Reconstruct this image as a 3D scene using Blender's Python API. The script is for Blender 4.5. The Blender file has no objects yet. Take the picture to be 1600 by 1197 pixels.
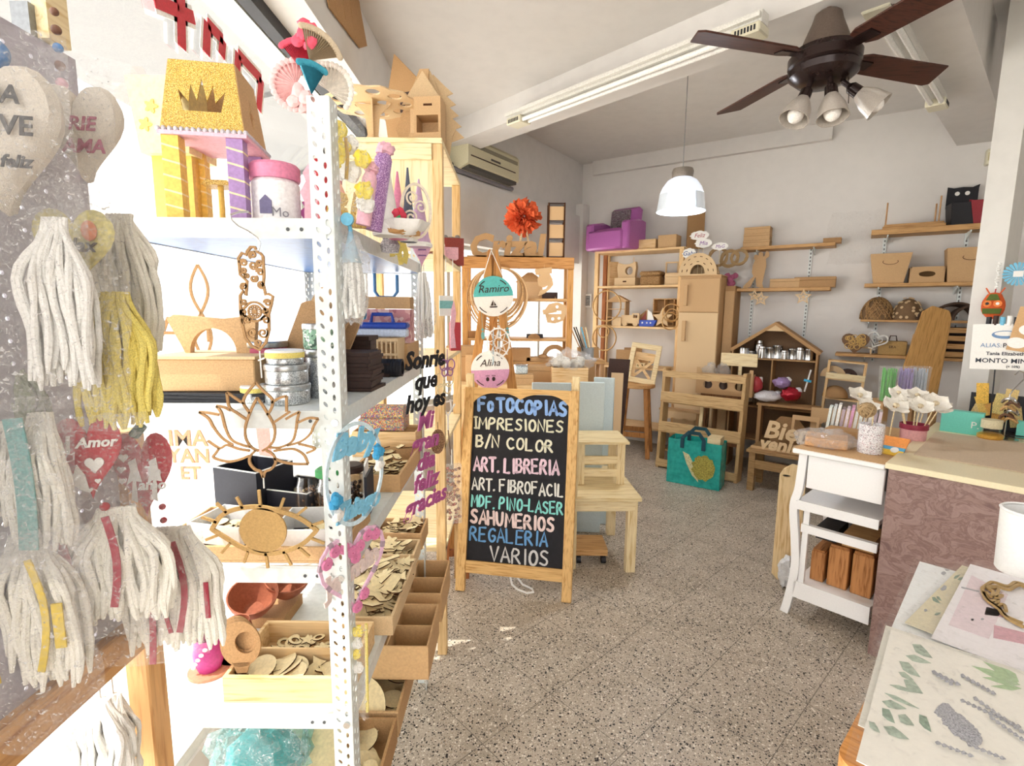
import bpy, bmesh, math, random
from math import sin, cos, tan, pi, radians as rad, atan2, sqrt, hypot
from mathutils import Matrix, Vector, geometry, noise
S = bpy.context.scene
COL = S.collection

# ------------------------------------------------------------------ camera, world, sun, exposure
FPX = 800.0; PITCH = rad(8.0); ROLL = math.asin(.0097); EYE = 1.5
_R0 = Vector((1, 0, 0)); _U0 = Vector((0, sin(PITCH), cos(PITCH))); FWD = Vector((0, cos(PITCH), -sin(PITCH)))
RGT = cos(ROLL) * _R0 + sin(ROLL) * _U0; UPV = -sin(ROLL) * _R0 + cos(ROLL) * _U0
cam = bpy.data.cameras.new('camera'); camo = bpy.data.objects.new('camera', cam); COL.objects.link(camo)
cam.sensor_width = 36.0; cam.lens = FPX / 1600 * 36; cam.clip_start = .02; cam.clip_end = 200
camo.matrix_world = Matrix.Translation((0, 0, EYE)) @ Matrix((RGT, UPV, -FWD)).transposed().to_4x4()
S.camera = camo
S.view_settings.view_transform = 'Standard'; S.view_settings.look = 'None'
S.view_settings.gamma = 1; S.view_settings.use_curve_mapping = False
S.view_settings.exposure = 0.6
W = bpy.data.worlds.new('sky'); S.world = W; W.use_nodes = True
_bg = W.node_tree.nodes['Background']; _bg.inputs[0].default_value = (1.0, .99, .975, 1); _bg.inputs[1].default_value = 2.4
def lamp(name, kind, loc, energy, color=(1, 1, 1), **k):
    l = bpy.data.lights.new(name, kind); l.energy = energy; l.color = color
    for a, b in k.items(): setattr(l, a, b)
    o = bpy.data.objects.new(name, l); o.location = loc; COL.objects.link(o); return o
sun = lamp('sun', 'SUN', (-4, 0, 8), 6.0, (1, .95, .86), angle=rad(.6))
sun.rotation_euler = Vector((.46, .22, -1)).to_track_quat('-Z', 'Y').to_euler()

# ------------------------------------------------------------------ finding places
def _ray(x, y): return RGT * ((x - 800) / FPX) - UPV * ((y - 598.5) / FPX) + FWD
def at(x, y, Y):
    d = _ray(x, y); t = Y / d.y; return Vector((d.x * t, Y, EYE + d.z * t))
def atz(x, y, z):
    d = _ray(x, y); t = (z - EYE) / d.z; return Vector((d.x * t, d.y * t, z))
def onp(x, y, P, n):
    d = _ray(x, y); t = (n[0] * P[0] + n[1] * P[1]) / (n[0] * d.x + n[1] * d.y)
    return Vector((d.x * t, d.y * t, EYE + d.z * t))
CORNER = Vector((.815, 6.35, 0)); BN = Vector((-.559, -.829, 0)); BU = Vector((.829, -.559, 0)); BRZ = rad(-34)   # back wall
AN = Vector((.829, -.559, 0)); AU = Vector((.559, .829, 0)); ARZ = rad(56)                                     # wall with the air conditioner
def bw(x, y, off=0.0): return onp(x, y, CORNER + BN * off, BN)
def aw(x, y, off=0.0): return onp(x, y, CORNER + AN * off, AN)
def px(n, Y): return n * Y / FPX      # size of n photo pixels at distance Y

# ------------------------------------------------------------------ materials
MATS = {}
def _new(name):
    m = bpy.data.materials.new(name); m.use_nodes = True; nt = m.node_tree
    return m, nt, nt.nodes['Principled BSDF']
def _lin(c):
    if isinstance(c, str):
        c = c.lstrip('#'); c = tuple(int(c[i:i + 2], 16) / 255 for i in (0, 2, 4))
    return tuple((v / 12.92 if v <= .04045 else ((v + .055) / 1.055) ** 2.4) for v in c[:3]) + (1,)
def _node(nt, t, **k):
    n = nt.nodes.new(t)
    for a, b in k.items(): setattr(n, a, b)
    return n
def _map(nt, scale, rot=(0, 0, 0)):
    tc = _node(nt, 'ShaderNodeTexCoord'); mp = _node(nt, 'ShaderNodeMapping')
    mp.inputs['Scale'].default_value = scale; mp.inputs['Rotation'].default_value = rot
    nt.links.new(tc.outputs['Object'], mp.inputs['Vector']); return mp
def _ramp(nt, stops):
    r = _node(nt, 'ShaderNodeValToRGB'); e = r.color_ramp.elements
    while len(e) < len(stops): e.new(.5)
    for i, (p, c) in enumerate(stops): e[i].position = p; e[i].color = c if len(c) == 4 else tuple(c) + (1,)
    return r
def flat(name, c, rough=.6, metal=0, spec=.4, noise_amt=.06, nscale=30, bump=0, emit=0, trans=0, alpha=1, coat=0):
    if name in MATS: return MATS[name]
    m, nt, b = _new(name); c = _lin(c)
    b.inputs['Roughness'].default_value = rough; b.inputs['Metallic'].default_value = metal
    b.inputs['Specular IOR Level'].default_value = spec
    if trans: b.inputs['Transmission Weight'].default_value = trans
    if coat: b.inputs['Coat Weight'].default_value = coat
    b.inputs['Alpha'].default_value = alpha
    mp = _map(nt, (nscale,) * 3); nz = _node(nt, 'ShaderNodeTexNoise'); nz.inputs['Detail'].default_value = 3
    nt.links.new(mp.outputs[0], nz.inputs['Vector'])
    lo = tuple(max(0, v * (1 - noise_amt * 2)) for v in c[:3]) + (1,); hi = tuple(min(1, v * (1 + noise_amt * 2)) for v in c[:3]) + (1,)
    r = _ramp(nt, [(.3, lo), (.7, hi)]); nt.links.new(nz.outputs['Fac'], r.inputs[0]); nt.links.new(r.outputs[0], b.inputs['Base Color'])
    if bump:
        bp = _node(nt, 'ShaderNodeBump'); bp.inputs['Strength'].default_value = bump; bp.inputs['Distance'].default_value = .01
        nt.links.new(nz.outputs['Fac'], bp.inputs['Height']); nt.links.new(bp.outputs[0], b.inputs['Normal'])
    if emit:
        b.inputs['Emission Color'].default_value = c; b.inputs['Emission Strength'].default_value = emit
    MATS[name] = m; return m
def wood(name, c1, c2, axis='x', scale=1.0, rough=.55, knots=True):
    if name in MATS: return MATS[name]
    m, nt, b = _new(name); c1 = _lin(c1); c2 = _lin(c2)
    long_, cross = 1.6 * scale, 22 * scale
    sc = {'x': (long_, cross, cross), 'y': (cross, long_, cross), 'z': (cross, cross, long_)}[axis]
    mp = _map(nt, sc); nz = _node(nt, 'ShaderNodeTexNoise'); nz.inputs['Detail'].default_value = 4; nz.inputs['Distortion'].default_value = .6
    nt.links.new(mp.outputs[0], nz.inputs['Vector'])
    r = _ramp(nt, [(.32, c2), (.5, c1), (.72, tuple(min(1, v * 1.12) for v in c1[:3]) + (1,))]); nt.links.new(nz.outputs['Fac'], r.inputs[0])
    out = r
    if knots:
        mp2 = _map(nt, tuple(v * .12 for v in sc)); vo = _node(nt, 'ShaderNodeTexVoronoi'); vo.inputs['Scale'].default_value = 2.2
        nt.links.new(mp2.outputs[0], vo.inputs['Vector'])
        k = _ramp(nt, [(.035, (1, 1, 1)), (.075, (0, 0, 0))]); nt.links.new(vo.outputs['Distance'], k.inputs[0])
        mx = _node(nt, 'ShaderNodeMix', data_type='RGBA'); nt.links.new(k.outputs[0], mx.inputs[0]); nt.links.new(r.outputs[0], mx.inputs[6])
        mx.inputs[7].default_value = tuple(v * .35 for v in c2[:3]) + (1,); nt.links.new(mx.outputs[2], b.inputs['Base Color'])
    else: nt.links.new(r.outputs[0], b.inputs['Base Color'])
    b.inputs['Roughness'].default_value = rough; b.inputs['Specular IOR Level'].default_value = .3
    MATS[name] = m; return m
def plastic_film(name, tint=(1, 1, 1), amount=.16, rough=.12, bump=.5, scale=22):
    """clear crinkled film: mostly see-through with glossy creases"""
    if name in MATS: return MATS[name]
    m, nt, b = _new(name); nt.nodes.remove(b)
    out = nt.nodes['Material Output']; tr = _node(nt, 'ShaderNodeBsdfTransparent'); gl = _node(nt, 'ShaderNodeBsdfGlossy'); df = _node(nt, 'ShaderNodeBsdfDiffuse')
    tr.inputs[0].default_value = tint + (1,); gl.inputs['Roughness'].default_value = rough; df.inputs[0].default_value = (.97, .97, .98, 1)
    mp = _map(nt, (scale,) * 3); nz = _node(nt, 'ShaderNodeTexNoise'); nz.inputs['Detail'].default_value = 5; nz.inputs['Distortion'].default_value = 1.5
    nt.links.new(mp.outputs[0], nz.inputs['Vector'])
    bp = _node(nt, 'ShaderNodeBump'); bp.inputs['Strength'].default_value = bump; bp.inputs['Distance'].default_value = .03
    nt.links.new(nz.outputs['Fac'], bp.inputs['Height']); nt.links.new(bp.outputs[0], gl.inputs['Normal'])
    m1 = _node(nt, 'ShaderNodeMixShader'); m1.inputs[0].default_value = .35; nt.links.new(gl.outputs[0], m1.inputs[1]); nt.links.new(df.outputs[0], m1.inputs[2])
    r = _ramp(nt, [(.45, (amount * .5,) * 3), (.62, (amount * 1.2,) * 3), (.7, (min(1, amount * 3.5),) * 3)]); nt.links.new(nz.outputs['Fac'], r.inputs[0])
    m2 = _node(nt, 'ShaderNodeMixShader'); nt.links.new(r.outputs[0], m2.inputs[0]); nt.links.new(tr.outputs[0], m2.inputs[1]); nt.links.new(m1.outputs[0], m2.inputs[2])
    nt.links.new(m2.outputs[0], out.inputs[0]); MATS[name] = m; return m
def glassy(name, tint=(1, 1, 1), amount=.08, rough=.03):
    if name in MATS: return MATS[name]
    m, nt, b = _new(name); nt.nodes.remove(b); out = nt.nodes['Material Output']
    tr = _node(nt, 'ShaderNodeBsdfTransparent'); gl = _node(nt, 'ShaderNodeBsdfGlossy'); fr = _node(nt, 'ShaderNodeLayerWeight'); fr.inputs[0].default_value = .25
    tr.inputs[0].default_value = tint + (1,); gl.inputs['Roughness'].default_value = rough
    mt = _node(nt, 'ShaderNodeMath', operation='MULTIPLY_ADD'); nt.links.new(fr.outputs['Fresnel'], mt.inputs[0]); mt.inputs[1].default_value = .35; mt.inputs[2].default_value = amount
    m2 = _node(nt, 'ShaderNodeMixShader'); nt.links.new(mt.outputs[0], m2.inputs[0]); nt.links.new(tr.outputs[0], m2.inputs[1]); nt.links.new(gl.outputs[0], m2.inputs[2])
    nt.links.new(m2.outputs[0], out.inputs[0]); MATS[name] = m; return m
def speckled(name, base, specks, scale=120, thr=.5, rough=.5, metal=0):
    """base colour with coloured flecks (glitter, printed paper, cork)"""
    if name in MATS: return MATS[name]
    m, nt, b = _new(name)
    mp = _map(nt, (scale,) * 3); vo = _node(nt, 'ShaderNodeTexVoronoi'); nt.links.new(mp.outputs[0], vo.inputs['Vector'])
    sep = _node(nt, 'ShaderNodeSeparateColor'); nt.links.new(vo.outputs['Color'], sep.inputs[0])
    st = [(0, _lin(base)), (thr, _lin(base))]; n = len(specks)
    for i, c in enumerate(specks): st.append((thr + .001 + (1 - thr) * i / n, _lin(c)))
    r = _ramp(nt, st); r.color_ramp.interpolation = 'CONSTANT'; nt.links.new(sep.outputs[0], r.inputs[0]); nt.links.new(r.outputs[0], b.inputs['Base Color'])
    b.inputs['Roughness'].default_value = rough; b.inputs['Metallic'].default_value = metal
    MATS[name] = m; return m
def wall_mat(name, c, stain=.0, bump=.15):
    if name in MATS: return MATS[name]
    m, nt, b = _new(name); mp = _map(nt, (2.2,) * 3); nz = _node(nt, 'ShaderNodeTexNoise'); nz.inputs['Detail'].default_value = 6
    nt.links.new(mp.outputs[0], nz.inputs['Vector']); c = _lin(c)
    r = _ramp(nt, [(.28, tuple(v * (1 - stain) for v in c[:3])), (.6, c)]); nt.links.new(nz.outputs['Fac'], r.inputs[0]); nt.links.new(r.outputs[0], b.inputs['Base Color'])
    mp2 = _map(nt, (90,) * 3); n2 = _node(nt, 'ShaderNodeTexNoise'); nt.links.new(mp2.outputs[0], n2.inputs['Vector'])
    bp = _node(nt, 'ShaderNodeBump'); bp.inputs['Strength'].default_value = bump; bp.inputs['Distance'].default_value = .004
    nt.links.new(n2.outputs['Fac'], bp.inputs['Height']); nt.links.new(bp.outputs[0], b.inputs['Normal'])
    b.inputs['Roughness'].default_value = .85; b.inputs['Specular IOR Level'].default_value = .2; MATS[name] = m; return m

PINE = wood('pine', '#e6c594', '#d2a56c'); PINEX = PINE
PINEZ = wood('pine_upright', '#e4c08c', '#cfa068', 'z'); PINEY = wood('pine_deep', '#e5c290', '#d0a36c', 'y')
PALE = wood('pale_pine', '#ecd9ae', '#d9bc86'); PALEZ = wood('pale_pine_upright', '#ead6aa', '#d4b67e', 'z')
OLDP = wood('old_pine', '#c79c68', '#a67a48'); OLDZ = wood('old_pine_upright', '#c3976a', '#9f7348', 'z')
RED_W = wood('stained_wood', '#a8683c', '#7c4524', 'z')
MDF = flat('mdf', '#c9a57a', .75, noise_amt=.07, nscale=60, spec=.2); MDFD = flat('mdf_brown', '#b08a60', .75, noise_amt=.08, nscale=60, spec=.2)
MDFL = flat('mdf_light', '#dabd94', .75, noise_amt=.05, nscale=60, spec=.2); PLY = flat('plywood_pale', '#e6d3a8', .7, noise_amt=.05, nscale=25, spec=.2)
BURNT = flat('laser_burnt_edge', '#4a2d1a', .8, spec=.15); KRAFT = flat('kraft_card', '#c9a274', .8, noise_amt=.04)
WHITE = flat('white_paint', '#eeeeec', .45, noise_amt=.015); WMETAL = flat('white_enamel', '#dfe4e2', .35, noise_amt=.03, nscale=14)
BLACK = flat('black_paint', '#1c1c22', .5, noise_amt=.1); DKBROWN = flat('dark_brown_mdf', '#39241d', .6, noise_amt=.12)
STEEL = flat('steel', '#c9c9c9', .22, metal=1, noise_amt=.04); GREYMET = flat('grey_metal', '#8e9092', .4, metal=.7)
CREAM = flat('cream_plastic', '#d8d2ba', .4, noise_amt=.02); PAPER = flat('white_paper', '#f0eee9', .8, noise_amt=.02)
COTTON = flat('cream_cotton', '#f7f1e6', .95, noise_amt=.06, nscale=120, bump=.35, spec=.1); COTTW = flat('white_cotton', '#faf7f1', .95, noise_amt=.05, nscale=120, bump=.35, spec=.1)
YELLOW = flat('yellow_yarn', '#ecd97a', .9, noise_amt=.1, nscale=120, bump=.4); REDF = flat('red_felt', '#b8343f', .8, noise_amt=.08, nscale=60)
TEAL = flat('teal_card', '#67c9b5', .6); TEALR = flat('teal_ribbon', '#6fa6a4', .8, noise_amt=.15, nscale=80)
PINK = flat('pink_plastic', '#e38bab', .45); PINKL = flat('light_pink', '#edb9c8', .6); MAG = flat('magenta_paint', '#b24f93', .55); LILAC = flat('lilac', '#b9a3cf', .6)
PURP = flat('purple_vinyl', '#b266aa', .35, noise_amt=.06); BLUE = flat('blue_plastic', '#2a49a8', .4); SKYB = flat('sky_blue', '#6fb7d6', .5); CYAN = flat('cyan_plastic', '#2fa9d2', .4)
GREEN = flat('green_plastic', '#3f9a58', .5); REDP = flat('red_plastic', '#bf2b36', .4); ORANGE = flat('orange_paper', '#ea6e40', .8, noise_amt=.1); GOLD = flat('gold_wire', '#c9a24a', .3, metal=.8)
GLIT = speckled('gold_glitter', '#d9b14a', ['#a9791f', '#f3e08e', '#8c6a22'], 260, .4, .4); TERRA = flat('terracotta', '#9c5a40', .7, noise_amt=.08)
FILM = plastic_film('clear_film', amount=.24, rough=.08, bump=1.0, scale=26); FILMT = plastic_film('clear_film_thick', amount=.34, bump=.9); GLASS = glassy('clear_glass', amount=.03); PANE = glassy('window_glass', amount=.02)

# ------------------------------------------------------------------ geometry
I4 = Matrix.Identity(4)
def T(x=0, y=0, z=0, rx=0, ry=0, rz=0, s=1):
    m = Matrix.Translation((x, y, z)) @ Matrix.Rotation(rz, 4, 'Z') @ Matrix.Rotation(ry, 4, 'Y') @ Matrix.Rotation(rx, 4, 'X')
    return m @ Matrix.Scale(s, 4) if s != 1 else m
class G:
    def __init__(s, M=None): s.v = []; s.f = []; s.mi = []; s.M = M or I4
    def add(s, vs, fs, m=0, M=None):
        A = s.M @ M if M is not None else s.M; o = len(s.v)
        s.v += [A @ Vector(p) for p in vs]
        for k, f in enumerate(fs): s.f.append(tuple(i + o for i in f)); s.mi.append(m[k] if isinstance(m, list) else m)
        return s
    def box(s, x0, x1, y0, y1, z0, z1, m=0, M=None):
        vs = [(x, y, z) for z in (z0, z1) for y in (y0, y1) for x in (x0, x1)]
        return s.add(vs, [(0, 2, 3, 1), (4, 5, 7, 6), (0, 1, 5, 4), (2, 6, 7, 3), (0, 4, 6, 2), (1, 3, 7, 5)], m, M)
    def cb(s, cx, cy, cz, sx, sy, sz, m=0, rx=0, ry=0, rz=0):
        return s.box(-sx / 2, sx / 2, -sy / 2, sy / 2, -sz / 2, sz / 2, m, T(cx, cy, cz, rx, ry, rz))
    def bar(s, a, b, w, d=None, m=0, up=(0, 0, 1)):
        a = Vector(a); b = Vector(b); z = (b - a); L = z.length; z.normalize(); u = Vector(up)
        if abs(z.dot(u)) > .99: u = Vector((0, 1, 0))
        x = u.cross(z).normalized(); y = z.cross(x); d = d or w
        M = Matrix((x, y, z)).transposed().to_4x4(); M.translation = a
        return s.box(-w / 2, w / 2, -d / 2, d / 2, 0, L, m, M)
    def lathe(s, prof, n=24, M=None, m=0, a0=0, a1=2 * pi, wob=0):
        full = abs(a1 - a0 - 2 * pi) < 1e-6; k = n if full else n + 1; vs = []
        for r, z in prof:
            for i in range(k):
                a = a0 + (a1 - a0) * i / n; rr = r * (1 + wob * sin(a * 6)); vs.append((rr * cos(a), rr * sin(a), z))
        fs = []; mm = []
        for j in range(len(prof) - 1):
            for i in range(n):
                i2 = (i + 1) % k if full else i + 1
                fs.append((j * k + i, j * k + i2, (j + 1) * k + i2, (j + 1) * k + i)); mm.append(m[j] if isinstance(m, list) else m)
        return s.add(vs, fs, mm, M)
    def cyl(s, r, h, n=20, M=None, m=0): return s.lathe([(0, 0), (r, 0), (r, h), (0, h)], n, M, m)
    def tube(s, pts, r, n=6, m=0, closed=False, M=None, flat=None):
        pts = [Vector(p) for p in pts]; N = len(pts); vs = []; up = None
        for i, p in enumerate(pts):
            a = pts[(i - 1) % N] if (closed or i) else p; b = pts[(i + 1) % N] if (closed or i < N - 1) else p
            t = (b - a).normalized() if (b - a).length > 1e-9 else Vector((0, 0, 1))
            if up is None:
                up = Vector((0, 1, 0)) if abs(t.y) < .9 else Vector((1, 0, 0))
            if flat is not None: up = Vector(flat)
            u = up - t * up.dot(t); u = u.normalized() if u.length > 1e-6 else Vector((1, 0, 0)); w = t.cross(u)
            if flat is None: up = u
            rr = r[i] if isinstance(r, list) else r
            ra, rb = (rr, rr) if not isinstance(rr, tuple) else rr
            for k in range(n):
                an = 2 * pi * (k + .5 * (n == 4)) / n; q = 1.414 if n == 4 else 1
                vs.append(p + u * (ra * q * cos(an)) + w * (rb * q * sin(an)))
        fs = [(i * n + k, i * n + (k + 1) % n, ((i + 1) % N) * n + (k + 1) % n, ((i + 1) % N) * n + k) for i in range(N if closed else N - 1) for k in range(n)]
        if not closed: fs += [tuple(range(n))[::-1], tuple((N - 1) * n + k for k in range(n))]
        return s.add(vs, fs, m, M)
    def strip(s, pts2, w, t, closed=False, m=0, M=None):
        """flat ribbon of width w lying in the local xz plane, thickness t in y; pts2 = [(x,z)]"""
        N = len(pts2); P = [Vector((p[0], p[1])) for p in pts2]; L = []; R = []
        for i, p in enumerate(P):
            a = P[(i - 1) % N] if (closed or i) else p; b = P[(i + 1) % N] if (closed or i < N - 1) else p
            d = (b - a); d = d.normalized() if d.length > 1e-9 else Vector((1, 0)); nn = Vector((-d.y, d.x)); h = (w[i] if isinstance(w, list) else w) / 2
            L.append(p + nn * h); R.append(p - nn * h)
        vs = [];
        for i in range(N):
            for q, y in ((L[i], -t / 2), (R[i], -t / 2), (R[i], t / 2), (L[i], t / 2)): vs.append((q.x, y, q.y))
        fs = []
        for i in range(N if closed else N - 1):
            j = (i + 1) % N
            for k in range(4): fs.append((i * 4 + k, j * 4 + k, j * 4 + (k + 1) % 4, i * 4 + (k + 1) % 4))
        if not closed: fs += [(0, 1, 2, 3), tuple((N - 1) * 4 + k for k in (3, 2, 1, 0))]
        return s.add(vs, fs, m, M)
    def prism(s, loops, t, M=None, m=0, me=None):
        """outline (and holes) in local xz extruded t in y, centred"""
        if loops and not isinstance(loops[0][0], (tuple, list, Vector)): loops = [loops]
        me = m if me is None else me
        tri = geometry.tessellate_polygon([[Vector((p[0], p[1], 0)) for p in l] for l in loops])
        flatp = [p for l in loops for p in l]; n = len(flatp)
        vs = [(p[0], -t / 2, p[1]) for p in flatp] + [(p[0], t / 2, p[1]) for p in flatp]
        fs = []; mm = []
        for a, b, c in tri:
            pa, pb, pc = flatp[a], flatp[b], flatp[c]
            if (pb[0] - pa[0]) * (pc[1] - pa[1]) - (pb[1] - pa[1]) * (pc[0] - pa[0]) < 0: b, c = c, b
            fs += [(a, b, c), (a + n, c + n, b + n)]; mm += [m, m]
        o = 0
        for l in loops:
            k = len(l); area = sum(l[i][0] * l[(i + 1) % k][1] - l[(i + 1) % k][0] * l[i][1] for i in range(k))
            hole = l is not loops[0]; flip = (area < 0) != hole
            for i in range(k):
                a, b = o + i, o + (i + 1) % k; fs.append((a, a + n, b + n, b) if not flip else (b, b + n, a + n, a)); mm.append(me)
            o += k
        return s.add(vs, fs, mm, M)
    def text(s, txt, size, t=.002, M=None, m=0, shear=0, align='CENTER', space=1, offset=0):
        c = bpy.data.curves.new('t', 'FONT'); c.body = txt; c.size = size; c.extrude = t / 2; c.shear = shear; c.align_x = align; c.space_character = space; c.offset = offset
        c.resolution_u = 2
        o = bpy.data.objects.new('t', c); me = bpy.data.meshes.new_from_object(o)
        vs = [(v.co.x, -v.co.z, v.co.y) for v in me.vertices]; fs = [tuple(p.vertices) for p in me.polygons]
        s.add(vs, fs, m, M); bpy.data.objects.remove(o); bpy.data.curves.remove(c); bpy.data.meshes.remove(me); return s
    def sheet(s, fn, nu, nv, m=0, M=None):
        vs = [fn(i / nu, j / nv) for j in range(nv + 1) for i in range(nu + 1)]; k = nu + 1
        return s.add(vs, [(j * k + i, j * k + i + 1, (j + 1) * k + i + 1, (j + 1) * k + i) for j in range(nv) for i in range(nu)], m, M)
    def blob(s, c, r, amp=.1, freq=3, seed=0, nu=16, nv=10, m=0, M=None, sq=0):
        r = (r, r, r) if not isinstance(r, (tuple, list)) else r; off = Vector((seed * 7.3, seed * 3.1, seed * 1.7)); vs = []
        for j in range(nv + 1):
            ph = pi * j / nv
            for i in range(nu):
                th = 2 * pi * i / nu; d = Vector((sin(ph) * cos(th), sin(ph) * sin(th), cos(ph)))
                if sq: d = Vector(tuple(math.copysign(abs(q) ** (1 - sq), q) for q in d))
                k = 1 + amp * noise.noise(d * freq + off)
                vs.append((c[0] + d.x * r[0] * k, c[1] + d.y * r[1] * k, c[2] + d.z * r[2] * k))
        return s.add(vs, [(j * nu + i, (j + 1) * nu + i, (j + 1) * nu + (i + 1) % nu, j * nu + (i + 1) % nu) for j in range(nv) for i in range(nu)], m, M)
    def obj(s, name, mats, parent=None, loc=None, rz=0, smooth=True, bev=0):
        me = bpy.data.meshes.new(name); me.from_pydata([tuple(v) for v in s.v], [], s.f)
        mats = mats if isinstance(mats, (list, tuple)) else [mats]
        for m in mats: me.materials.append(m)
        if len(mats) > 1: me.polygons.foreach_set('material_index', s.mi)
        if smooth:
            me.polygons.foreach_set('use_smooth', [True] * len(me.polygons)); me.set_sharp_from_angle(angle=rad(34))
        me.update(); o = bpy.data.objects.new(name, me); COL.objects.link(o)
        if parent: o.parent = parent
        if loc is not None: o.location = loc
        if rz: o.rotation_euler.z = rz
        if bev:
            b = o.modifiers.new('edge', 'BEVEL'); b.width = bev; b.segments = 1; b.limit_method = 'ANGLE'; b.angle_limit = rad(50)
        return o
def tag(o, label, cat, group=None, kind=None):
    o['label'] = label; o['category'] = cat
    if group: o['group'] = group
    if kind: o['kind'] = kind
    return o
def thing(name, label, cat, loc=(0, 0, 0), rz=0, group=None, rx=0, ry=0):
    o = bpy.data.objects.new(name, None); COL.objects.link(o); o.location = loc; o.rotation_euler = (rx, ry, rz); o.empty_display_size = .05
    return tag(o, label, cat, group)
def one(name, label, cat, g, mats, loc=(0, 0, 0), rz=0, group=None, rx=0, ry=0, **k):
    o = g.obj(name, mats, None, loc, 0, **k); o.rotation_euler = (rx, ry, rz); return tag(o, label, cat, group)
def struct(name, g, mats, loc=(0, 0, 0), rz=0, parent=None, **k):
    o = g.obj(name, mats, parent, loc, rz, **k); o['kind'] = 'structure'; return o
def kids(o): return [c for c in bpy.data.objects if c.parent is o]
def dup(o, loc=None, rot=None, label=None, parent=None, scale=None):
    c = o.copy(); COL.objects.link(c); c.parent = parent
    if loc is not None: c.location = loc
    if rot is not None: c.rotation_euler = rot
    if scale is not None: c.scale = (scale,) * 3 if not isinstance(scale, tuple) else scale
    if label: c['label'] = label
    for k in kids(o): dup(k, parent=c)
    return c
def circ(r, n=24, cx=0, cz=0, a0=0, sx=1, sz=1): return [(cx + sx * r * cos(a0 + 2 * pi * i / n), cz + sz * r * sin(a0 + 2 * pi * i / n)) for i in range(n)]
def rect(x0, x1, z0, z1): return [(x0, z0), (x1, z0), (x1, z1), (x0, z1)]
def heart(w, h, n=28):
    p = []
    for i in range(n):
        t = 2 * pi * i / n; p.append((w / 2 * sin(t) ** 3, h / 2 * (13 * cos(t) - 5 * cos(2 * t) - 2 * cos(3 * t) - cos(4 * t) + 2.5) / 14.5))
    return p[::-1]
def star(R, r, n=5): return [((R if i % 2 == 0 else r) * sin(pi * i / n), (R if i % 2 == 0 else r) * cos(pi * i / n)) for i in range(2 * n)][::-1]
def spiral(r0, r1, turns, cx=0, cz=0, a0=0, n=26): return [(cx + (r0 + (r1 - r0) * i / n) * cos(a0 + turns * 2 * pi * i / n), cz + (r0 + (r1 - r0) * i / n) * sin(a0 + turns * 2 * pi * i / n)) for i in range(n + 1)]
def bez(p0, p1, p2, p3, n=10):
    return [tuple((1 - t) ** 3 * a + 3 * (1 - t) ** 2 * t * b + 3 * (1 - t) * t * t * c + t ** 3 * d for a, b, c, d in zip(p0, p1, p2, p3)) for t in [i / n for i in range(n + 1)]]
def open_box(g, w, d, h, t=.006, divx=(), divy=(), m=0, hd=None, M=None):
    """tray: origin bottom centre"""
    hd = hd or h * .95
    g.box(-w / 2, w / 2, -d / 2, d / 2, 0, t, m, M)
    g.box(-w / 2, w / 2, -d / 2, -d / 2 + t, t, h, m, M); g.box(-w / 2, w / 2, d / 2 - t, d / 2, t, h, m, M)
    g.box(-w / 2, -w / 2 + t, -d / 2 + t, d / 2 - t, t, h, m, M); g.box(w / 2 - t, w / 2, -d / 2 + t, d / 2 - t, t, h, m, M)
    for x in divx: g.box(x - t / 2, x + t / 2, -d / 2 + t, d / 2 - t, t, hd, m, M)
    for y in divy: g.box(-w / 2 + t, w / 2 - t, y - t / 2, y + t / 2, t, hd, m, M)
    return g
def jar_prof(r, h, t=.003): return [(0, 0), (r * .92, 0), (r, h * .06), (r, h * .8), (r * .86, h * .92), (r * .86, h), (r * .86 - t, h), (r * .86 - t, h * .91), (r - t, h * .79), (r - t, h * .07), (0, h * .05)]
random.seed(11); RND = random.Random(5)
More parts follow.
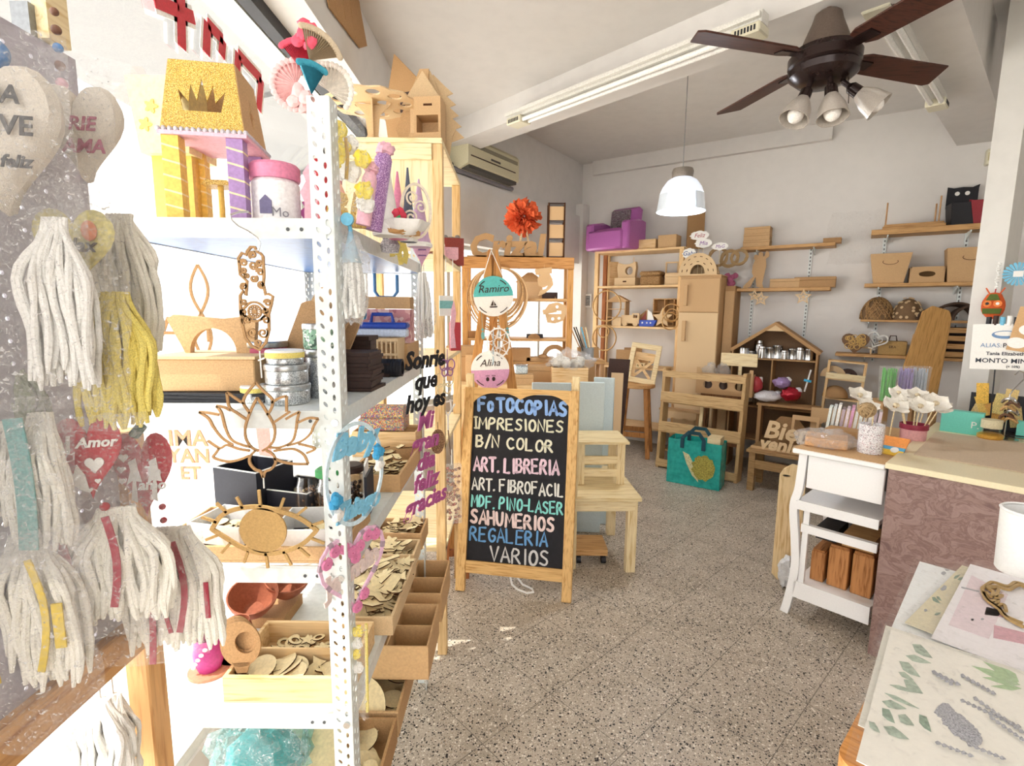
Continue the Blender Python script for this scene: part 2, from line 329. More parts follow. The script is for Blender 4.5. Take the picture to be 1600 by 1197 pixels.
# ================================================================== THE ROOM
def terrazzo():
    m, nt, b = _new('terrazzo')
    tc = _node(nt, 'ShaderNodeTexCoord')
    def layer(scale, thr, col_stops, prev, seed):
        mp = _node(nt, 'ShaderNodeMapping'); mp.inputs['Scale'].default_value = (scale,) * 3; mp.inputs['Location'].default_value = (seed, seed * 2, 0)
        nt.links.new(tc.outputs['Object'], mp.inputs['Vector'])
        nz = _node(nt, 'ShaderNodeTexNoise'); nz.inputs['Scale'].default_value = 1.3; nt.links.new(mp.outputs[0], nz.inputs['Vector'])
        ad = _node(nt, 'ShaderNodeMix', data_type='VECTOR'); ad.inputs[0].default_value = .22; nt.links.new(mp.outputs[0], ad.inputs[4]); nt.links.new(nz.outputs['Color'], ad.inputs[5])
        vo = _node(nt, 'ShaderNodeTexVoronoi'); nt.links.new(ad.outputs[1], vo.inputs['Vector'])
        sep = _node(nt, 'ShaderNodeSeparateColor'); nt.links.new(vo.outputs['Color'], sep.inputs[0])
        a = _node(nt, 'ShaderNodeMath', operation='LESS_THAN'); nt.links.new(vo.outputs['Distance'], a.inputs[0])
        sz = _node(nt, 'ShaderNodeMath', operation='MULTIPLY'); nt.links.new(sep.outputs[1], sz.inputs[0]); sz.inputs[1].default_value = .62; nt.links.new(sz.outputs[0], a.inputs[1])
        c = _node(nt, 'ShaderNodeMath', operation='GREATER_THAN'); nt.links.new(sep.outputs[0], c.inputs[0]); c.inputs[1].default_value = thr
        mu = _node(nt, 'ShaderNodeMath', operation='MULTIPLY'); nt.links.new(a.outputs[0], mu.inputs[0]); nt.links.new(c.outputs[0], mu.inputs[1])
        r = _ramp(nt, col_stops); r.color_ramp.interpolation = 'CONSTANT'; nt.links.new(sep.outputs[2], r.inputs[0])
        mx = _node(nt, 'ShaderNodeMix', data_type='RGBA'); nt.links.new(mu.outputs[0], mx.inputs[0]); nt.links.new(prev, mx.inputs[6]); nt.links.new(r.outputs[0], mx.inputs[7])
        return mx.outputs[2]
    base = _node(nt, 'ShaderNodeTexNoise'); base.inputs['Scale'].default_value = 5; base.inputs['Detail'].default_value = 8; nt.links.new(tc.outputs['Object'], base.inputs['Vector'])
    br = _ramp(nt, [(.3, _lin('#a89c8c')), (.7, _lin('#c2b6a6'))]); nt.links.new(base.outputs['Fac'], br.inputs[0])
    o = layer(85, .35, [(0, _lin('#94877a')), (.3, _lin('#d8cebf')), (.6, _lin('#ab9d8b')), (.88, _lin('#5d5348'))], br.outputs[0], 3.1)
    o = layer(48, .42, [(0, _lin('#231f1c')), (.42, _lin('#ded6c9')), (.66, _lin('#9d8a76')), (.82, _lin('#2c2723'))], o, 8.7)
    o = layer(33, .62, [(0, _lin('#1f1b19')), (.62, _lin('#e6dfd3'))], o, 1.9)
    # joints of the tiles, laid diagonally
    def joint(n, off, per):
        d = _node(nt, 'ShaderNodeVectorMath', operation='DOT_PRODUCT'); nt.links.new(tc.outputs['Object'], d.inputs[0]); d.inputs[1].default_value = (n[0], n[1], 0)
        s = _node(nt, 'ShaderNodeMath', operation='ADD'); nt.links.new(d.outputs['Value'], s.inputs[0]); s.inputs[1].default_value = -off + per * 40
        w = _node(nt, 'ShaderNodeMath', operation='PINGPONG'); nt.links.new(s.outputs[0], w.inputs[0]); w.inputs[1].default_value = per / 2
        l = _node(nt, 'ShaderNodeMath', operation='LESS_THAN'); nt.links.new(w.outputs[0], l.inputs[0]); l.inputs[1].default_value = .0016
        return l.outputs[0]
    j1 = joint((cos(rad(47)), -sin(rad(47))), -1.23, .354); j2 = joint((cos(rad(43)), sin(rad(43))), 1.373, .35)
    mxx = _node(nt, 'ShaderNodeMath', operation='MAXIMUM'); nt.links.new(j1, mxx.inputs[0]); nt.links.new(j2, mxx.inputs[1])
    k = _node(nt, 'ShaderNodeMath', operation='MULTIPLY'); nt.links.new(mxx.outputs[0], k.inputs[0]); k.inputs[1].default_value = .7
    mx = _node(nt, 'ShaderNodeMix', data_type='RGBA'); nt.links.new(k.outputs[0], mx.inputs[0]); nt.links.new(o, mx.inputs[6]); mx.inputs[7].default_value = _lin('#4c463f')
    nt.links.new(mx.outputs[2], b.inputs['Base Color']); b.inputs['Roughness'].default_value = .42; b.inputs['Specular IOR Level'].default_value = .35
    return m
WALL = wall_mat('white_wall', '#e0dcd8', .03); CEIL = wall_mat('ceiling_paint', '#dad6d2', .05); WALLA = wall_mat('white_plaster', '#dfdcd8', .05)
struct('floor', G().box(-1.08, 6.2, -3.5, 8, -.06, 0), terrazzo(), smooth=False)

def line_pt(P, d, t): return (P[0] + d[0] * t, P[1] + d[1] * t)
BD = (.682, -.731); BNR = (.731, .682)              # the big ceiling beam runs along BD; BNR points away from the camera
B0 = (-.049, 3.778)
def slab(name, pts, z0, z1, mat, **k):
    g = G().prism([(p[0], p[1]) for p in pts], z1 - z0, Matrix.Translation((0, 0, (z0 + z1) / 2)) @ Matrix.Rotation(rad(-90), 4, 'X'))
    return struct(name, g, mat, smooth=False, **k)
def L(t, off=0): return (B0[0] + BD[0] * t + BNR[0] * off, B0[1] + BD[1] * t + BNR[1] * off)
slab('ceiling', [L(-1.9), L(6.5), (4.6, -2.2), (-1.3, -2.2), (-1.3, 4.6)], 2.96, 3.06, CEIL)
slab('ceiling.001', [L(-1.9, .2), (-1.3, 8), (6, 8), (6, -2.2), L(6.5, .2)], 3.22, 3.3, CEIL)
slab('trim_1', [L(-1.9), L(6.5), L(6.5, .24), L(-1.9, .24)], 2.8, 3.3, CEIL)
# second beam, from the back wall towards the counter
q0 = bw(1480, 190, 0); BD2 = (.731, .682)
e = Vector((2.98, 3.83)); s2 = (e.x - BD2[0] * 4.2, e.y - BD2[1] * 4.2); f2 = (e.x + BD2[0] * 1.2, e.y + BD2[1] * 1.2); nn2 = (.682, -.731)
t_hit = 1.9
s2 = (e.x - BD2[0] * 2.75, e.y - BD2[1] * 2.75)
slab('trim_2', [s2, f2, (f2[0] + nn2[0] * .3, f2[1] + nn2[1] * .3), (s2[0] + nn2[0] * .3, s2[1] + nn2[1] * .3)], 2.88, 3.3, CEIL)
# back wall and its band under the ceiling
def along(P, U, a): return (P[0] + U[0] * a, P[1] + U[1] * a)
A = CORNER.to_tuple()[:2]
slab('wall_back', [along(A, BU, -.3), along(A, BU, 4.3), along(along(A, BU, 4.3), BN, -.15), along(along(A, BU, -.3), BN, -.15)], 0, 3.3, WALL)
slab('trim_3', [along(along(A, BU, .15), BN, 0), along(along(A, BU, 2.52), BN, 0), along(along(A, BU, 2.52), BN, .06), along(along(A, BU, .15), BN, .06)], 3.07, 3.22, CEIL)
pb = along(A, BU, 4.28)
slab('wall_right', [pb, (pb[0], .7), (pb[0] + .15, .7), (pb[0] + .15, pb[1] + .2)], 0, 3.3, WALL)
# wall with the air conditioner: solid above, window below
a0 = along(A, AU, -3.15); a1 = along(A, AU, .1)
def ast(name, z0, z1, off0=0.0, off1=-.2, s=-3.15, e=.1, mat=None): return slab(name, [along(along(A, AU, s), AN, off0), along(along(A, AU, e), AN, off0), along(along(A, AU, e), AN, off1), along(along(A, AU, s), AN, off1)], z0, z1, mat or WALLA)
ast('wall_front', 2.6, 3.3)
ast('trim_4', 2.06, 2.6, .06, -.2, e=-.12)                       # shutter box above the window
ast('wall_front.001', 0, .72)
ast('wall_front.002', .72, 2.6, s=-.16, e=.1)
slab('trim_5', [along(along(A, AU, -.16), AN, 0), along(A, AU, .02), along(along(A, AU, .02), AN, .1), along(along(A, AU, -.16), AN, .1)], 0, 2.74, WALLA)  # pier in the corner
def window(name, g_frame, g_glass):
    w = bpy.data.objects.new(name, None); COL.objects.link(w); w['kind'] = 'structure'
    struct('window_frame', g_frame, WMETAL, parent=w, smooth=False); struct('window_pane', g_glass, PANE, parent=w, smooth=False); return w
MW = Matrix.Translation((A[0], A[1], 0)) @ Matrix.Rotation(rad(56), 4, 'Z')
fr = G(MW); gl = G(MW)
for x in (-3.1, -2.35, -1.6, -.85, -.17): fr.box(x - .02, x + .02, .06, .1, .72, 2.08)
for z in (.74, 2.05): fr.box(-3.12, -.16, .06, .1, z - .02, z + .02)
gl.box(-3.1, -.17, .078, .082, .75, 2.04); window('window_2', fr, gl)
# chamfered shop front beside the racks: shutter box, glass, low sill
XG = -.98
struct('trim_6', G().box(XG - .15, -.76, -2.2, 3.62, 2.6, 3.06), WALLA, smooth=False)
struct('trim_7', G().box(XG + .02, XG + .07, -2.2, 3.5, 2.55, 2.6), BLACK, smooth=False)
slab('wall_light_block', [(1.2, -2.2), (4.75, -2.2), (4.75, -2.05), (1.2, -2.05)], 0, 3.06, WALL)  # unseen wall added behind the camera to cut the daylight coming in
slab('wall_right.001', [(4.6, -2.2), (4.75, -2.2), (4.75, .8), (4.6, .8)], 0, 3.06, WALL)  # unseen side wall, added to narrow the opening to the sky
struct('wall_left', G().box(XG - .1, XG + .02, -2.2, 3.52, 0, .14), WALLA, smooth=False)
fr = G(); gl = G()
for y in (-2.1, -.6, 3.46): fr.box(XG - .03, XG + .01, y - .025, y + .025, .14, 2.58)
for z in (.16, 2.57): fr.box(XG - .03, XG + .01, -2.1, 3.46, z - .02, z + .02)
gl.box(XG - .012, XG - .008, -2.1, 3.46, .16, 2.56); window('window_1', fr, gl)
# square column beside the counter
pc = at(1571, 400, 2.95)
struct('trim_8', G().box(-.125, 0, 0, .3, 0, 3.3), wall_mat('column_paint', '#dcd9d3', .06), (pc.x, pc.y, 0), rad(-54), smooth=False)

# ------------------------------------------------------------------ outside, bleached by the sun
PAVE = flat('pale_paving', '#fbfaf6', .9, nscale=6, noise_amt=.02)
struct('ground', G().box(-30, -1.08, -25, 30, -.12, -.02), PAVE, smooth=False)
slab('ground.001', [along(along(A, AU, -3.3), AN, -.25), along(along(A, AU, 8), AN, -.25), (-12, 26), (-12, 6)], -.05, -.02, PAVE)
bd = thing('building', 'pale building across the street seen through the shop window', 'building', (-9.5, 9.5, -.06), rad(60))
G().box(-5, 5, 0, 4, 0, 4.2).box(-5.1, 5.1, -.1, 0, 4.0, 4.3).obj('wall', flat('pale_render', '#f6f4f0', .9, nscale=3, noise_amt=.02), bd, smooth=False)
for i, x in enumerate((-3.4, -.9, 1.6)):
    w_ = G().box(x, x + 1.1, -.02, .05, .9, 2.4).obj('window', flat('pale_blue_glass', '#d5e0e6', .2), bd, smooth=False)
G().box(3.2, 4.2, -.02, .05, 0, 2.2).obj('door', flat('pale_brown_door', '#e0d6c8', .6), bd, smooth=False)
aw_ = thing('awning', 'grey metal awning outside above the shop window', 'awning', (XG - .25, 3.1, 2.75))
G().sheet(lambda u, v: (-.8 * u, (v - .5) * 2.8, -.2 * u), 4, 2).obj('canopy', flat('grey_awning', '#9a9b9d', .6), aw_, smooth=False)
gg = G()
for y in (-1.3, 0, 1.3): G().bar((0, y, -.01), (-.8, y, -.22), .03).obj('frame_bar', GREYMET, aw_, smooth=False)
# red vinyl letters on the glass
RV = flat('red_vinyl', '#c8283a', .4); WV = flat('white_vinyl', '#f4f2f0', .4)
def vinyl(cx, cy, Y0, pxs, ch):
    pass
def glass_pt(x, y):
    d = _ray(x, y); t = (XG + .004) / d.x; return (d.y * t, EYE + d.z * t)
for lab, pts, wd in (('red vinyl letter with white outline on the glass, topmost of three', [((240, 0), (303, 28)), ((282, -10), (284, 75))], 12),
                     ('red vinyl letter with white outline on the glass above the gold crown box', [((324, 36), (322, 84)), ((324, 36), (348, 62)), ((348, 62), (346, 88))], 9),
                     ('red vinyl letter with white outline on the glass beside the black rail', [((372, 84), (370, 118)), ((372, 84), (408, 124)), ((408, 124), (404, 172))], 9)):
    g = G(); g2 = G()
    for p, q in pts:
        a = glass_pt(*p); b = glass_pt(*q); M = Matrix.Translation((XG + .003, 0, 0)) @ Matrix.Rotation(rad(90), 4, 'Z')
        g2.strip([a, b], .062, .002, M=M); g.strip([a, b], .036, .004, M=M @ Matrix.Translation((0, -.001, 0)))
    r_ = thing('vinyl_letter', lab, 'letter'); g.obj('letter_face', RV, r_, smooth=False); g2.obj('outline', WV, r_, smooth=False)
bpy.context.view_layer.update()
# ================================================================== ON THE CEILING AND HIGH WALLS
FANW = wood('dark_blade_wood', '#4a2b22', '#2e1a15', 'x', 1.2, .45, False); FANM = flat('dark_bronze', '#2a1d1b', .25, metal=.3); FANC = flat('bronze_cap', '#6a5c52', .5, metal=.3)
FROST = flat('frosted_glass', '#b9b0a6', .3, noise_amt=.12, nscale=90, trans=.2); BULB = flat('unlit_bulb', '#efeae4', .25)
fc = at(1288, 97, 2.4); fan = thing('ceiling_fan', 'dark four-bladed ceiling fan with three tulip lamps', 'ceiling fan', (fc.x, fc.y, 2.575))
G().lathe([(0, -.09), (.06, -.088), (.1, -.075), (.135, -.045), (.14, -.02), (.132, -.012), (.142, -.004), (.143, .03), (.134, .038), (.13, .055), (.1, .068), (0, .07)], 40).obj('motor_housing', FANM, fan)
G().lathe([(.1, .06), (.088, .1), (.06, .17), (.052, .2), (.04, .21), (0, .21)], 32).obj('cap', FANC, fan)
G().cyl(.013, .2, 12, T(z=.2)).obj('down_rod', flat('rod_brown', '#7c4a38', .5), fan)
G().lathe([(0, .4), (.06, .4), (.055, .36), (.015, .34)], 24, T(z=-.02)).obj('canopy', FANC, fan)
for k in range(4):
    a = rad(15 + 90 * k); M = Matrix.Rotation(a, 4, 'Z') @ T(z=.028, rx=rad(-11))
    b = G(M).prism([(.16, -.045), (.2, -.062), (.62, -.07), (.665, .05), (.64, .068), (.2, .06), (.16, .04)], .008, T(rx=rad(-90))).obj('blade', FANW, fan, bev=.002)
    G(M).bar((.1, 0, -.004), (.24, 0, -.008), .05, .006).obj('blade_bracket', FANM, fan)
for a, tilt in ((205, 28), (262, 18), (330, 48)):
    A_ = rad(a); M = T(.075 * cos(A_), .075 * sin(A_), -.085) @ Matrix.Rotation(A_, 4, 'Z') @ Matrix.Rotation(rad(-tilt), 4, 'Y')
    arm = G(M).lathe([(.011, 0), (.011, -.03), (.024, -.045), (.026, -.085), (.02, -.09)], 16).obj('lamp_arm', FANM, fan)
    G(M).lathe([(.024, -.082), (.034, -.1), (.05, -.135), (.055, -.165), (.061, -.19), (.058, -.19), (.052, -.165), (.047, -.137), (.03, -.1)], 24, wob=.02).obj('lamp_shade', FROST, fan)
    G(M).blob((0, 0, -.16), (.034, .034, .042), 0).obj('bulb', BULB, fan)
G().tube([(.05, -.1, -.09), (.052, -.11, -.15), (.053, -.112, -.2)], .0015, 5).obj('pull_chain', FANM, fan)
# pendant lamp: lit, frosted dome
pc_ = at(1066, 285, 3.35); zt = 3.22
pd = thing('pendant_lamp', 'lit white glass dome pendant lamp hanging on a thin cord', 'pendant lamp', (pc_.x, pc_.y, 2.2))
G().cyl(.0025, zt - 2.2 - .15, 8, T(z=.15)).obj('cord', GREYMET, pd)
G().lathe([(0, zt - 2.2), (.058, zt - 2.2), (.05, zt - 2.23), (.02, zt - 2.27), (.006, zt - 2.28)], 28).obj('ceiling_cap', flat('grey_cap', '#b7b0a6', .5), pd)
G().lathe([(.02, .19), (.06, .188), (.066, .17), (.062, .13), (.058, .128)], 28).obj('cap', flat('pendant_cap', '#8f867d', .4, metal=.4), pd)
SHADE = flat('lit_shade', '#e9f1ff', .3, emit=.4, noise_amt=.01)
G().lathe([(.058, .135), (.09, .115), (.118, .075), (.134, .035), (.13, .035), (.112, .073), (.086, .11), (.056, .13)], 40).obj('lamp_shade', SHADE, pd)
G().lathe([(.1345, .0345), (.146, -.06), (.15, -.064), (.1505, -.069), (.146, -.07), (.1425, -.06), (.1315, .034)], 40).obj('shade_rim', flat('pressed_glass_rim', '#dfe9f5', .15, noise_amt=.06, nscale=70, emit=.12, trans=.35), pd)
G().blob((0, 0, .03), (.035, .035, .055), 0).obj('bulb', flat('lit_bulb', '#ffffff', .3, emit=9, noise_amt=0), pd)
pl = lamp('pendant_light', 'POINT', (pc_.x, pc_.y, 2.1), 16, (.93, .96, 1), shadow_soft_size=.08)
# two fluorescent battens on the beams
def batten(p, q, label, z):
    d = Vector((q[0] - p[0], q[1] - p[1], 0)); Ln = d.length; o = thing('fluorescent_lamp', label, 'tube light', (p[0], p[1], z), atan2(d.y, d.x))
    g = G().box(0, Ln, -.035, .035, -.02, .03); g.box(0, Ln, -.062, -.04, -.006, .014); g.obj('housing', flat('batten_white', '#d9d6cf', .45), o, smooth=False)
    for x0, x1 in ((0, .13), (Ln - .13, Ln)):
        e_ = G().box(x0, x1, -.052, .052, -.06, -.018).obj('end_cap', CREAM, o, smooth=False, bev=.006)
        sl = G()
        for i in range(7): sl.box(x0 + .02 + i * .014, x0 + .028 + i * .014, -.0535, .0535, -.052, -.03)
        sl.obj('vent_slot', BLACK, e_, smooth=False)
    for y in (-.022, .03):
        G().cyl(.013, Ln - .24, 12, T(.12, y, -.043, ry=rad(90))).obj('tube', flat('tube_glass', '#eceae6', .25), o)
p_ = atz(800, 182, 2.78); batten((p_.x, p_.y), (p_.x + BD[0] * 1.62, p_.y + BD[1] * 1.62), 'long white fluorescent batten on the beam left of the fan', 2.77)
q_ = atz(1468, 158, 2.85); batten((q_.x, q_.y), (q_.x - BD2[0] * 1.6, q_.y - BD2[1] * 1.6), 'white fluorescent batten on the beam behind the fan blades', 2.85)
# air conditioner
acp = aw(731, 260, .2); acq = aw(813, 282, .2); acw = (acq - acp).length * .97
d0 = Vector((acp.x, acp.y)) ; ac = thing('air_conditioner', 'old cream wall air conditioner above the shutter box', 'air conditioner', (acp.x, acp.y, acp.z + .03), ARZ)
g = G().prism([(0, 0), (0, .19), (.03, .22), (.19, .22), (.19, .0), (.11, -.03)], acw, T(acw / 2, 0, 0, rz=rad(90))); g.obj('case', flat('ac_cream', '#cfc8a9', .45), ac, smooth=False, bev=.006)
G().box(.05, acw - .03, -.004, 0, .135, .165).obj('grille', flat('ac_grille', '#8c8571', .6), ac, smooth=False)
G().box(.04, acw - .06, -.003, 0, .062, .07).obj('seam', DKBROWN, ac, smooth=False)
G().box(acw * .42, acw * .6, -.004, 0, .085, .1).obj('badge', flat('dark_badge', '#4e4a44', .5), ac, smooth=False)
G().box(.03, acw - .03, .01, .09, -.03, -.002).obj('air_outlet', flat('ac_dark_outlet', '#4a4742', .5), ac, smooth=False)
pp = aw(700, 262, .08); rq = aw(800, 298, .08)
one('pipe', 'grey insulated pipe under the cream air conditioner', 'pipe', G().tube([(0, 0, 0), ((rq.x - pp.x) * .5, (rq.y - pp.y) * .5, 0), (rq.x - pp.x, rq.y - pp.y, 0)], .02, 10), flat('pipe_grey', '#77747a', .6), (pp.x, pp.y, 2.623))
gc = G(); c0 = aw(716, 238, .04)
gc.tube([(0, 0, 0.1), (0.01, 0, -.1), (-.04, -.05, -.16), (-.1, -.14, -.19)], .018, 8)
one('cable', 'dark cable bundle beside the cream air conditioner', 'cable', gc, flat('cable_black', '#2d2a28', .6), (c0.x, c0.y, 2.83))
ms = bw(1548, 245, .05)
sens = thing('motion_sensor', 'small cream sensor box high on the back wall', 'sensor', (ms.x, ms.y, ms.z), BRZ)
G().box(-.03, .03, -.02, .05, -.06, .06).obj('case', CREAM, sens, bev=.008); G().box(-.018, .018, -.024, -.02, -.03, .03).obj('lens', flat('sensor_lens', '#c5b98d', .3), sens, smooth=False)
# wooden things high up by the shutter box
zb = at(520, 25, 2.2); XF = -.757
def fpt(x, y): d = _ray(x, y); t = XF / d.x; return (d.y * t, EYE + d.z * t)
pts = [fpt(*p) for p in ((505, -20), (512, 12), (560, 75), (571, 72), (560, 12), (556, -20))]
pq = one('wall_plaque', 'brown laser cut wooden plaque hung on the white shutter box', 'plaque', G(T(XF + .006, 0, 0, rz=rad(90))).prism(pts, .006).strip([fpt(530, -15), fpt(537, 30)], .006, .008).strip([fpt(541, -15), fpt(551, 48)], .006, .008).prism([fpt(*p) for p in ((520, 5), (526, 28), (530, 28), (524, 2))], .007), [MDFD], smooth=False)
# ================================================================== ALONG THE BACK WALL
def unit(name, label, cat, P, Q, depth, rz, levels, post=.045, top=None, mat=PINE, matz=PINEZ, back=0, inner=True, th=.022, group=None):
    """open wooden shelf unit between floor points P (front left) and Q (front right); levels = heights of shelf tops"""
    w = (Vector(Q[:2]) - Vector(P[:2])).length; u = thing(name, label, cat, (P[0], P[1], 0), rz, group); H = top or levels[-1]
    for x in (0, w - post):
        for y in (0, depth - post): G().box(x, x + post, y, y + post, 0, H - th).obj('post', matz, u, smooth=False, bev=.002)
    for z in levels: G().box(0 if z >= H - .01 else .002, w, -.004 if z >= H - .01 else .002, depth, z - th, z).obj('shelf', mat, u, smooth=False, bev=.002)
    return u, w
def board_box(name, label, cat, w, d, h, mat, loc, rz, lid=True, group=None, extra=None):
    b = thing(name, label, cat, loc, rz, group); hl = h * .3 if lid else 0
    G().box(-w / 2, w / 2, -d / 2, d / 2, 0, h - hl - (.0015 if lid else 0)).obj('body', mat, b, smooth=False, bev=.0015)
    if lid: G().box(-w / 2 - .001, w / 2 + .001, -d / 2 - .001, d / 2 + .001, h - hl, h).obj('lid', mat, b, smooth=False, bev=.0015)
    return b
def on_wall(x, y, off, z): p = bw(x, y, off); return (p.x, p.y, z)
# --- corner shelf unit
ULZ = [bw(988, 390, .36).z, bw(990, 446, .36).z, bw(990, 510, .36).z, bw(965, 572, .36).z, .25]
P = bw(927, 480, .36); Q = bw(1064, 480, .36)
cu, cw_ = unit('shelf_unit', 'tall pine shelf unit in the corner below the purple toy armchair', 'shelf unit', P, Q, .34, BRZ, sorted(ULZ), top=max(ULZ))
G().box(.05, .09, .12, .16, 0, max(ULZ) - .03).obj('post', RED_W, cu, smooth=False)
def on_unit(x, lev, off=.22): p = bw(x, 480, off); return (p.x, p.y, ULZ[lev] + .0005)
# armchair
ac_ = thing('toy_armchair', 'small purple vinyl armchair with grey patterned back on the corner shelf', 'armchair', on_unit(957, 0, .33), BRZ - rad(8))
g = G().box(-.23, .23, -.16, .2, 0, .07).box(-.23, .2, -.2, -.1, .0, .2); g.obj('seat_base', PURP, ac_, bev=.02)
G().box(-.16, .16, -.17, .06, .07, .22).obj('seat_cushion', flat('purple_vinyl_light', '#b65fab', .35), ac_, bev=.025)
for s in (-1, 1): G().prism([(-.18, 0), (.2, 0), (.2, .3), (.05, .32), (-.18, .28)], .1, T(s * .22, 0, 0, rz=rad(90))).obj('armrest', PURP, ac_, bev=.02)
bk = G().box(-.17, .2, .1, .19, .1, .5, M=T(rx=rad(-8))).obj('backrest', PURP, ac_, bev=.03)
G().box(-.14, .1, .075, .1, .2, .47, M=T(rx=rad(-8))).obj('patterned_panel', speckled('grey_print', '#7d7478', ['#5a5358', '#a79fa0', '#6d2f58'], 45, .4), ac_, bev=.01)
board_box('wooden_box', 'flat pine box on top of the corner shelf beside the purple armchair', 'box', .22, .16, .1, PINE, on_unit(1008, 0, .25), BRZ, lid=False)
board_box('wooden_box', 'wider mdf box on top of the corner shelf beside the standing board', 'box', .19, .17, .13, MDF, on_unit(1041, 0, .25), BRZ, lid=False)
one('board', 'tall brown board with rounded corners standing above the wooden fridge', 'board', G().prism([(-.1, 0), (.1, 0), (.1, .4), (.085, .44), (.06, .46), (-.06, .46), (-.085, .44), (-.1, .4)], .012), [MDFD, BURNT], on_unit(1080, 0, .12), BRZ + rad(50), smooth=False)
# second level
mb = thing('sewing_machine_box', 'mdf box shaped like a sewing machine on the corner shelf', 'box', on_unit(978, 1), BRZ)
G().box(-.12, .12, -.07, .07, 0, .09).obj('base', MDFL, mb, smooth=False, bev=.002)
G().prism([[(-.09, .09), (.1, .09), (.11, .2), (.1, .26), (.03, .235), (-.03, .235), (-.1, .255), (-.11, .2)], circ(.045, 18, .03, .165)], .06).obj('arch', [MDFL, BURNT], mb, smooth=False)
G().box(-.02, .02, -.073, -.07, .04, .055).obj('drawer_slot', BURNT, mb, smooth=False); G().cyl(.004, .06, 8, T(.07, 0, .25)).obj('pin', MDFL, mb)
bk_ = thing('lidded_basket', 'low brown basket with a lid on the corner shelf', 'basket', on_unit(1017, 1), BRZ)
WICK = speckled('wicker', '#a37d50', ['#8a6438', '#c09a68', '#6f4f2b'], 70, .3, .8)
G().box(-.11, .11, -.08, .08, 0, .1).obj('body', WICK, bk_, bev=.012); G().box(-.115, .115, -.085, .085, .101, .15).obj('lid', WICK, bk_, bev=.015)
board_box('wooden_box', 'pale lidded box on the corner shelf against the fridge', 'box', .16, .16, .12, MDFL, on_unit(1052, 1), BRZ)
one('picture_frame', 'small empty wooden frame standing on the pale lidded box', 'frame', G().prism([rect(-.07, .07, 0, .13), rect(-.055, .055, .015, .115)[::-1]], .012), [MDFL, BURNT], (on_unit(1047, 1, .15)[0], on_unit(1047, 1, .15)[1], ULZ[1] + .121), BRZ, smooth=False)
one('board', 'thin pine board leaning inside the corner shelf post', 'board', G().box(-.05, .05, -.01, .01, 0, .28), PINE, on_unit(957, 1, .12), BRZ + rad(40), smooth=False)
# third level toys
tr = thing('toy_house_tower', 'layered mdf toy shelf tower behind the wooden hoop', 'toy', on_unit(966, 2, .2), BRZ)
g = G().box(-.11, -.1, -.06, .06, 0, .27).box(.1, .11, -.06, .06, 0, .27)
for z in (0, .09, .18, .262): g.box(-.11, .11, -.06, .06, z, z + .008)
g.obj('frame', MDF, tr, smooth=False); G().prism([(-.14, .27), (.14, .27), (0, .34)], .1).obj('roof', [MDF, BURNT], tr, smooth=False)
def cut_toy(kind):
    g = G()
    if kind == 'truck': g.prism([[(-.1, .03), (-.1, .12), (.02, .12), (.02, .14), (.1, .14), (.1, .03)], rect(.035, .08, .09, .125)[::-1]], .03); [g.prism(circ(.028, 14, x, .028), .04) for x in (-.06, .06)]
    if kind == 'cube': g.box(-.05, .05, -.05, .05, 0, .1).box(-.053, .053, -.053, .053, .1, .115)
    if kind == 'star': g.prism([(x, z + .095) for x, z in star(.11, .05)], .02)
    return g
one('toy_cube', 'mdf cube box in front of the toy tower', 'box', cut_toy('cube'), MDFD, on_unit(990, 2, .12), BRZ, smooth=False)
one('toy_block', 'pale mdf block toy at the edge of the toy shelf', 'toy', G().box(-.05, .05, -.03, .03, 0, .09).box(-.02, .02, -.032, .032, .05, .07), MDFL, on_unit(966, 2, .32), BRZ, smooth=False)
one('toy_truck', 'pale mdf toy truck beside the blue boat', 'toy', cut_toy('truck'), [MDFL, BURNT], on_unit(986, 2, .32), BRZ, smooth=False)
one('toy_star', 'pale mdf star standing beside the blue boat', 'toy', cut_toy('star'), [MDFL, BURNT], on_unit(1036, 2, .3), BRZ, smooth=False)
one('toy_cabin', 'small brown mdf cabin behind the toy truck', 'toy', G().box(-.07, .07, -.05, .05, 0, .1).prism([(-.09, .1), (.09, .1), (0, .17)], .11), MDFD, on_unit(1012, 2, .12), BRZ, smooth=False)
bt = thing('toy_boat', 'blue painted toy sailboat on the corner shelf', 'toy boat', on_unit(1013, 2, .3), BRZ)
hl = G().prism([(-.085, 0), (.07, 0), (.11, .07), (-.11, .07)], .05).obj('hull', flat('boat_blue', '#3552b5', .4), bt, smooth=False, bev=.004)
G().prism([(-.005, .07), (.07, .07), (.04, .15), (-.005, .18)], .006).obj('sail', PAPER, bt, smooth=False); G().prism([(-.02, .07), (-.08, .07), (-.02, .16)], .006).obj('sail', flat('rust_red', '#8e4038', .6), bt, smooth=False)
G().cyl(.004, .12, 8, T(-.012, 0, .07)).obj('mast', MDF, bt)
for i, dx in enumerate((-.05, 0, .04)): G().prism(star(.012, .006), .002, T(dx, -.026, .04)).obj('painted_star', PAPER, bt, smooth=False)
cr = thing('crate_shelf', 'dark cubby of small wooden crates above the toy star', 'crate', (on_unit(1046, 2, .13)[0], on_unit(1046, 2, .13)[1], ULZ[2] + .0005), BRZ)
G().box(-.16, .16, -.06, .06, 0, .012).box(-.16, .16, -.06, .06, .15, .162).box(-.16, -.15, -.06, .06, 0, .3).box(-.04, -.03, -.06, .06, 0, .3).box(.06, .07, -.06, .06, 0, .3).box(.15, .16, -.06, .06, 0, .3).box(-.16, .16, -.06, .06, .29, .3).obj('cubby', OLDP, cr, smooth=False)
G().box(-.15, .15, .055, .06, .01, .295).obj('back_panel', MDFD, cr, smooth=False)
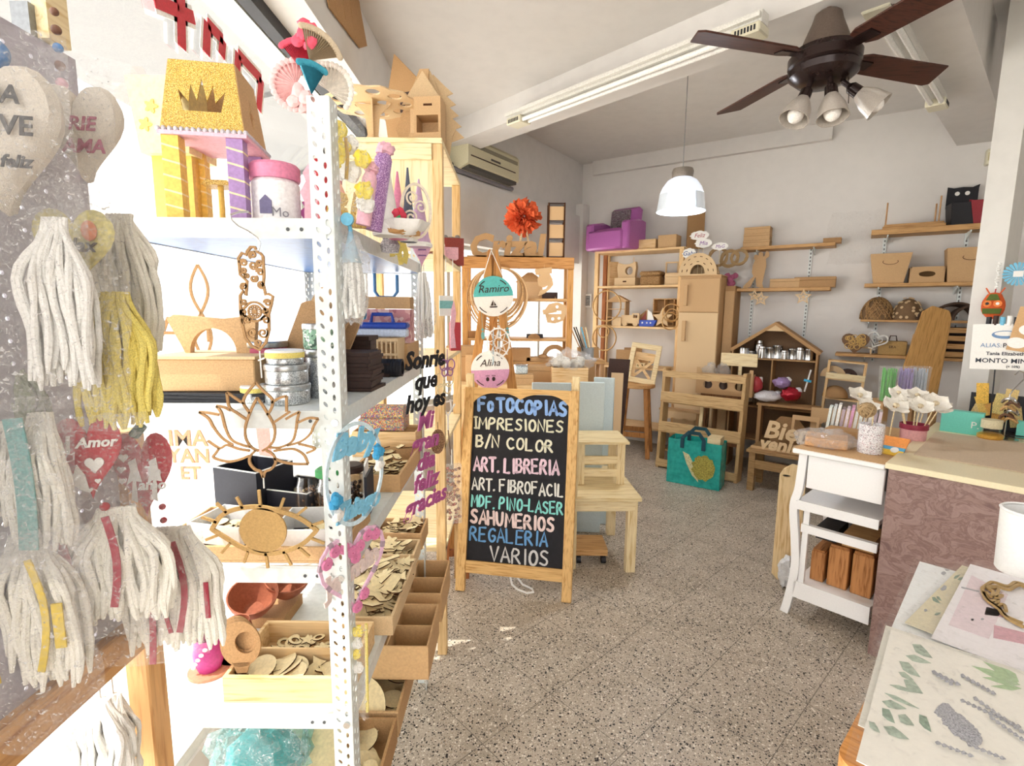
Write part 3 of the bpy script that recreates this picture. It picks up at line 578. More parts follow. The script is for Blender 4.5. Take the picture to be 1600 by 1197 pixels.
def hoop(x, y, r, label, off, wd=.012, tilt=0):
    p = bw(x, y, off); o = one('hoop', label, 'hoop', G().tube(circ3(r), (wd * 1.0, wd * .62), 8, closed=True), wood('bent_wood', '#cda66f', '#b08850', 'x', 1, .5, False), (p.x, p.y, p.z), BRZ + tilt); return o
def circ3(r, n=40): return [(r * cos(2 * pi * i / n), 0, r * sin(2 * pi * i / n)) for i in range(n)]
hoop(948, 478, .165, 'large thin wooden hoop hung on the corner shelf post', .39)
hoop(944, 528, .14, 'wooden hoop hung low on the corner shelf, under the largest one', .39)
hoop(943, 518, .065, 'smallest wooden hoop hung inside the lower hoop', .40, .01)
hoop(1049, 489, .09, 'wooden ring hung beside the fridge, topmost of its bunch', .42, .01, rad(35)); hoop(1050, 492, .06, 'small wooden ring within the bunch beside the fridge', .43, .01, rad(30)); hoop(1047, 502, .085, 'wooden ring hanging lowest in the bunch beside the fridge', .44, .01, rad(40))
# boards stacked under the third level
for i, (x, wd, hh, tl) in enumerate(((978, .18, .18, 24), (992, .2, .2, 20), (1006, .16, .12, 15))):
    one('board', ('brown board leaning at the back of the desk shelf', 'darker board leaning at the desk shelf beside the frame', 'short board lying on the desk shelf beside the frame')[i], 'board', G().box(-wd / 2, wd / 2, -.008, .008, 0, hh), (MDF, MDFD, PINE)[i], on_unit(x, 3, .18 - .06 * i), BRZ + rad(20), rx=rad(-tl), smooth=False)
dr = thing('peg_rack', 'pale block with round holes on the desk shelf', 'rack', on_unit(1000, 3, .34), BRZ)
G().prism([rect(-.09, .09, 0, .05)] + [circ(.014, 12, x, .025)[::-1] for x in (-.06, -.02, .02, .06)], .06).obj('block', PALE, dr, smooth=False)
# --- fridge of mdf and what is on it
F0 = bw(1056, 560, .5); F1 = bw(1118, 560, .5); fw = (F1 - F0).length; FT = bw(1117, 431, .5).z
fr_ = thing('toy_fridge', 'tall mdf toy fridge with two doors and bar handles', 'toy fridge', (F0.x, F0.y, 0), BRZ)
G().box(0, fw, .018, .33, 0, FT).box(-.006, fw + .006, -.004, .34, FT, FT + .012).obj('body', MDF, fr_, smooth=False, bev=.002)
ZS = bw(1085, 488, .5).z
for z0, z1 in ((ZS + .004, FT - .02), (.12, ZS - .004)):
    d_ = G().box(.004, fw - .004, 0, .018, z0, z1).obj('door', MDFL if z0 < ZS else MDF, fr_, smooth=False, bev=.003)
    hz = z0 + .06 if z0 > ZS else z1 - .28
    hd = G().box(.05, .085, -.03, -.012, hz, hz + .2).box(.05, .085, -.012, 0, hz, hz + .02).box(.05, .085, -.012, 0, hz + .18, hz + .2).obj('handle', MDF, d_, smooth=False, bev=.002)
ov = thing('toy_oven', 'mdf arched toy oven with brick marks standing on the fridge', 'toy oven', tuple(Vector((F0.x, F0.y, FT + .0125)) + BU * (fw * .42) - BN * .05), BRZ)
arc = [(.17 * cos(pi * i / 24), .005 + .2 * sin(pi * i / 24)) for i in range(25)]; door = [(.07 * cos(pi * i / 16), .012 + .09 * sin(pi * i / 16)) for i in range(17)]
G().prism([[(.185, 0)] + [(x * 1.08, z * 1.03) for x, z in arc] + [(-.185, 0)], door[::-1]], .012, T(0, -.04, 0)).obj('front', [MDFL, BURNT], ov, smooth=False)
G().lathe([(.165, -.035), (.165, .16), (0, .16)], 24, T(rx=rad(-90)), a0=pi, a1=2 * pi).obj('vault', MDF, ov)
G().box(-.16, .16, -.03, .16, 0, .004).obj('floor', BURNT, ov, smooth=False)
for r_, n_ in ((.105, 5), (.15, 8)):
    for i in range(n_):
        a = pi * (i + .5) / n_; G().box(-.012, .012, -.0475, -.046, -.003, .003, M=T(r_ * cos(a), 0, .01 + r_ * 1.12 * sin(a), ry=-a + pi / 2)).obj('brick_mark', BURNT, ov, smooth=False)
sec = bw(1128, 500, .5)
c2 = thing('wooden_cabinet', 'second brown mdf cabinet standing behind the fridge', 'cabinet', tuple((CORNER + BU * 1.742 + BN * .3).xy) + (0,), BRZ)
G().box(0, .095, 0, .28, 0, bw(1135, 447, .3).z).obj('body', MDFD, c2, smooth=False, bev=.003); G().box(.006, .09, -.012, 0, .1, bw(1135, 455, .3).z).obj('door', MDF, c2, smooth=False, bev=.002)
C2T = bw(1135, 447, .3).z
# paper cake toppers on sticks in a bottle behind the oven
def topper(px_, py_, w, h, label, col, txt, off=.42):
    p = bw(px_, py_, off); o = thing('paper_topper', label, 'topper', (p.x, p.y, p.z), BRZ)
    n = 22; pr = [(w / 2 * cos(2 * pi * i / n) * (1 + .1 * sin(i * 3)), h / 2 * sin(2 * pi * i / n) * (1 + .1 * cos(i * 2.3))) for i in range(n)]
    G().prism(pr, .002).obj('card', PAPER, o, smooth=False); G().text(txt, h * .62, .001, T(0, -.002, -h * .2), shear=.25).obj('lettering', col, o, smooth=False)
    G().bar((0, .002, -h / 2), (0, .004, FT + .013 - p.z), .003).obj('stick', PALE, o, smooth=False)
RT = flat('red_ink', '#a8324a', .7); VT = flat('violet_ink', '#8c5aa3', .7); BT = flat('blue_ink', '#2d4f8c', .7)
topper(1093, 368, .18, .09, 'white topper with red lettering, topmost over the oven', RT, 'Feliz'); topper(1099, 380, .16, .09, 'white topper with violet lettering over the oven', VT, 'Mia')
topper(1077, 396, .13, .1, 'white topper with blue lettering beside the oven arch', BT, 'Gaby', .47); topper(1125, 385, .15, .07, 'small pale topper with violet lettering over the dried flowers', VT, 'MaG')
# dried flower rings
WREATH = flat('dried_twig', '#a98b62', .9)
for i, (x, y, r_) in enumerate(((1122, 402, .09), (1140, 404, .085), (1155, 402, .08))):
    p = bw(x, y, .3); g = G(); R_ = random.Random(i)
    for k in range(9):
        ph = R_.uniform(-.5, .5); th = R_.uniform(0, pi); rr = r_ * R_.uniform(.75, 1.05)
        g.tube([(rr * cos(a) + .004 * sin(5 * a + k), rr * sin(a) * sin(th) * .5, rr * sin(a)) for a in [2 * pi * j / 22 for j in range(22)]], .004, 4, closed=True)
    o = one('twig_wreath', ('dried twig wreath beside the oven arch', 'middle dried twig wreath over the brown cabinet', 'dried twig wreath nearest the upper wall shelf')[i], 'wreath', g, WREATH, tuple(p), BRZ)
g = G()
for k in range(9): g.blob((RND.uniform(-.04, .04), RND.uniform(-.03, .03), RND.uniform(0, .09)), .028, .3, 4, k, 8, 6)
p = bw(1142, 440, .2); one('artificial_flower', 'pink artificial flower on the brown cabinet behind the fridge', 'flower', g, flat('dusty_pink', '#b0607f', .8), (p.x, p.y, C2T + .02), BRZ)
# ================================================================== SHELVES ON THE BACK WALL
def rail(x, y0, y1, label):
    a = bw(x, y0, .012); b = bw(x, y1, .012); o = thing('wall_rail', label, 'shelf rail', (a.x, a.y, min(a.z, b.z)), BRZ); h = abs(a.z - b.z)
    G().box(-.013, .013, -.008, .01, 0, h).obj('rail', WMETAL, o, smooth=False); g = G()
    for i in range(int(h / .035)): g.box(-.005, .005, -.0088, -.0075, .01 + i * .035, .028 + i * .035)
    g.obj('slot', flat('slot_shadow_grey', '#6d6d6d', .7), o, smooth=False)
rail(1181, 392, 556, 'slotted white rail under the upper wall shelf, left of the stars'); rail(1268, 385, 550, 'slotted white rail behind the lower star'); rail(1384, 365, 566, 'slotted white rail behind the tall flared box'); rail(1513, 352, 566, 'slotted white rail beside the column')
def wall_shelf(x0, x1, y, yr, label, mat=OLDP, depth=.2, th=.03, br=()):
    P = bw(x0, y, depth); Q = bw(x1, yr, depth); w = (Q - P).xy.length; z = (P.z + Q.z) / 2
    o = thing('wall_shelf', label, 'shelf', (P.x, P.y, z), BRZ); G().box(0, w, 0, depth - .003, 0, th).obj('board', mat, o, smooth=False, bev=.003)
    for xb in br:
        d = (bw(xb, 400, depth) - P).xy.length; G().prism([(0, 0), (-depth + .03, 0), (-depth + .03, -.015), (0, -.06)], .008, T(d, depth - .012, 0, rz=rad(-90)) @ T(rz=pi)).obj('bracket', WMETAL, o, smooth=False)
    return z + th
ZA = wall_shelf(1157, 1305, 391, 384, 'upper wall shelf holding the stack of wooden boxes', br=(1181, 1270), depth=.22)
ZB = wall_shelf(1145, 1297, 457, 452, 'lower wall shelf with the dancing couple cut-out', br=(1181, 1268), depth=.22)
ZC = wall_shelf(1361, 1552, 369, 355, 'highest wall shelf holding the black owl box', br=(1384, 1513), th=.045, depth=.24)
ZD = wall_shelf(1350, 1545, 451, 443, 'wall shelf holding two flared boxes', br=(1378, 1503), depth=.24)
ZE = wall_shelf(1344, 1530, 504, 504, 'wall shelf holding the domed wicker baskets', br=(1368,), th=.02, depth=.24)
ZF = wall_shelf(1304, 1530, 561, 561, 'lowest wall shelf holding the heart plaques', br=(1368,), th=.025, depth=.24)
def ws(x, z, off=.11): p = bw(x, 480, off); return (p.x, p.y, z + .0008)
h3 = .062
for i in range(3): board_box('wooden_box', ('bottom flat box of the stack on the upper wall shelf', 'middle flat box of the stack on the upper wall shelf', 'top flat box of the stack on the upper wall shelf')[i], 'box', .235 - i * .004, .15, h3, MDF, ws(1176, ZA + i * (h3 + .001)), BRZ)
board_box('wooden_box', 'small low box alone at the end of the upper wall shelf', 'box', .14, .12, .045, MDFD, ws(1291, ZA), BRZ)
# dancing couple silhouette
cp = [(0, 0), (.05, .02), (.1, .14), (.12, .02), (.17, 0), (.2, 0), (.18, .06), (.2, .2), (.21, .27), (.2, .36), (.235, .39), (.23, .44), (.2, .46), (.185, .4), (.17, .385), (.165, .43), (.135, .45), (.115, .43), (.115, .4), (.095, .42), (.07, .41), (.065, .37), (.08, .35), (.06, .28), (.055, .2), (.075, .15), (-.03, .03), (-.04, 0)]
p = ws(1177, ZB, .14); one('couple_cutout', 'mdf silhouette of a dancing couple on the lower wall shelf', 'cut-out', G().prism([(x * .8 - .08, z * .78) for x, z in cp], .008), [MDF, BURNT], p, BRZ, smooth=False)
board_box('wooden_box', 'smaller brown box on the lower wall shelf beside the couple cut-out', 'box', .25, .15, .085, MDF, ws(1224, ZB), BRZ); board_box('wooden_box', 'longer brown box at the end of the lower wall shelf', 'box', .33, .15, .095, MDFD, ws(1270, ZB), BRZ)
for i, (x, y, off, lb) in enumerate(((1189, 467, .24, 'openwork wooden star hung under the couple cut-out'), (1179, 462, .235, 'smaller openwork star hung left of the other under the couple cut-out'), (1255, 464, .24, 'openwork wooden star hung under the longer brown box'))):
    p = bw(x, y, off); R_ = (.075, .06, .075)[i]
    one('star_ornament', lb, 'star', G().prism([star(R_, R_ * .45), star(R_ * .6, R_ * .27)[::-1]], .005).prism(star(R_ * .35, R_ * .16), .005).strip([(0, R_), (0, ZB - .031 - p.z)], .002, .002), [MDFL, BURNT], tuple(p), BRZ, smooth=False)
# clear bag hanging on the wall
p = bw(1335, 372, .03); g = G().sheet(lambda u, v: ((u - .5) * .4 + .02 * sin(7 * v), -.02 - .03 * noise.noise(Vector((u * 5, v * 5, 1))), (v - .5) * .46 + .02 * noise.noise(Vector((u * 6, 2, 3)))), 14, 14)
one('plastic_bag', 'empty clear plastic bag hung flat on the back wall', 'bag', g, plastic_film('wall_film', amount=.1, rough=.06, bump=2.0, scale=14), tuple(p), BRZ)
# top shelf C
hg = thing('peg_stand', 'brown board with upright pegs lying on the highest wall shelf', 'stand', ws(1412, ZC, .14), BRZ)
G().box(-.21, .21, -.05, .05, 0, .028).box(-.2, .2, -.03, .03, .028, .045).obj('base', OLDP, hg, smooth=False, bev=.003)
for x, h in ((-.19, .19), (.14, .15), (.165, .21)): G().cyl(.006, h, 8, T(x, 0, .04)).obj('peg', OLDZ, hg)
def flared(w0, w1, d0, d1, h, g=None, t=.006):
    g = g or G(); vs = []
    for (w, d, z) in ((w0, d0, 0), (w1, d1, h), (w1 - 2 * t, d1 - 2 * t, h), (w0 - 2 * t, d0 - 2 * t, t)):
        vs += [(-w / 2, -d / 2, z), (w / 2, -d / 2, z), (w / 2, d / 2, z), (-w / 2, d / 2, z)]
    fs = [(3, 2, 1, 0), (12, 13, 14, 15)]
    for k in range(3): fs += [(k * 4 + i, k * 4 + (i + 1) % 4, k * 4 + 4 + (i + 1) % 4, k * 4 + 4 + i) for i in range(4)]
    return g.add(vs, fs)
ow = thing('owl_box', 'black owl-shaped box with white eyes on the highest wall shelf', 'box', ws(1486, ZC, .14), BRZ + rad(8))
flared(.17, .2, .13, .16, .17).obj('body', BLACK, ow, smooth=False)
G().prism([(-.1, .15), (.1, .15), (.1, .3), (.105, .33), (.06, .31), (0, .315), (-.06, .31), (-.1, .32)], .008, T(0, .075, 0)).obj('back_panel', BLACK, ow, smooth=False)
for x in (-.035, .03): G().cyl(.016, .004, 14, T(x, .072, .265, rx=rad(90))).obj('eye', PAPER, ow)
rb = thing('flared_box', 'dark red flared box on the highest wall shelf', 'box', ws(1525, ZC, .14), BRZ); flared(.18, .25, .12, .17, .18).obj('body', flat('dark_red_paint', '#8f1f2b', .5), rb, smooth=False)
G().prism([(-.125, .17), (.125, .17), (.12, .215), (.06, .2), (0, .21), (-.06, .2), (-.12, .215)], .006, T(0, .08, 0)).obj('back_panel', flat('dark_red_paint', '#8f1f2b', .5), rb, smooth=False)
# shelf D
for x, w0, w1, h, lb in ((1383, .21, .29, .25, 'flared mdf bin with an oval mark on the wall shelf, nearer the clear bag'), (1505, .26, .31, .27, 'flared mdf bin on the wall shelf beside the column')):
    b_ = thing('flared_bin', lb, 'bin', ws(x, ZD, .13), BRZ); flared(w0, w1, .15, .2, h).obj('body', MDF, b_, smooth=False)
    G().prism([circ(.05, 20, 0, h * .72, sx=1.1, sz=.5), circ(.046, 20, 0, h * .72, sx=1.1, sz=.46)[::-1]], .002, T(0, -.088 - .005, 0, rx=0)).obj('oval_mark', BURNT, b_, smooth=False)
tb = thing('tissue_box', 'mdf tissue box with an oval opening between the flared bins', 'tissue box', ws(1441, ZD, .13), BRZ)
G().prism([[(-.115, 0), (.115, 0), (.105, .13), (-.105, .13)], circ(.055, 20, 0, .07, sz=.42)[::-1]], .006, T(0, -.08, 0)).box(-.105, .105, -.075, .075, .124, .13).box(-.115, -.109, -.075, .075, 0, .125).box(.109, .115, -.075, .075, 0, .125).obj('body', MDF, tb, smooth=False)
G().box(-.108, .108, .06, .07, .001, .123).obj('back_panel', MDFD, tb, smooth=False)
# shelf E: domes and dark wicker
def dome(x, z, r, h, mat, label, off=.13, lattice=True, name='wicker_dome'):
    o = thing(name, label, 'basket', ws(x, z, off), BRZ); G().lathe([(r * .96 * cos(a), h * .96 * sin(a)) for a in [pi / 2 * i / 8 for i in range(9)]], 20).obj('lining', flat('lining_brown', '#7d6247', .9), o)
    g = G(); R_ = random.Random(int(x))
    if lattice:
        for k in range(64):
            a0 = R_.uniform(0, 2 * pi); da = R_.uniform(.6, 2.2) * R_.choice((-1, 1)); pts = []
            for j in range(9):
                e = pi / 2 * j / 8; a = a0 + da * j / 8; pts.append((r * cos(e) * cos(a), r * cos(e) * sin(a), h * sin(e) + .003))
            g.tube(pts, .003, 4)
        g.obj('wicker_weave', mat, o)
    else:
        for k in range(30):
            e = R_.uniform(.1, 1.3); a = R_.uniform(pi, 2 * pi); g.cyl(.012, .006, 8, T(r * cos(e) * cos(a), r * cos(e) * sin(a), h * sin(e)) @ Matrix.Rotation(a, 4, 'Z') @ Matrix.Rotation(pi / 2 - e, 4, 'Y'))
        g.obj('pale_dot', mat, o)
dome(1371, ZE, .125, .19, WICK, 'pale wicker dome on the wall shelf, nearer the rosette side'); dome(1419, ZE, .11, .19, MDFL, 'dark brown dome with pale round dots on the wall shelf', lattice=False)
DKW = flat('dark_wicker', '#4a372b', .8, noise_amt=.2, nscale=80)
for i, (x, r) in enumerate(((1452, .09), (1492, .15), (1518, .13))):
    g = G(); [g.tube([(rr * cos(a), .05 * (k - 1.5), rr * sin(a) * .9 + .004) for a in [pi * j / 18 for j in range(19)]], .012, 6) for k, rr in enumerate((r, r * .98, r * .94, r * .9))]
    one('wicker_arch', ('small dark wicker arch beside the dotted dome', 'large dark wicker arch behind the leaning plank', 'dark wicker arch against the column')[i], 'basket', g, DKW, ws(x, ZE, .13), BRZ + rad(8))
# shelf F: hearts, small bench, gold box, slatted crate
hp = thing('heart_plaque', 'brown heart plaque covered in gold loops on the lowest wall shelf', 'plaque', ws(1342, ZF, .235)[:2] + (ZF + .0008,), BRZ - rad(5))
G().prism([(x * .95, z + .085) for x, z in heart(.22, .19)], .008).obj('panel', flat('plaque_brown', '#6e4f33', .6), hp, smooth=False)
g = G(); R_ = random.Random(3)
for k in range(22): g.strip(circ(R_.uniform(.012, .026), 10, R_.uniform(-.065, .065), R_.uniform(.055, .15)), .006, .006, closed=True, M=T(0, -.006, 0))
g.obj('gold_loops', flat('old_gold', '#cda55a', .5), hp, smooth=False)
p = ws(1370, ZF, .2); one('heart_ornament', 'pale outlined heart on the lowest wall shelf beside the gold box', 'ornament', G().strip([(x, z + .075) for x, z in heart(.15, .13)], .012, .012, closed=True).strip([(x, z + .075) for x, z in heart(.08, .07)], .007, .01, closed=True).box(-.03, .03, -.03, .03, 0, .006), flat('pale_grey_paint', '#d5d2cc', .6), (p[0], p[1], p[2] + .05), BRZ + rad(-15), ry=rad(20), smooth=False)
bn = thing('toy_bench', 'tiny pale wooden bench below the outlined heart', 'toy bench', ws(1355, ZF, .17), BRZ)
G().box(-.07, .07, -.03, .03, .05, .06).obj('seat', MDFL, bn, smooth=False)
for x in (-.06, .06): G().box(x - .006, x + .006, -.03, .03, 0, .05).obj('leg', MDFL, bn, smooth=False)
gb = thing('gold_box', 'gold coloured box with a loop handle on the lowest wall shelf', 'box', ws(1401, ZF, .13), BRZ); G().box(-.1, .1, -.05, .05, 0, .12).obj('body', flat('dull_gold_card', '#b08d52', .5), gb, smooth=False, bev=.004)
G().tube([(-.03, 0, .12), (-.02, 0, .165), (.02, 0, .165), (.03, 0, .12)], .005, 6).obj('handle', DKBROWN, gb); G().text('ERA', .03, .001, T(0, -.051, .06)).obj('lettering', DKBROWN, gb, smooth=False)
sc_ = thing('slatted_crate', 'brown slatted wooden crate beside the column', 'crate', ws(1502, ZF, .14), BRZ)
for i in range(4): G().box(-.17, .17, -.1, -.085, .01 + i * .065, .052 + i * .065).obj('slat', OLDP, sc_, smooth=False, bev=.003)
for x in (-.165, .165): G().box(x - .012, x + .012, -.085, .1, 0, .26).obj('side', OLDP, sc_, smooth=False)
G().box(-.15, .15, .085, .095, 0, .25).obj('back_panel', DKBROWN, sc_, smooth=False)
# tall plank leaning in front of the shelves
p = bw(1450, 480, .62); lp = thing('wooden_plank', 'tall tapered wooden plank leaning before the wicker shelf', 'plank', (p.x, p.y, 1.0), BRZ + rad(10), rx=rad(-10), ry=rad(9))
G().prism([(-.14, -.2), (.14, -.2), (.1, .5), (.075, .56), (-.04, .58), (-.09, .53)], .04).obj('face', wood('plank_brown', '#c09256', '#a17740', 'z'), lp, smooth=False, bev=.006)
G().box(-.1, -.06, .02, .05, -.2, .35).obj('batten', OLDZ, lp, smooth=False)
# plinth cabinet the goods near the counter stand on
# --- doll house shelf with tins
hP = bw(1142, 560, .42); hQ = bw(1280, 548, .42); hw = (hQ - hP).xy.length; zr = bw(1278, 546, .42).z; za = bw(1216, 503, .42).z; zl = bw(1205, 561, .42).z
dh = thing('house_shelf', 'brown house-shaped display shelf holding metal jars', 'shelf', (hP.x, hP.y, 0), BRZ); D_ = .26; RD = flat('dark_brown_board', '#7a5c40', .7, noise_amt=.12)
rf = G().prism([(-.02, zr - .03), (hw * .5, za), (hw * .5, za - .03), (0, zr - .055)], D_, T(0, D_ / 2, 0)).obj('roof', MDFD, dh, smooth=False); G().prism([(hw + .02, zr - .03), (hw * .5, za), (hw * .5, za - .03), (hw, zr - .055)], D_, T(0, D_ / 2, 0)).obj('roof', MDFD, dh, smooth=False)
for x in (0.005, hw - .02): G().box(x, x + .015, 0, D_, .3, zr - .04).obj('side', MDFD, dh, smooth=False)
G().prism([(.005, .3), (hw - .005, .3), (hw - .005, zr - .04), (hw * .5, za - .03), (.005, zr - .04)], .006, T(0, D_ - .01, 0)).obj('back_panel', RD, dh, smooth=False)
for z in (zl, .62, .3): G().box(.02, hw - .02, .002, D_ - .014, z - .012, z).obj('shelf', MDFD, dh, smooth=False)
G().box(hw * .49, hw * .49 + .012, .002, D_ - .014, .62, zl - .012).obj('divider', MDFD, dh, smooth=False); [G().box(x, x + .015, .004, D_ - .014, 0, .3).obj('foot', MDFD, dh, smooth=False) for x in (.02, hw - .035)]
G().prism([(hw * .5 - .09, za - .085), (hw * .5 + .09, za - .085), (hw * .5, za - .03)], .01, T(0, .01, 0)).obj('gable_board', MDFL, dh, smooth=False)
def inhouse(f, z, y): v = Vector((hP.x, hP.y, 0)) + BU * (hw * f) - BN * y; return (v.x, v.y, z + .0008)
def metal_cup(r, h): return G().lathe([(0, 0), (r, 0), (r, .004), (r * .97, .008), (r * .97, h * .85), (r, h * .87), (r, h), (r * .92, h), (r * .92, .01), (0, .008)], 20)
def metal_can(r, h):
    return G().lathe([(0, 0), (r, 0), (r, h * .78), (r * .8, h * .84), (r * .8, h * .87), (r * .86, h * .87), (r * .86, h), (0, h)], 20)
tins = [(.13, .05, .085, 'cup', .08, 'small steel cup first from the fridge on the house shelf'), (.22, .035, .06, 'can', .1, 'low steel pot with lid on the house shelf'), (.3, .045, .16, 'can', .16, 'tall steel canister under the gable'), (.36, .035, .11, 'can', .06, 'clear topped steel can before the tall canister'), (.44, .04, .1, 'cup', .1, 'plain steel beaker, middle of the house shelf'), (.53, .045, .12, 'cup', .12, 'broad steel beaker, middle of the house shelf'), (.62, .035, .08, 'can', .07, 'small steel pot right of the broad beaker'), (.7, .04, .095, 'cup', .12, 'steel beaker third from the shelf end'), (.79, .04, .11, 'can', .1, 'steel can second from the shelf end'), (.89, .035, .1, 'cup', .09, 'steel cup at the end of the house shelf')]
for f_, r, h, k, y, lb in tins: one('steel_tin', lb, 'tin', metal_cup(r, h) if k == 'cup' else metal_can(r, h), STEEL, inhouse(f_, zl, y), 0, 'steel tins on the house shelf')
for f_, r, h, lb in ((.1, .04, .2, 'glass jar with steel lid behind the spice rack'), (.24, .042, .23, 'tall glass bottle with steel lid below the tins'), (.36, .038, .19, 'short glass bottle beside the house shelf divider')):
    j = thing('glass_jar', lb, 'jar', inhouse(f_, .62, .09)); G().lathe(jar_prof(r, h)).obj('body', GLASS, j); G().cyl(r * .9, .03, 20, T(z=h + .001)).obj('lid', STEEL, j)
# wrapped toys before the house shelf
SHR = flat('red_foil', '#a81f30', .15, metal=.4); 
for i, (x, y, r, mat, lb) in enumerate(((1200, 615, (.1, .06, .04), flat('white_foil', '#e8e6ea', .2), 'shiny white wrapped toy beside the spice rack'), (1236, 612, (.07, .05, .05), SHR, 'shiny red wrapped ball before the house shelf'), (1222, 594, (.06, .05, .04), flat('violet_foil', '#9d83b0', .2), 'violet and white wrapped toy before the house shelf'), (1182, 597, (.04, .04, .06), flat('red_white', '#b13a3f', .4), 'red capped bottle behind the spice rack'))):
    p = bw(x, y + 4, .56); r = tuple(q * 1.25 for q in r); o = thing('wrapped_toy', lb, 'toy', tuple(p)); G().blob((0, 0, 0), r, .25, 3, i + 2).obj('wrapper', mat, o); G().blob((r[0] * .7, 0, r[2] * .5), (r[0] * .4, r[1] * .5, r[2] * .5), .3, 3, i + 9, 10, 7).obj('knot', flat('white_foil', '#e8e6ea', .2), o)
p = bw(1262, 595, .52); st_ = thing('straw', 'pale straw with a blue collar standing by the house shelf', 'straw', tuple(p), ry=rad(12)); G().cyl(.007, .2, 8, T(z=-.1)).obj('stem', PAPER, st_); G().cyl(.03, .02, 14, T(z=-.01)).obj('collar', CYAN, st_)
# shelf the wrapped toys rest on
q = bw(1222, 640, .55); one('low_shelf_board', 'brown board under the wrapped toys before the house shelf', 'board', G().box(-.2, .3, -.085, .085, bw(1220, 624, .55).z - .06, bw(1220, 624, .55).z - .04).box(-.19, -.16, -.08, .08, 0, bw(1220, 624, .55).z - .06).box(.24, .27, -.08, .08, 0, bw(1220, 624, .55).z - .06), MDFD, (q.x, q.y, 0), BRZ, smooth=False)
# small pine shelf with hoops
sP = bw(1279, 600, .4); sQ = bw(1340, 600, .4); sw_ = (sQ - sP).xy.length; zt_ = bw(1310, 563, .4).z; z2 = bw(1310, 591, .4).z; z3 = bw(1310, 622, .4).z
ss = thing('small_shelf', 'small pine shelf rack with wooden arches in front of the hearts', 'shelf', (sP.x, sP.y, 0), BRZ, ry=rad(3))
for x in (0, sw_ - .02): G().box(x, x + .02, 0, .14, 0, zt_).obj('side', PINEZ, ss, smooth=False)
for z in (zt_, z2, z3, .35): G().box(.0, sw_, .003, .14, z - .012, z).obj('shelf', PINE, ss, smooth=False)
G().box(.0, sw_, -.012, 0, z2, z2 + .05).obj('front_bar', PALE, ss, smooth=False)
def arch(r, w, t=.03): return G().prism([(r * cos(pi * i / 20), r * sin(pi * i / 20)) for i in range(21)] + [((r - w) * cos(pi * i / 20), (r - w) * sin(pi * i / 20)) for i in range(20, -1, -1)], t)
for i, (f_, z, r, lb) in enumerate(((.35, z2, .1, 'mdf arch on the small pine shelf'), (.72, z2, .08, 'smaller dark arch on the small pine shelf'))):
    v = Vector((sP.x, sP.y, 0)) + BU * (sw_ * f_) - BN * .08; one('wooden_arch', lb, 'arch', arch(r, r * .5), [(MDFL, DKBROWN)[i]], (v.x, v.y, z + .001), BRZ, smooth=False)
v = Vector((sP.x, sP.y, 0)) + BU * (sw_ * .45) - BN * .07; one('wooden_bowl', 'upturned brown wooden bowl on the lower level of the small pine shelf', 'bowl', G().lathe([(.1 * cos(a), .1 * sin(a)) for a in [pi / 2 * i / 8 for i in range(9)]], 24), MDFD, (v.x, v.y, z3 + .001))
# ================================================================== FLOOR FURNITURE AT THE BACK
# bar stool with a frame on it
fl = atz(1020, 716, 0); st = thing('bar_stool', 'wooden bar stool carrying the pine picture frame', 'stool', (fl.x - .16, fl.y + .17, 0), rad(-20)); HS = .76
G().prism(circ(.19, 28), .035, T(0, 0, HS - .0175, rx=rad(90))).obj('seat', OLDP, st, bev=.004)
for x, y in ((-1, -1), (1, -1), (1, 1), (-1, 1)): G().bar((x * .16, y * .16, 0), (x * .105, y * .105, HS - .035), .045, m=0).obj('leg', wood('stool_wood', '#a9743f', '#83552b', 'z'), st, smooth=False, bev=.003)
for z, r in ((.24, .142), (.3, .138)):
    for a, b in (((-r, -r), (r, -r)), ((-r, r), (r, r))) if z < .27 else (((-r, -r), (-r, r)), ((r, -r), (r, r))): G().bar(a + (z,), b + (z,), .022, .05).obj('stretcher', wood('stool_wood', '#a9743f', '#83552b', 'z'), st, smooth=False)
pf = thing('picture_frame', 'pale pine frame with a crossed slat insert leaning on the stool', 'frame', (fl.x - .13, fl.y + .17, HS + .001), rad(-22), rx=rad(-12), ry=rad(7)); fw_, fh_ = .31, .42
G().prism([rect(-fw_ / 2, fw_ / 2, 0, fh_), rect(-fw_ / 2 + .05, fw_ / 2 - .05, .055, fh_ - .055)[::-1]], .025).obj('frame', PALE, pf, smooth=False, bev=.003)
G().box(-.1, .1, .03, .04, .25, .33).obj('slat', PINE, pf, smooth=False)
for a, b in (((-.09, .06), (.09, .25)), ((.09, .06), (-.09, .25))): G().strip([a, b], .028, .012, M=T(0, .03, 0)).obj('cross_slat', PINE, pf, smooth=False)
G().box(-.105, -.075, .02, .032, .06, .27).obj('side_slat', PINE, pf, smooth=False)
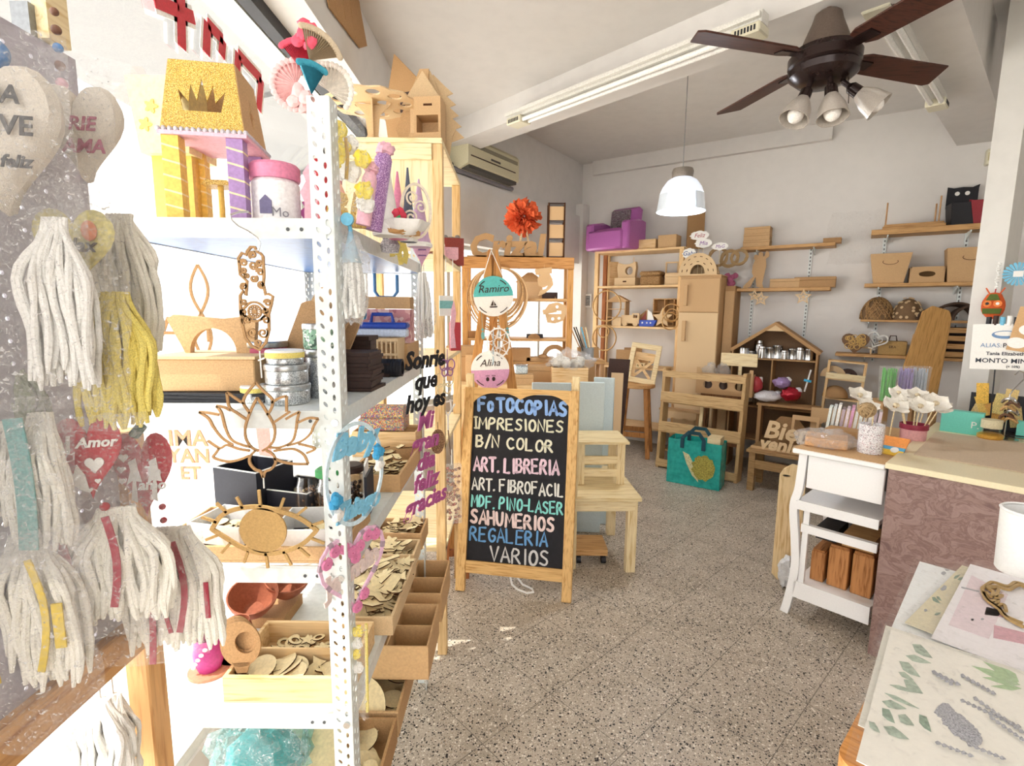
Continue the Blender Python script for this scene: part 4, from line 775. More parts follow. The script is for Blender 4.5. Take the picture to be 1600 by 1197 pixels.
# spice rack of pale wood
A0 = atz(1024, 729, 0); A1 = atz(1151, 756, 0); rz_ = atan2(A1.y - A0.y, A1.x - A0.x); rw = (A1 - A0).length
sr = thing('slatted_rack', 'pale wooden three tier wall rack standing on the floor behind the green bag', 'rack', (A0.x, A0.y, 0), rz_, rx=rad(-4)); HR = .98
RWD = wood('rack_wood', '#c9a878', '#a98656'); RWZ = wood('rack_wood_upright', '#c6a474', '#a68452', 'z')
for x in (0, rw - .03): G().prism([(0, 0), (.03, 0), (.03, HR), (0, HR)], .13, T(x, .065, 0)).obj('side', RWZ, sr, smooth=False, bev=.003)
for z, h in ((HR - .09, .06), (HR - .33, .1), (HR - .62, .1), (.02, .07)):
    G().box(.002, rw - .002, -.012, 0.003, z, z + h).obj('front_bar', RWD, sr, smooth=False, bev=.002)
    if z < .85: G().box(.03, rw - .03, 0.004, .125, z - .01, z + .005).obj('shelf', RWD, sr, smooth=False)
G().box(.35, .38, .1, .125, .4, .68).obj('brace', PALEZ, sr, smooth=False)
# green bag
b0 = atz(1041, 752, 0); b1 = atz(1123, 768, 0); bw_ = (b1 - b0).length; gb_ = thing('shopping_bag', 'glossy green shopping bag with a sea turtle print and dark handles', 'bag', (b0.x, b0.y, .002), atan2(b1.y - b0.y, b1.x - b0.x))
GB = flat('green_bag', '#2ea79d', .22, noise_amt=.1, nscale=5, bump=.3); HB = .4
g = G()
for (o_, s_) in ((0, 1),):
    g.sheet(lambda u, v: (bw_ * u, .012 * noise.noise(Vector((u * 4, v * 4, 2))) - .0, HB * v), 12, 10); g.sheet(lambda u, v: (bw_ * (1 - u), .2 + .012 * noise.noise(Vector((u * 4, v * 4, 5))), HB * v), 12, 10)
    g.sheet(lambda u, v: (bw_ + .01 * noise.noise(Vector((u * 4, v * 4, 9))), .2 * u, HB * v), 6, 10); g.sheet(lambda u, v: (0.01 * noise.noise(Vector((u * 4, v * 4, 12))), .2 * (1 - u), HB * v), 6, 10); g.box(0, bw_, 0, .2, 0, .004)
g.obj('body', GB, gb_); tur = flat('turtle_print', '#a39a4a', .35, noise_amt=.3, nscale=30)
G().prism([(bw_ * .7 + x * (1 + .12 * sin(3 * k)), .18 + z * (1 + .1 * cos(2.3 * k))) for k, (x, z) in enumerate(circ(.1, 24, sx=.95, sz=1.1))], .003, T(0, -.014, 0)).obj('turtle_shell_print', tur, gb_, smooth=False)
G().prism([(bw_ * .5, .1), (bw_ * .62, .05), (bw_ * .6, .14), (bw_ * .42, .28), (bw_ * .3, .3), (bw_ * .38, .2)], .003, T(0, -.0135, 0)).obj('turtle_flipper_print', flat('pale_print', '#c9c79a', .4, noise_amt=.2), gb_, smooth=False)
for y in (-.015, .2): G().tube([(bw_ * .28, y, HB - .07), (bw_ * .28, y, HB + .02), (bw_ * .38, y + .02, HB + .07), (bw_ * .58, y + .02, HB + .07), (bw_ * .68, y, HB + .02), (bw_ * .68, y, HB - .07)], (.004, .016), 4, flat=(0, 1, 0)).obj('handle', flat('navy_webbing', '#1d4753', .7), gb_, smooth=False)
G().box(bw_ * .72, bw_ - .02, .03, .17, HB - .2, HB + .045).obj('wooden_content', PALE, gb_, smooth=False)
# mdf cup holder on a dark stool behind the rack
cb = atz(1128, 700, .62); cs_ = thing('wooden_stool', 'dark wooden stool behind the slatted rack', 'stool', (tuple(bw(1130, 640, .6).xy) + (0,)), BRZ)
DST = wood('dark_stool', '#7c5433', '#573619', 'z')
G().box(-.2, .2, -.07, .07, .7, .735).obj('seat', DST, cs_, smooth=False)
for x in (-.16, .16):
    for y in (-.045, .045): G().bar((x * 1.1, y, 0), (x, y, .7), .045).obj('leg', DST, cs_, smooth=False)
for y in (-.045, .045): G().box(-.16, .16, y - .012, y + .012, .25, .29).obj('stretcher', DST, cs_, smooth=False)
ch = thing('cup_caddy', 'mdf caddy with three round holes and bagged pots on the dark stool', 'caddy', (tuple(bw(1130, 640, .6).xy) + (.736,)), BRZ); cw2 = .5; ch.scale = (1, .72, 1)
G().prism([[(-cw2 / 2, 0), (cw2 / 2, 0), (cw2 / 2, .25), (cw2 / 2 - .03, .25), (cw2 / 2 - .04, .2), (-cw2 / 2 + .05, .2), (-cw2 / 2 + .03, .25), (-cw2 / 2, .25)]] + [circ(.04, 18, x, .09)[::-1] for x in (-.14, 0, .14)], .008, T(0, -.09, 0)).obj('front', [MDF, BURNT], ch, smooth=False)
G().box(-cw2 / 2, cw2 / 2, -.085, .09, 0, .01).box(-cw2 / 2, -cw2 / 2 + .008, -.085, .09, .01, .2).box(cw2 / 2 - .008, cw2 / 2, -.085, .09, .01, .2).obj('tray', MDF, ch, smooth=False)
G().box(-.06, .26, .06, .085, .27, .39).obj('sign_board', PALE, ch, smooth=False, bev=.002); G().box(.1, .13, .066, .08, .02, .28).obj('sign_post', PALE, ch, smooth=False)
for x in (-.14, 0, .14): G().prism([(a, b) for a, b in circ(.036, 14, x, .14, sz=.7)], .004, T(0, -.098, 0)).obj('round_tag', MDFL, ch, smooth=False)
for i, (x, lb) in enumerate(((-.14, 'clear bagged pot in the cup caddy, nearest the fridge'), (-.02, 'clear bagged pot in the middle of the cup caddy'))):
    M = Vector(tuple(bw(1130, 640, .6).xy) + (.748,)) + BU * x; o = thing('bagged_pot', lb, 'pot', tuple(M)); G().cyl(.04, .17, 16).obj('pot', flat('dark_pot', '#5b4a42', .6), o); G().blob((0, 0, .18), (.06, .055, .1), .5, 3, i + 4).obj('bag', FILMT, o)
# low brown furniture behind the rack
lf = thing('toy_dresser', 'low mdf toy dresser with scalloped apron behind the slatted rack', 'toy furniture', (tuple(bw(1062, 660, .575).xy) + (0,)), BRZ)
G().box(-.2, .2, -.05, .05, .52, .54).obj('top', MDF, lf, smooth=False); [G().box(x - .012, x + .012, -.045, .05, 0, .52).obj('side', MDF, lf, smooth=False) for x in (-.18, .18)]
G().prism([(-.17, .52)] + [(-.17 + .34 * i / 24, .46 - .02 * abs(sin(3 * pi * i / 24))) for i in range(25)] + [(.17, .52)], .006, T(0, -.048, 0)).obj('apron', MDFL, lf, smooth=False)
for z in (.1, .3): G().box(-.168, .168, -.04, .045, z, z + .012).obj('shelf', MDF, lf, smooth=False)
# low bench with mdf letters and openwork panels
e0 = atz(1166, 765, 0); e1 = atz(1232, 772, 0); lbn = thing('low_bench', 'low wooden bench carrying the mdf lettering and rosette panel', 'bench', (e0.x, e0.y, 0), rz_); lw = .7; HBn = bw(1195, 705, 1.1).z
HBn = .36; BW2 = wood('bench_wood', '#a8865a', '#866640')
G().box(-.02, lw, -.02, .34, HBn - .025, HBn).obj('top', BW2, lbn, smooth=False, bev=.003)
for x in (.0, lw - .09):
    for y in (0, .27): G().box(x, x + .05, y, y + .05, 0, HBn - .025).obj('leg', BW2, lbn, smooth=False)
G().box(.05, lw - .09, .004, .03, HBn - .16, HBn - .09).obj('front_rail', BW2, lbn, smooth=False)
def onbench(x, y, dz=0): v = Matrix.Rotation(rz_, 3, 'Z') @ Vector((x, y, 0)); return (e0.x + v.x, e0.y + v.y, HBn + .001 + dz)
wl = thing('word_sign', 'cut-out mdf script lettering standing on the low bench', 'lettering', onbench(.26, .05), rz_, rx=rad(-8))
G().text('Bien', .2, .012, T(0, 0, .11), shear=.2, offset=.006).obj('word', MDFL, wl, smooth=False); G().text('venidos', .145, .012, T(.03, -.012, .012), shear=.2, offset=.006).obj('word', MDFL, wl, smooth=False)
G().box(-.26, .32, -.01, .01, 0, .022).obj('base', MDF, wl, smooth=False)
def openwork(w, h, t=.006):
    loops = [rect(-w / 2, w / 2, 0, h)]; 
    for k in range(9):
        a = pi * (k + .5) / 9; c, s_ = cos(a), sin(a); r0, r1 = .25 * w, .42 * w
        q = [(r0 * c - .012 * s_, h * .42 + r0 * s_ * .8 + .012 * c), (r1 * c - .022 * s_, h * .42 + r1 * s_ * .8 + .022 * c), (r1 * c + .022 * s_, h * .42 + r1 * s_ * .8 - .022 * c), (r0 * c + .012 * s_, h * .42 + r0 * s_ * .8 - .012 * c)]; loops.append(q)
    nx = 9
    for r_ in range(4):
        for c_ in range(nx): loops.append(circ(w * .034, 6, -w * .42 + w * .84 * (c_ + .5 * (r_ % 2)) / nx + w * .02, h * (.08 + .09 * r_))[::-1])
    return G().prism(loops, t)
one('rosette_panel', 'openwork mdf panel with a rosette pattern leaning on the low bench', 'panel', openwork(.34, .38), [MDF, BURNT], onbench(.57, .26, .0), rz_ + rad(14), rx=rad(-18), smooth=False)
for i, (x, w, h, y, lb) in enumerate(((.36, .2, .3, .19, 'framed mdf panel with square windows behind the lettering'), (.5, .15, .2, .1, 'small mdf panel with raised letters between the lettering and rosette panel'), (.22, .26, .26, .27, 'rounded brown mdf panel behind the script lettering'))):
    loops = [rect(-w / 2, w / 2, 0, h)] if i < 2 else [[(-w / 2, 0), (w / 2, 0), (w / 2, h * .7), (w / 4, h), (-w / 4, h), (-w / 2, h * .7)]]
    if i == 0: loops += [rect(-.08, .08, .17, .26)[::-1], rect(-.08, .08, .05, .14)[::-1]]
    g = G().prism(loops, .008)
    if i == 1: g.text('ART', .06, .004, T(0, -.006, .04)).text('DUO', .05, .004, T(0, -.006, .12))
    one('carved_board', lb, 'panel', g, [MDF, BURNT] if i == 0 else (MDFD, flat('panel_brown', '#96734c', .75))[i - 1], onbench(x, y), rz_, rx=rad(-10), smooth=False)
# ================================================================== MIDDLE: SHELF UNIT BEFORE THE FAR WINDOW, TABLES, CHALKBOARD
FY = 3.95; x0 = at(722, 480, FY).x; x1 = at(895, 480, FY).x; fz = at(800, 402, FY).z; z466 = at(800, 466, FY).z; z528 = at(800, 529, FY).z; z562 = at(800, 566, FY).z
fu, fuw = unit('shelf_unit', 'pine shelf unit before the far window with the orange pompom on top', 'shelf unit', (x0, FY), (x1, FY), .3, 0, [.3, z562, z528, z466, fz], mat=OLDP, matz=wood('honey_post', '#c48f50', '#a06c34', 'z'), th=.02)
G().box(0, fuw, -.02, -.004, fz - .085, fz).obj('top_rail', wood('honey_rail', '#b9834a', '#8f5d2c'), fu, smooth=False, bev=.003)
def onf(x, z, dy=.12): return (at(x, 480, FY + dy).x, FY + dy, z + .0008)
# on top
wd = thing('word_sign', 'brown mdf script lettering on top of the far shelf unit', 'lettering', onf(790, fz, .1)); G().text('Crizal', .24, .02, T(0, 0, .01), shear=.15, offset=.012).obj('word', MDFD, wd, smooth=False); G().box(-.3, .3, -.01, .01, 0, .02).obj('base', MDFD, wd, smooth=False)
pm = thing('paper_pompom', 'orange tissue paper pompom standing on three wooden pegs', 'pompom', onf(816, fz, .21)); R_ = random.Random(4); g = G(); zc = at(814, 340, FY + .21).z - fz; 
for k in range(320):
    d = Vector((R_.gauss(0, 1), R_.gauss(0, 1), R_.gauss(0, 1))).normalized(); t = d.cross(Vector((R_.random(), R_.random(), R_.random()))).normalized(); b = d.cross(t); q = R_.uniform(.02, .035); c = d * R_.uniform(.04, .15)
    pts = [c * .5 + t * q * .3, c * .5 - t * q * .3, c - t * q + b * q * .4, c + d * .015 + b * -.3 * q, c + t * q + b * q * .4]; g.add([p + Vector((0, 0, zc)) for p in pts], [(0, 1, 2, 3), (0, 3, 4)])
g.obj('petals', ORANGE, pm, smooth=False)
for a in (0, 2.1, 4.2): G().bar((.07 * cos(a), .07 * sin(a), 0), (.015 * cos(a), .015 * sin(a), zc - .05), .014).obj('peg', PALE, pm, smooth=False)
tw = thing('card_rack', 'tall dark edged mdf tower rack on the far shelf unit', 'rack', onf(866, fz, .14)); th_ = at(866, 319, FY + .14).z - fz
for x in (-.06, .06):
    for y in (-.05, .05): G().box(x - .006, x + .006, y - .006, y + .006, 0, th_).obj('post', BURNT, tw, smooth=False)
for k in range(3):
    z = .02 + k * th_ / 3.1; G().box(-.054, .054, -.05, -.044, z, z + .1).obj('panel', MDF, tw, smooth=False); G().box(-.054, .054, -.05, .05, z - .008, z - .002).obj('shelf', DKBROWN, tw, smooth=False)
G().box(-.054, .054, -.05, .05, th_ - .01, th_).obj('top', DKBROWN, tw, smooth=False)
# coil of wooden rings hung on the unit
cc = thing('ring_bundle', 'bundle of large wooden rings hung in front of the far shelf unit', 'rings', (at(778, 478, FY - .07).x, FY - .05, at(778, 420, FY).z)); R_ = random.Random(8)
for k in range(14):
    r = .155 + R_.uniform(0, .075); dx = R_.uniform(-.05, .05); zz = -r - .01; ang = R_.uniform(-.25, .25)
    pts = [((r * (1 + .12 * sin(a))) * cos(a) + dx * (1 - sin(a)) / 2, R_.uniform(-.002, .002) + .05 * sin(k * 1.7) * .3, zz + r * 1.08 * sin(a)) for a in [2 * pi * j / 40 for j in range(40)]]
    G().tube(pts, (.004, .006), 6, closed=True).obj('ring', (MDF, MDFD, OLDP)[k % 3], cc)
# cut-outs hanging at its right
def hang_cut(x, y, w, label, kind, off=-.09):
    p = at(x, y, FY + off); g = G(); h = w
    if kind == 0: g.prism([(x_ * w, z_ * w) for x_, z_ in [(-.5, .5), (.4, .62), (.42, .3), (.3, .28), (.45, 0), (.5, -.3), (.3, -.55), (.05, -.75), (-.3, -.9), (-.2, -.6), (.1, -.5), (.2, -.35), (0, -.45), (-.3, -.35), (-.35, 0), (-.2, .2), (-.45, .22)]], .006).strip([(x_ * w * .7, z_ * w * .7) for x_, z_ in circ(.3, 14)], .006, .012, closed=True)
    else: g.prism([[(x_ * w, z_ * w) for x_, z_ in [(-.5, .1), (-.3, .4), (.1, .5), (.5, .35), (.55, 0), (.4, -.35), (0, -.5), (-.35, -.45)]], rect(-.3 * w, .3 * w, -.05 * w, .1 * w)[::-1], circ(.07 * w, 10, .1 * w, .28 * w)[::-1], circ(.07 * w, 10, -.1 * w, -.28 * w)[::-1], circ(.07 * w, 10, .2 * w, -.25 * w)[::-1]], .006).prism(rect(-.55 * w, .1 * w, .02 * w, .25 * w), .008, T(0, -.006, 0, ry=rad(-12)))
    g.strip([(0, .4 * w), (0, .75 * w)], .002, .002); one('mdf_cutout', label, 'cut-out', g, [MDF, BURNT], tuple(p), 0, smooth=False)
hang_cut(850, 436, .14, 'mdf monkey shaped cut-out hung on the far shelf unit', 0); hang_cut(867, 489, .16, 'mdf name badge cut-out hung below the monkey shape', 1)
hs = thing('toy_house', 'small brown house box with a sloped roof on the far shelf unit', 'box', onf(827, z466, .18)); G().box(-.1, .1, -.07, .07, 0, .13).obj('body', MDF, hs, smooth=False); G().prism([(-.11, .13), (.11, .13), (.02, .2), (-.02, .2)], .15).obj('roof', MDFD, hs, smooth=False)
for i, (x, z, w, h, m, lb) in enumerate(((858, z466, .12, .05, DKBROWN, 'dark flat box beside the small house box'), (836, z528, .13, .03, BLACK, 'black flat case on the shelf under the small house box'), (800, z562, .3, .1, KRAFT, 'long kraft box on the lowest visible shelf of the far unit'), (742, z528, .14, .05, MDFD, 'flat brown box behind the wooden rings'), (845, z562, .22, .03, MDF, 'thin stack board beside the small mdf arch'))): board_box('box', lb, 'box', w, .12, h, m, onf(x, z, .15), 0, lid=False)
one('wooden_arch', 'small ornate mdf arch on the far shelf unit beside the corner', 'arch', arch(.1, .035, .02), [MDF], onf(868, z562 + .031, .12), 0, smooth=False)
for k, (x, r) in enumerate(((835, .05), (850, .04))): one('wooden_ball', ('brown rounded wooden piece on the far shelf unit', 'smaller rounded wooden piece beside the small arch')[k], 'ornament', G().lathe([(r * cos(a), r * .7 * sin(a)) for a in [pi / 2 * i / 6 for i in range(7)]], 14), MDFD, onf(x, z528 if k == 0 else z562 + .031, .1))
# framed picture and shelf end in the corner
p = bw(915, 470, .03); fp = thing('picture_frame', 'tiny white framed grey photo in the corner behind the hoops', 'frame', tuple(p), BRZ); G().prism([rect(-.08, .08, -.08, .08), rect(-.065, .065, -.06, .06)[::-1]], .015).obj('frame', PAPER, fp, smooth=False); G().box(-.065, .065, 0, .004, -.06, .06).obj('photo', flat('grey_photo', '#9a9a9a', .4, noise_amt=.3, nscale=12), fp, smooth=False)
# ------------------------------------------------------------------ work table behind the chalkboard
wt = thing('work_table', 'pine work table behind the chalkboard, crowded with boxes', 'table', (-.42, 3.6, 0)); TW, TD, TH = .98, .3, .98
G().box(0, TW, 0, TD, TH - .03, TH).obj('tabletop', PINE, wt, smooth=False, bev=.003)
for x in (.03, TW - .08):
    for y in (.03, TD - .08): G().box(x, x + .05, y, y + .05, 0, TH - .03).obj('leg', PINEZ, wt, smooth=False)
G().box(.03, TW - .03, .04, .06, TH - .12, TH - .03).obj('apron', PINE, wt, smooth=False)
def ont(x, dy, dz=0): return (at(x, 560, 3.6 + dy * .7).x, 3.6 + dy * .7, TH + .0008 + dz)
for i, (x, dy, w, h, m, lb) in enumerate(((816, .1, .16, .07, KRAFT, 'kraft box under the printed tin on the work table'), (760, .3, .3, .2, KRAFT, 'large kraft box behind the easel on the work table'), (845, .3, .24, .12, MDF, 'flat brown box at the back of the work table'), (720, .35, .2, .26, MDFD, 'upright brown box behind the easel, beside the pine shelving'))): board_box('cardboard_box', lb, 'box', w, .14, h, m, ont(x, dy), 0, lid=(i != 1))
tn = thing('printed_tin', 'small pale blue printed tin on the kraft box behind the easel', 'tin', ont(815, .1, .0715)); G().box(-.045, .045, -.03, .03, 0, .06).obj('body', speckled('blue_print', '#cfd9da', ['#6f8fa0', '#e9efef', '#a2b5bd'], 60, .5), tn, bev=.008); G().box(-.047, .047, -.032, .032, .0605, .07).obj('lid', STEEL, tn, bev=.003)
cx_ = thing('wooden_crate', 'open pine crate filled with bagged white flowers', 'crate', ont(889, .2)); open_box(G(), .26, .2, .12, .012).obj('body', PINE, cx_, smooth=False)
g = G(); [g.blob((RND.uniform(-.09, .09), RND.uniform(-.06, .06), .14 + RND.uniform(0, .03)), .035, .5, 4, k, 10, 7) for k in range(12)]
fl_ = g.obj('flower_filling', flat('off_white_petals', '#e3ddcf', .8), None, ont(889, .2)); tag(fl_, 'white dried flowers heaped in the open pine crate', 'flowers', kind='stuff')
one('plastic_bag', 'crinkled clear bag over the crate of white flowers', 'bag', G().blob((0, 0, .16), (.17, .12, .08), .5, 3, 3, 24, 14), FILMT, ont(893, .2))
FOAM = flat('pale_blue_foam', '#c3d0d2', .7, noise_amt=.03)
for i, (x, Y, w, h, t_, lb) in enumerate(((862, 3.36, .26, .3, .03, 'pale blue grey foam sheet standing behind the chalkboard, widest one'), (922, 3.36, .19, .55, .035, 'tall pale blue foam block between chalkboard and stool'), (944, 3.5, .14, .5, .03, 'narrow pale blue foam sheet leaning beside the stool'))):
    zt2 = at(x, (598, 597, 590)[i], Y).z; one('foam_sheet', lb, 'sheet', G().box(-w / 2, w / 2, -t_ / 2, t_ / 2, 0, zt2), FOAM, (at(x, 600, Y).x, Y, 0), rad((0, -4, -20)[i]), smooth=False, bev=.003)
# boards leaning between the foam and the stool
for i, (x, Y, w, zt3, m, tl, lb) in enumerate(((953, 4.2, .18, 1.12, DKBROWN, 12, 'dark board leaning beside the foam sheets'), (962, 4.15, .1, 1.0, MDFL, 9, 'pale narrow board leaning beside the dark board'), (966, 4.3, .16, .9, OLDP, 15, 'pine offcut leaning against the corner shelf'), (930, 4.4, .2, 1.2, MDFD, 10, 'brown board standing behind the foam sheets'))):
    one('board', lb, 'board', G().box(-w / 2, w / 2, -.01, .01, 0, zt3), m, (at(x, 600, Y).x, Y, .003), rad(-30 + 14 * i), rx=rad(-tl), smooth=False)
bn_ = thing('brush_jar', 'jar of paint brushes on the boards in the corner', 'jar', tuple(at(918, 548, 4.05)[:2]) + (1.13,)); G().cyl(.05, .09, 16).obj('jar', flat('jar_grey', '#8b8d8c', .4), bn_)
for k in range(9): G().bar((.03 * cos(k), .03 * sin(k), .02), (.06 * cos(k) - .08, .06 * sin(k), .25), .008).obj('brush', (BLACK, SKYB, PALE, OLDP)[k % 4], bn_, smooth=False)
sb = thing('side_stand', 'dark brown stand in the corner under the brush jar', 'stand', tuple(at(918, 548, 4.05)[:2]) + (0,)); G().box(-.12, .12, -.12, .12, 1.1, 1.129).obj('top', OLDP, sb, smooth=False)
for x in (-.1, .1):
    for y in (-.1, .1): G().box(x - .015, x + .015, y - .015, y + .015, 0, 1.1).obj('leg', OLDZ, sb, smooth=False)
# ------------------------------------------------------------------ chalkboard
cA = atz(713, 920, 0); cB = atz(893, 940, 0); CW = (cB - cA).length; crz = atan2(cB.y - cA.y, cB.x - cA.x); CH = 1.1; TILT = rad(-11)
ck = thing('chalkboard_sign', 'pine framed chalkboard sign with coloured hand lettering', 'sign', (cA.x, cA.y, 0), crz)
M = T(rx=TILT); SW = .052; FT_ = .028
for x in (0, CW - SW): G(M).box(x, x + SW, -FT_, 0, 0, CH).obj('stile', wood('sign_pine', '#d8b074', '#b98a4e', 'z'), ck, smooth=False, bev=.003)
zb0, zb1 = .1, .165
G(M).box(SW, CW - SW, -FT_ + .002, -.002, zb0, zb1).obj('bottom_rail', wood('sign_pine_rail', '#d8b074', '#b98a4e', 'x'), ck, smooth=False, bev=.002)
BX0, BX1, BZ0, BZ1 = SW, CW - SW, zb1, CH - .02
top = [(SW, CH), (CW - SW, CH)]; n = 30; scal = []
for i in range(n + 1):
    f_ = i / n; xx = CW - SW - (CW - 2 * SW) * f_; s_ = abs(2 * f_ - 1); zz = CH - .032 - .05 * (s_ ** 6) - .028 * (1 - s_) ** 7 + .006 * sin(pi * s_); scal.append((xx, zz))
G(M).prism(top + scal, FT_ - .004, T(0, -FT_ / 2, 0)).obj('top_rail', wood('sign_pine_rail', '#d8b074', '#b98a4e', 'x'), ck, smooth=False)
bdp = G(M).box(SW, CW - SW, -.012, -.004, zb1, CH - .03).obj('board', flat('blackboard', '#14141b', .7, noise_amt=.15, nscale=8), ck, smooth=False)
# rear leg frame
M2 = T(0, .34, 0, rx=rad(6.5)) ; g = G()
for x in (.0, CW - .04): G(M2).box(x, x + .04, 0, .026, 0, CH + .06).obj('rear_leg', PALEZ, ck, smooth=False, bev=.002)
G(M2).box(.04, CW - .04, .002, .024, .25, .3).obj('rear_rail', PALE, ck, smooth=False)
GL = {'A': [[(0, 0), (2, 6), (4, 0)], [(.8, 2), (3.2, 2)]], 'B': [[(0, 0), (0, 6), (2.4, 5.8), (3, 4.6), (2.2, 3.3), (0, 3.1)], [(2.2, 3.3), (3.6, 2), (2.6, .3), (0, 0)]], 'C': [[(3.6, 5), (2.4, 6), (.8, 5), (.1, 3), (.8, 1), (2.2, 0), (3.7, .9)]], 'D': [[(0, 0), (0, 6), (2.2, 5.5), (3.6, 3.4), (2.6, .8), (0, 0)]], 'E': [[(3.4, 6), (0, 6), (0, 0), (3.5, 0)], [(0, 3.1), (2.8, 3.1)]], 'F': [[(3.5, 6), (0, 6), (0, 0)], [(0, 3.2), (2.8, 3.2)]], 'G': [[(3.6, 5), (2.2, 6), (.5, 4.8), (.1, 2.6), (1, .4), (2.6, 0), (3.7, 1.2), (3.7, 2.6), (2.2, 2.6)]], 'H': [[(0, 0), (0, 6)], [(3.6, 0), (3.6, 6)], [(0, 3), (3.6, 3)]], 'I': [[(1, 0), (1, 6)]], 'J': [[(.2, 6), (1.8, 6)], [(.2, 0), (1.8, 0)], [(1, 0), (1, 6)]], 'L': [[(0, 6), (0, 0), (3.2, 0)]], 'M': [[(0, 0), (.4, 6), (2.2, 2), (4, 6), (4.6, 0)]], 'N': [[(0, 0), (0, 6), (3.4, 0), (3.6, 6)]], 'O': [[(3.8, 3), (3.3, 5.2), (2, 6), (.6, 5.2), (.1, 3), (.6, .8), (2, 0), (3.3, .8), (3.8, 3)]], 'P': [[(0, 0), (0, 6), (2.6, 5.8), (3.5, 4.4), (2.6, 3), (0, 2.6)]], 'R': [[(0, 0), (0, 6), (2.6, 5.8), (3.4, 4.4), (2.4, 3.2), (0, 2.8)], [(1.4, 2.9), (3.7, 0)]], 'S': [[(3.5, 5.2), (2.2, 6), (.6, 5.2), (.6, 3.9), (2, 3.1), (3.4, 2.2), (3.2, .6), (1.8, 0), (.1, .8)]], 'T': [[(0, 6), (4, 6)], [(2, 6), (2, 0)]], 'U': [[(0, 6), (.1, 1.4), (1.6, 0), (3.2, 1.2), (3.6, 6)]], 'V': [[(0, 6), (1.9, 0), (3.8, 6)]], '/': [[(0, -.6), (2.6, 6.6)]], '.': [[(.4, 0), (.7, .3)]], '-': [[(.2, 2.8), (2.4, 2.8)]], ' ': []}
ADV = {'I': 2, 'J': 2, '.': 1.2, ' ': 2.2, '/': 3, 'M': 5, '-': 2.8}
def bmap(x, y):     # photograph detail coordinates -> board plane
    t = (y - 130) / 830; u = (x - (150 - 35 * t)) / 500; v = (y - 130 - 18 * u) / 825
    return (BX0 + (BX1 - BX0) * u, BZ1 - .015 - (BZ1 - .015 - BZ0) * v)
R_ = random.Random(7)
def chalk(txt, xa, xb, ya, yb, sl, c, w, small=()):
    tot = sum(ADV.get(ch, 4.4) + .6 for ch in txt) - .8; sx = (xb - xa) / tot; cx = xa; g = G(M); sy = (yb - ya) / 6
    for i, ch in enumerate(txt):
        kk = .72 if i in small else 1; dz = R_.uniform(-3, 3); lean = R_.uniform(-.05, .08)
        for st in GL[ch]:
            P2 = [Vector(p) for p in st]
            if len(P2) > 3 and ch not in 'ENMHFB': # round off
                Q = [P2[0]]
                for a, b in zip(P2, P2[1:]): Q += [a * .72 + b * .28, a * .28 + b * .72]
                P2 = Q + [P2[-1]]
            pts = [bmap(cx + (p.x * kk + lean * p.y) * sx * .95, yb + dz + sl * (cx - xa) - p.y * sy * kk) for p in P2]
            g.strip(pts, w * 1.22 * R_.uniform(.9, 1.12), .0012, M=T(0, -.0126, 0)) 
            for q in (pts[0], pts[-1]): g.prism([(q[0] + a, q[1] + b) for a, b in circ(w * .58, 8)], .0012, T(0, -.0126, 0))
        cx += (ADV.get(ch, 4.4) + .6) * sx
    g.obj('chalk_lettering', speckled('chalk_' + c[1:], c, [tuple(int(c[i:i + 2], 16) / 255 * .8 for i in (1, 3, 5))], 700, .75, .9), ck, smooth=False)
chalk('FOTOCOPIAS', 175, 640, 150, 215, .05, '#93b9f0', .0145, (1,)); chalk('JMPRESIONES', 152, 622, 250, 305, .03, '#e4e2c8', .009); chalk('B/N COLOR', 163, 568, 338, 394, .06, '#e9e6cf', .0095)
chalk('ART. LIBRERIA', 152, 598, 448, 515, .025, '#efd2e2', .0115); chalk('ART. FIBROFACIL', 143, 622, 550, 608, .045, '#ecece6', .0085); chalk('MDF. PINO-LASER', 140, 618, 635, 692, .05, '#8fe0da', .0085)
chalk('SAHUMERIOS', 137, 575, 708, 772, .06, '#f0d9d6', .0115); chalk('REGALERIA', 133, 540, 792, 858, .03, '#6fa6dc', .009); chalk('VARIOS', 242, 548, 885, 955, .03, '#d5d5d5', .0095)
ch0 = atz(800, 915, 0); o = one('cord', 'white cord loop lying on the floor under the chalkboard', 'cord', G().tube([(-.005, .1, .1), (-.01, .04, .03), (.0, 0, .006), (.03, -.05, .006), (.08, -.085, .006), (.115, -.075, .006), (.11, -.045, .006), (.06, 0, .006), (.02, .06, .03), (.01, .1, .1)], .006, 7), COTTW, (ch0.x, ch0.y, 0))
# ------------------------------------------------------------------ small pine tables beside the chalkboard
SLAT = wood('slat_pale', '#e6d2a4', '#cfb27c', 'x', .8)
def slat_top(o, w, d, z, t, n, name='tabletop'):
    g = G(); s_ = d / n
    g.box(0, w, 0, d, z - t, z - .002)
    for i in range(n): g.box(0, w, i * s_ + .001, (i + 1) * s_ - .001, z - t - .0005, z)
    return g.obj(name, SLAT, o, smooth=False)
tz = .46; k0 = atz(1003, 778, tz); kb = atz(979, 719, tz)
t1 = thing('low_table', 'low pale pine table beside the chalkboard carrying a small step stool', 'table', (k0.x - .405, k0.y - .02, 0), rad(2)); tw_, td_ = .405, .62
slat_top(t1, tw_, td_, tz, .02, 5)
[G().box(.03, tw_ - .03, y, y + .02, tz - .085, tz - .021).obj('apron', PALE, t1, smooth=False) for y in (.02, td_ - .04)]; G().box(tw_ - .04, tw_ - .02, .04, td_ - .04, tz - .085, tz - .021).obj('side_apron', PALE, t1, smooth=False)
for x in (.0, tw_ - .07):
    for y in (.022, td_ - .1): G().box(x, x + (.055 if x else .03), y, y + .05, 0, tz - .022).obj('leg', PALEZ, t1, smooth=False, bev=.002)
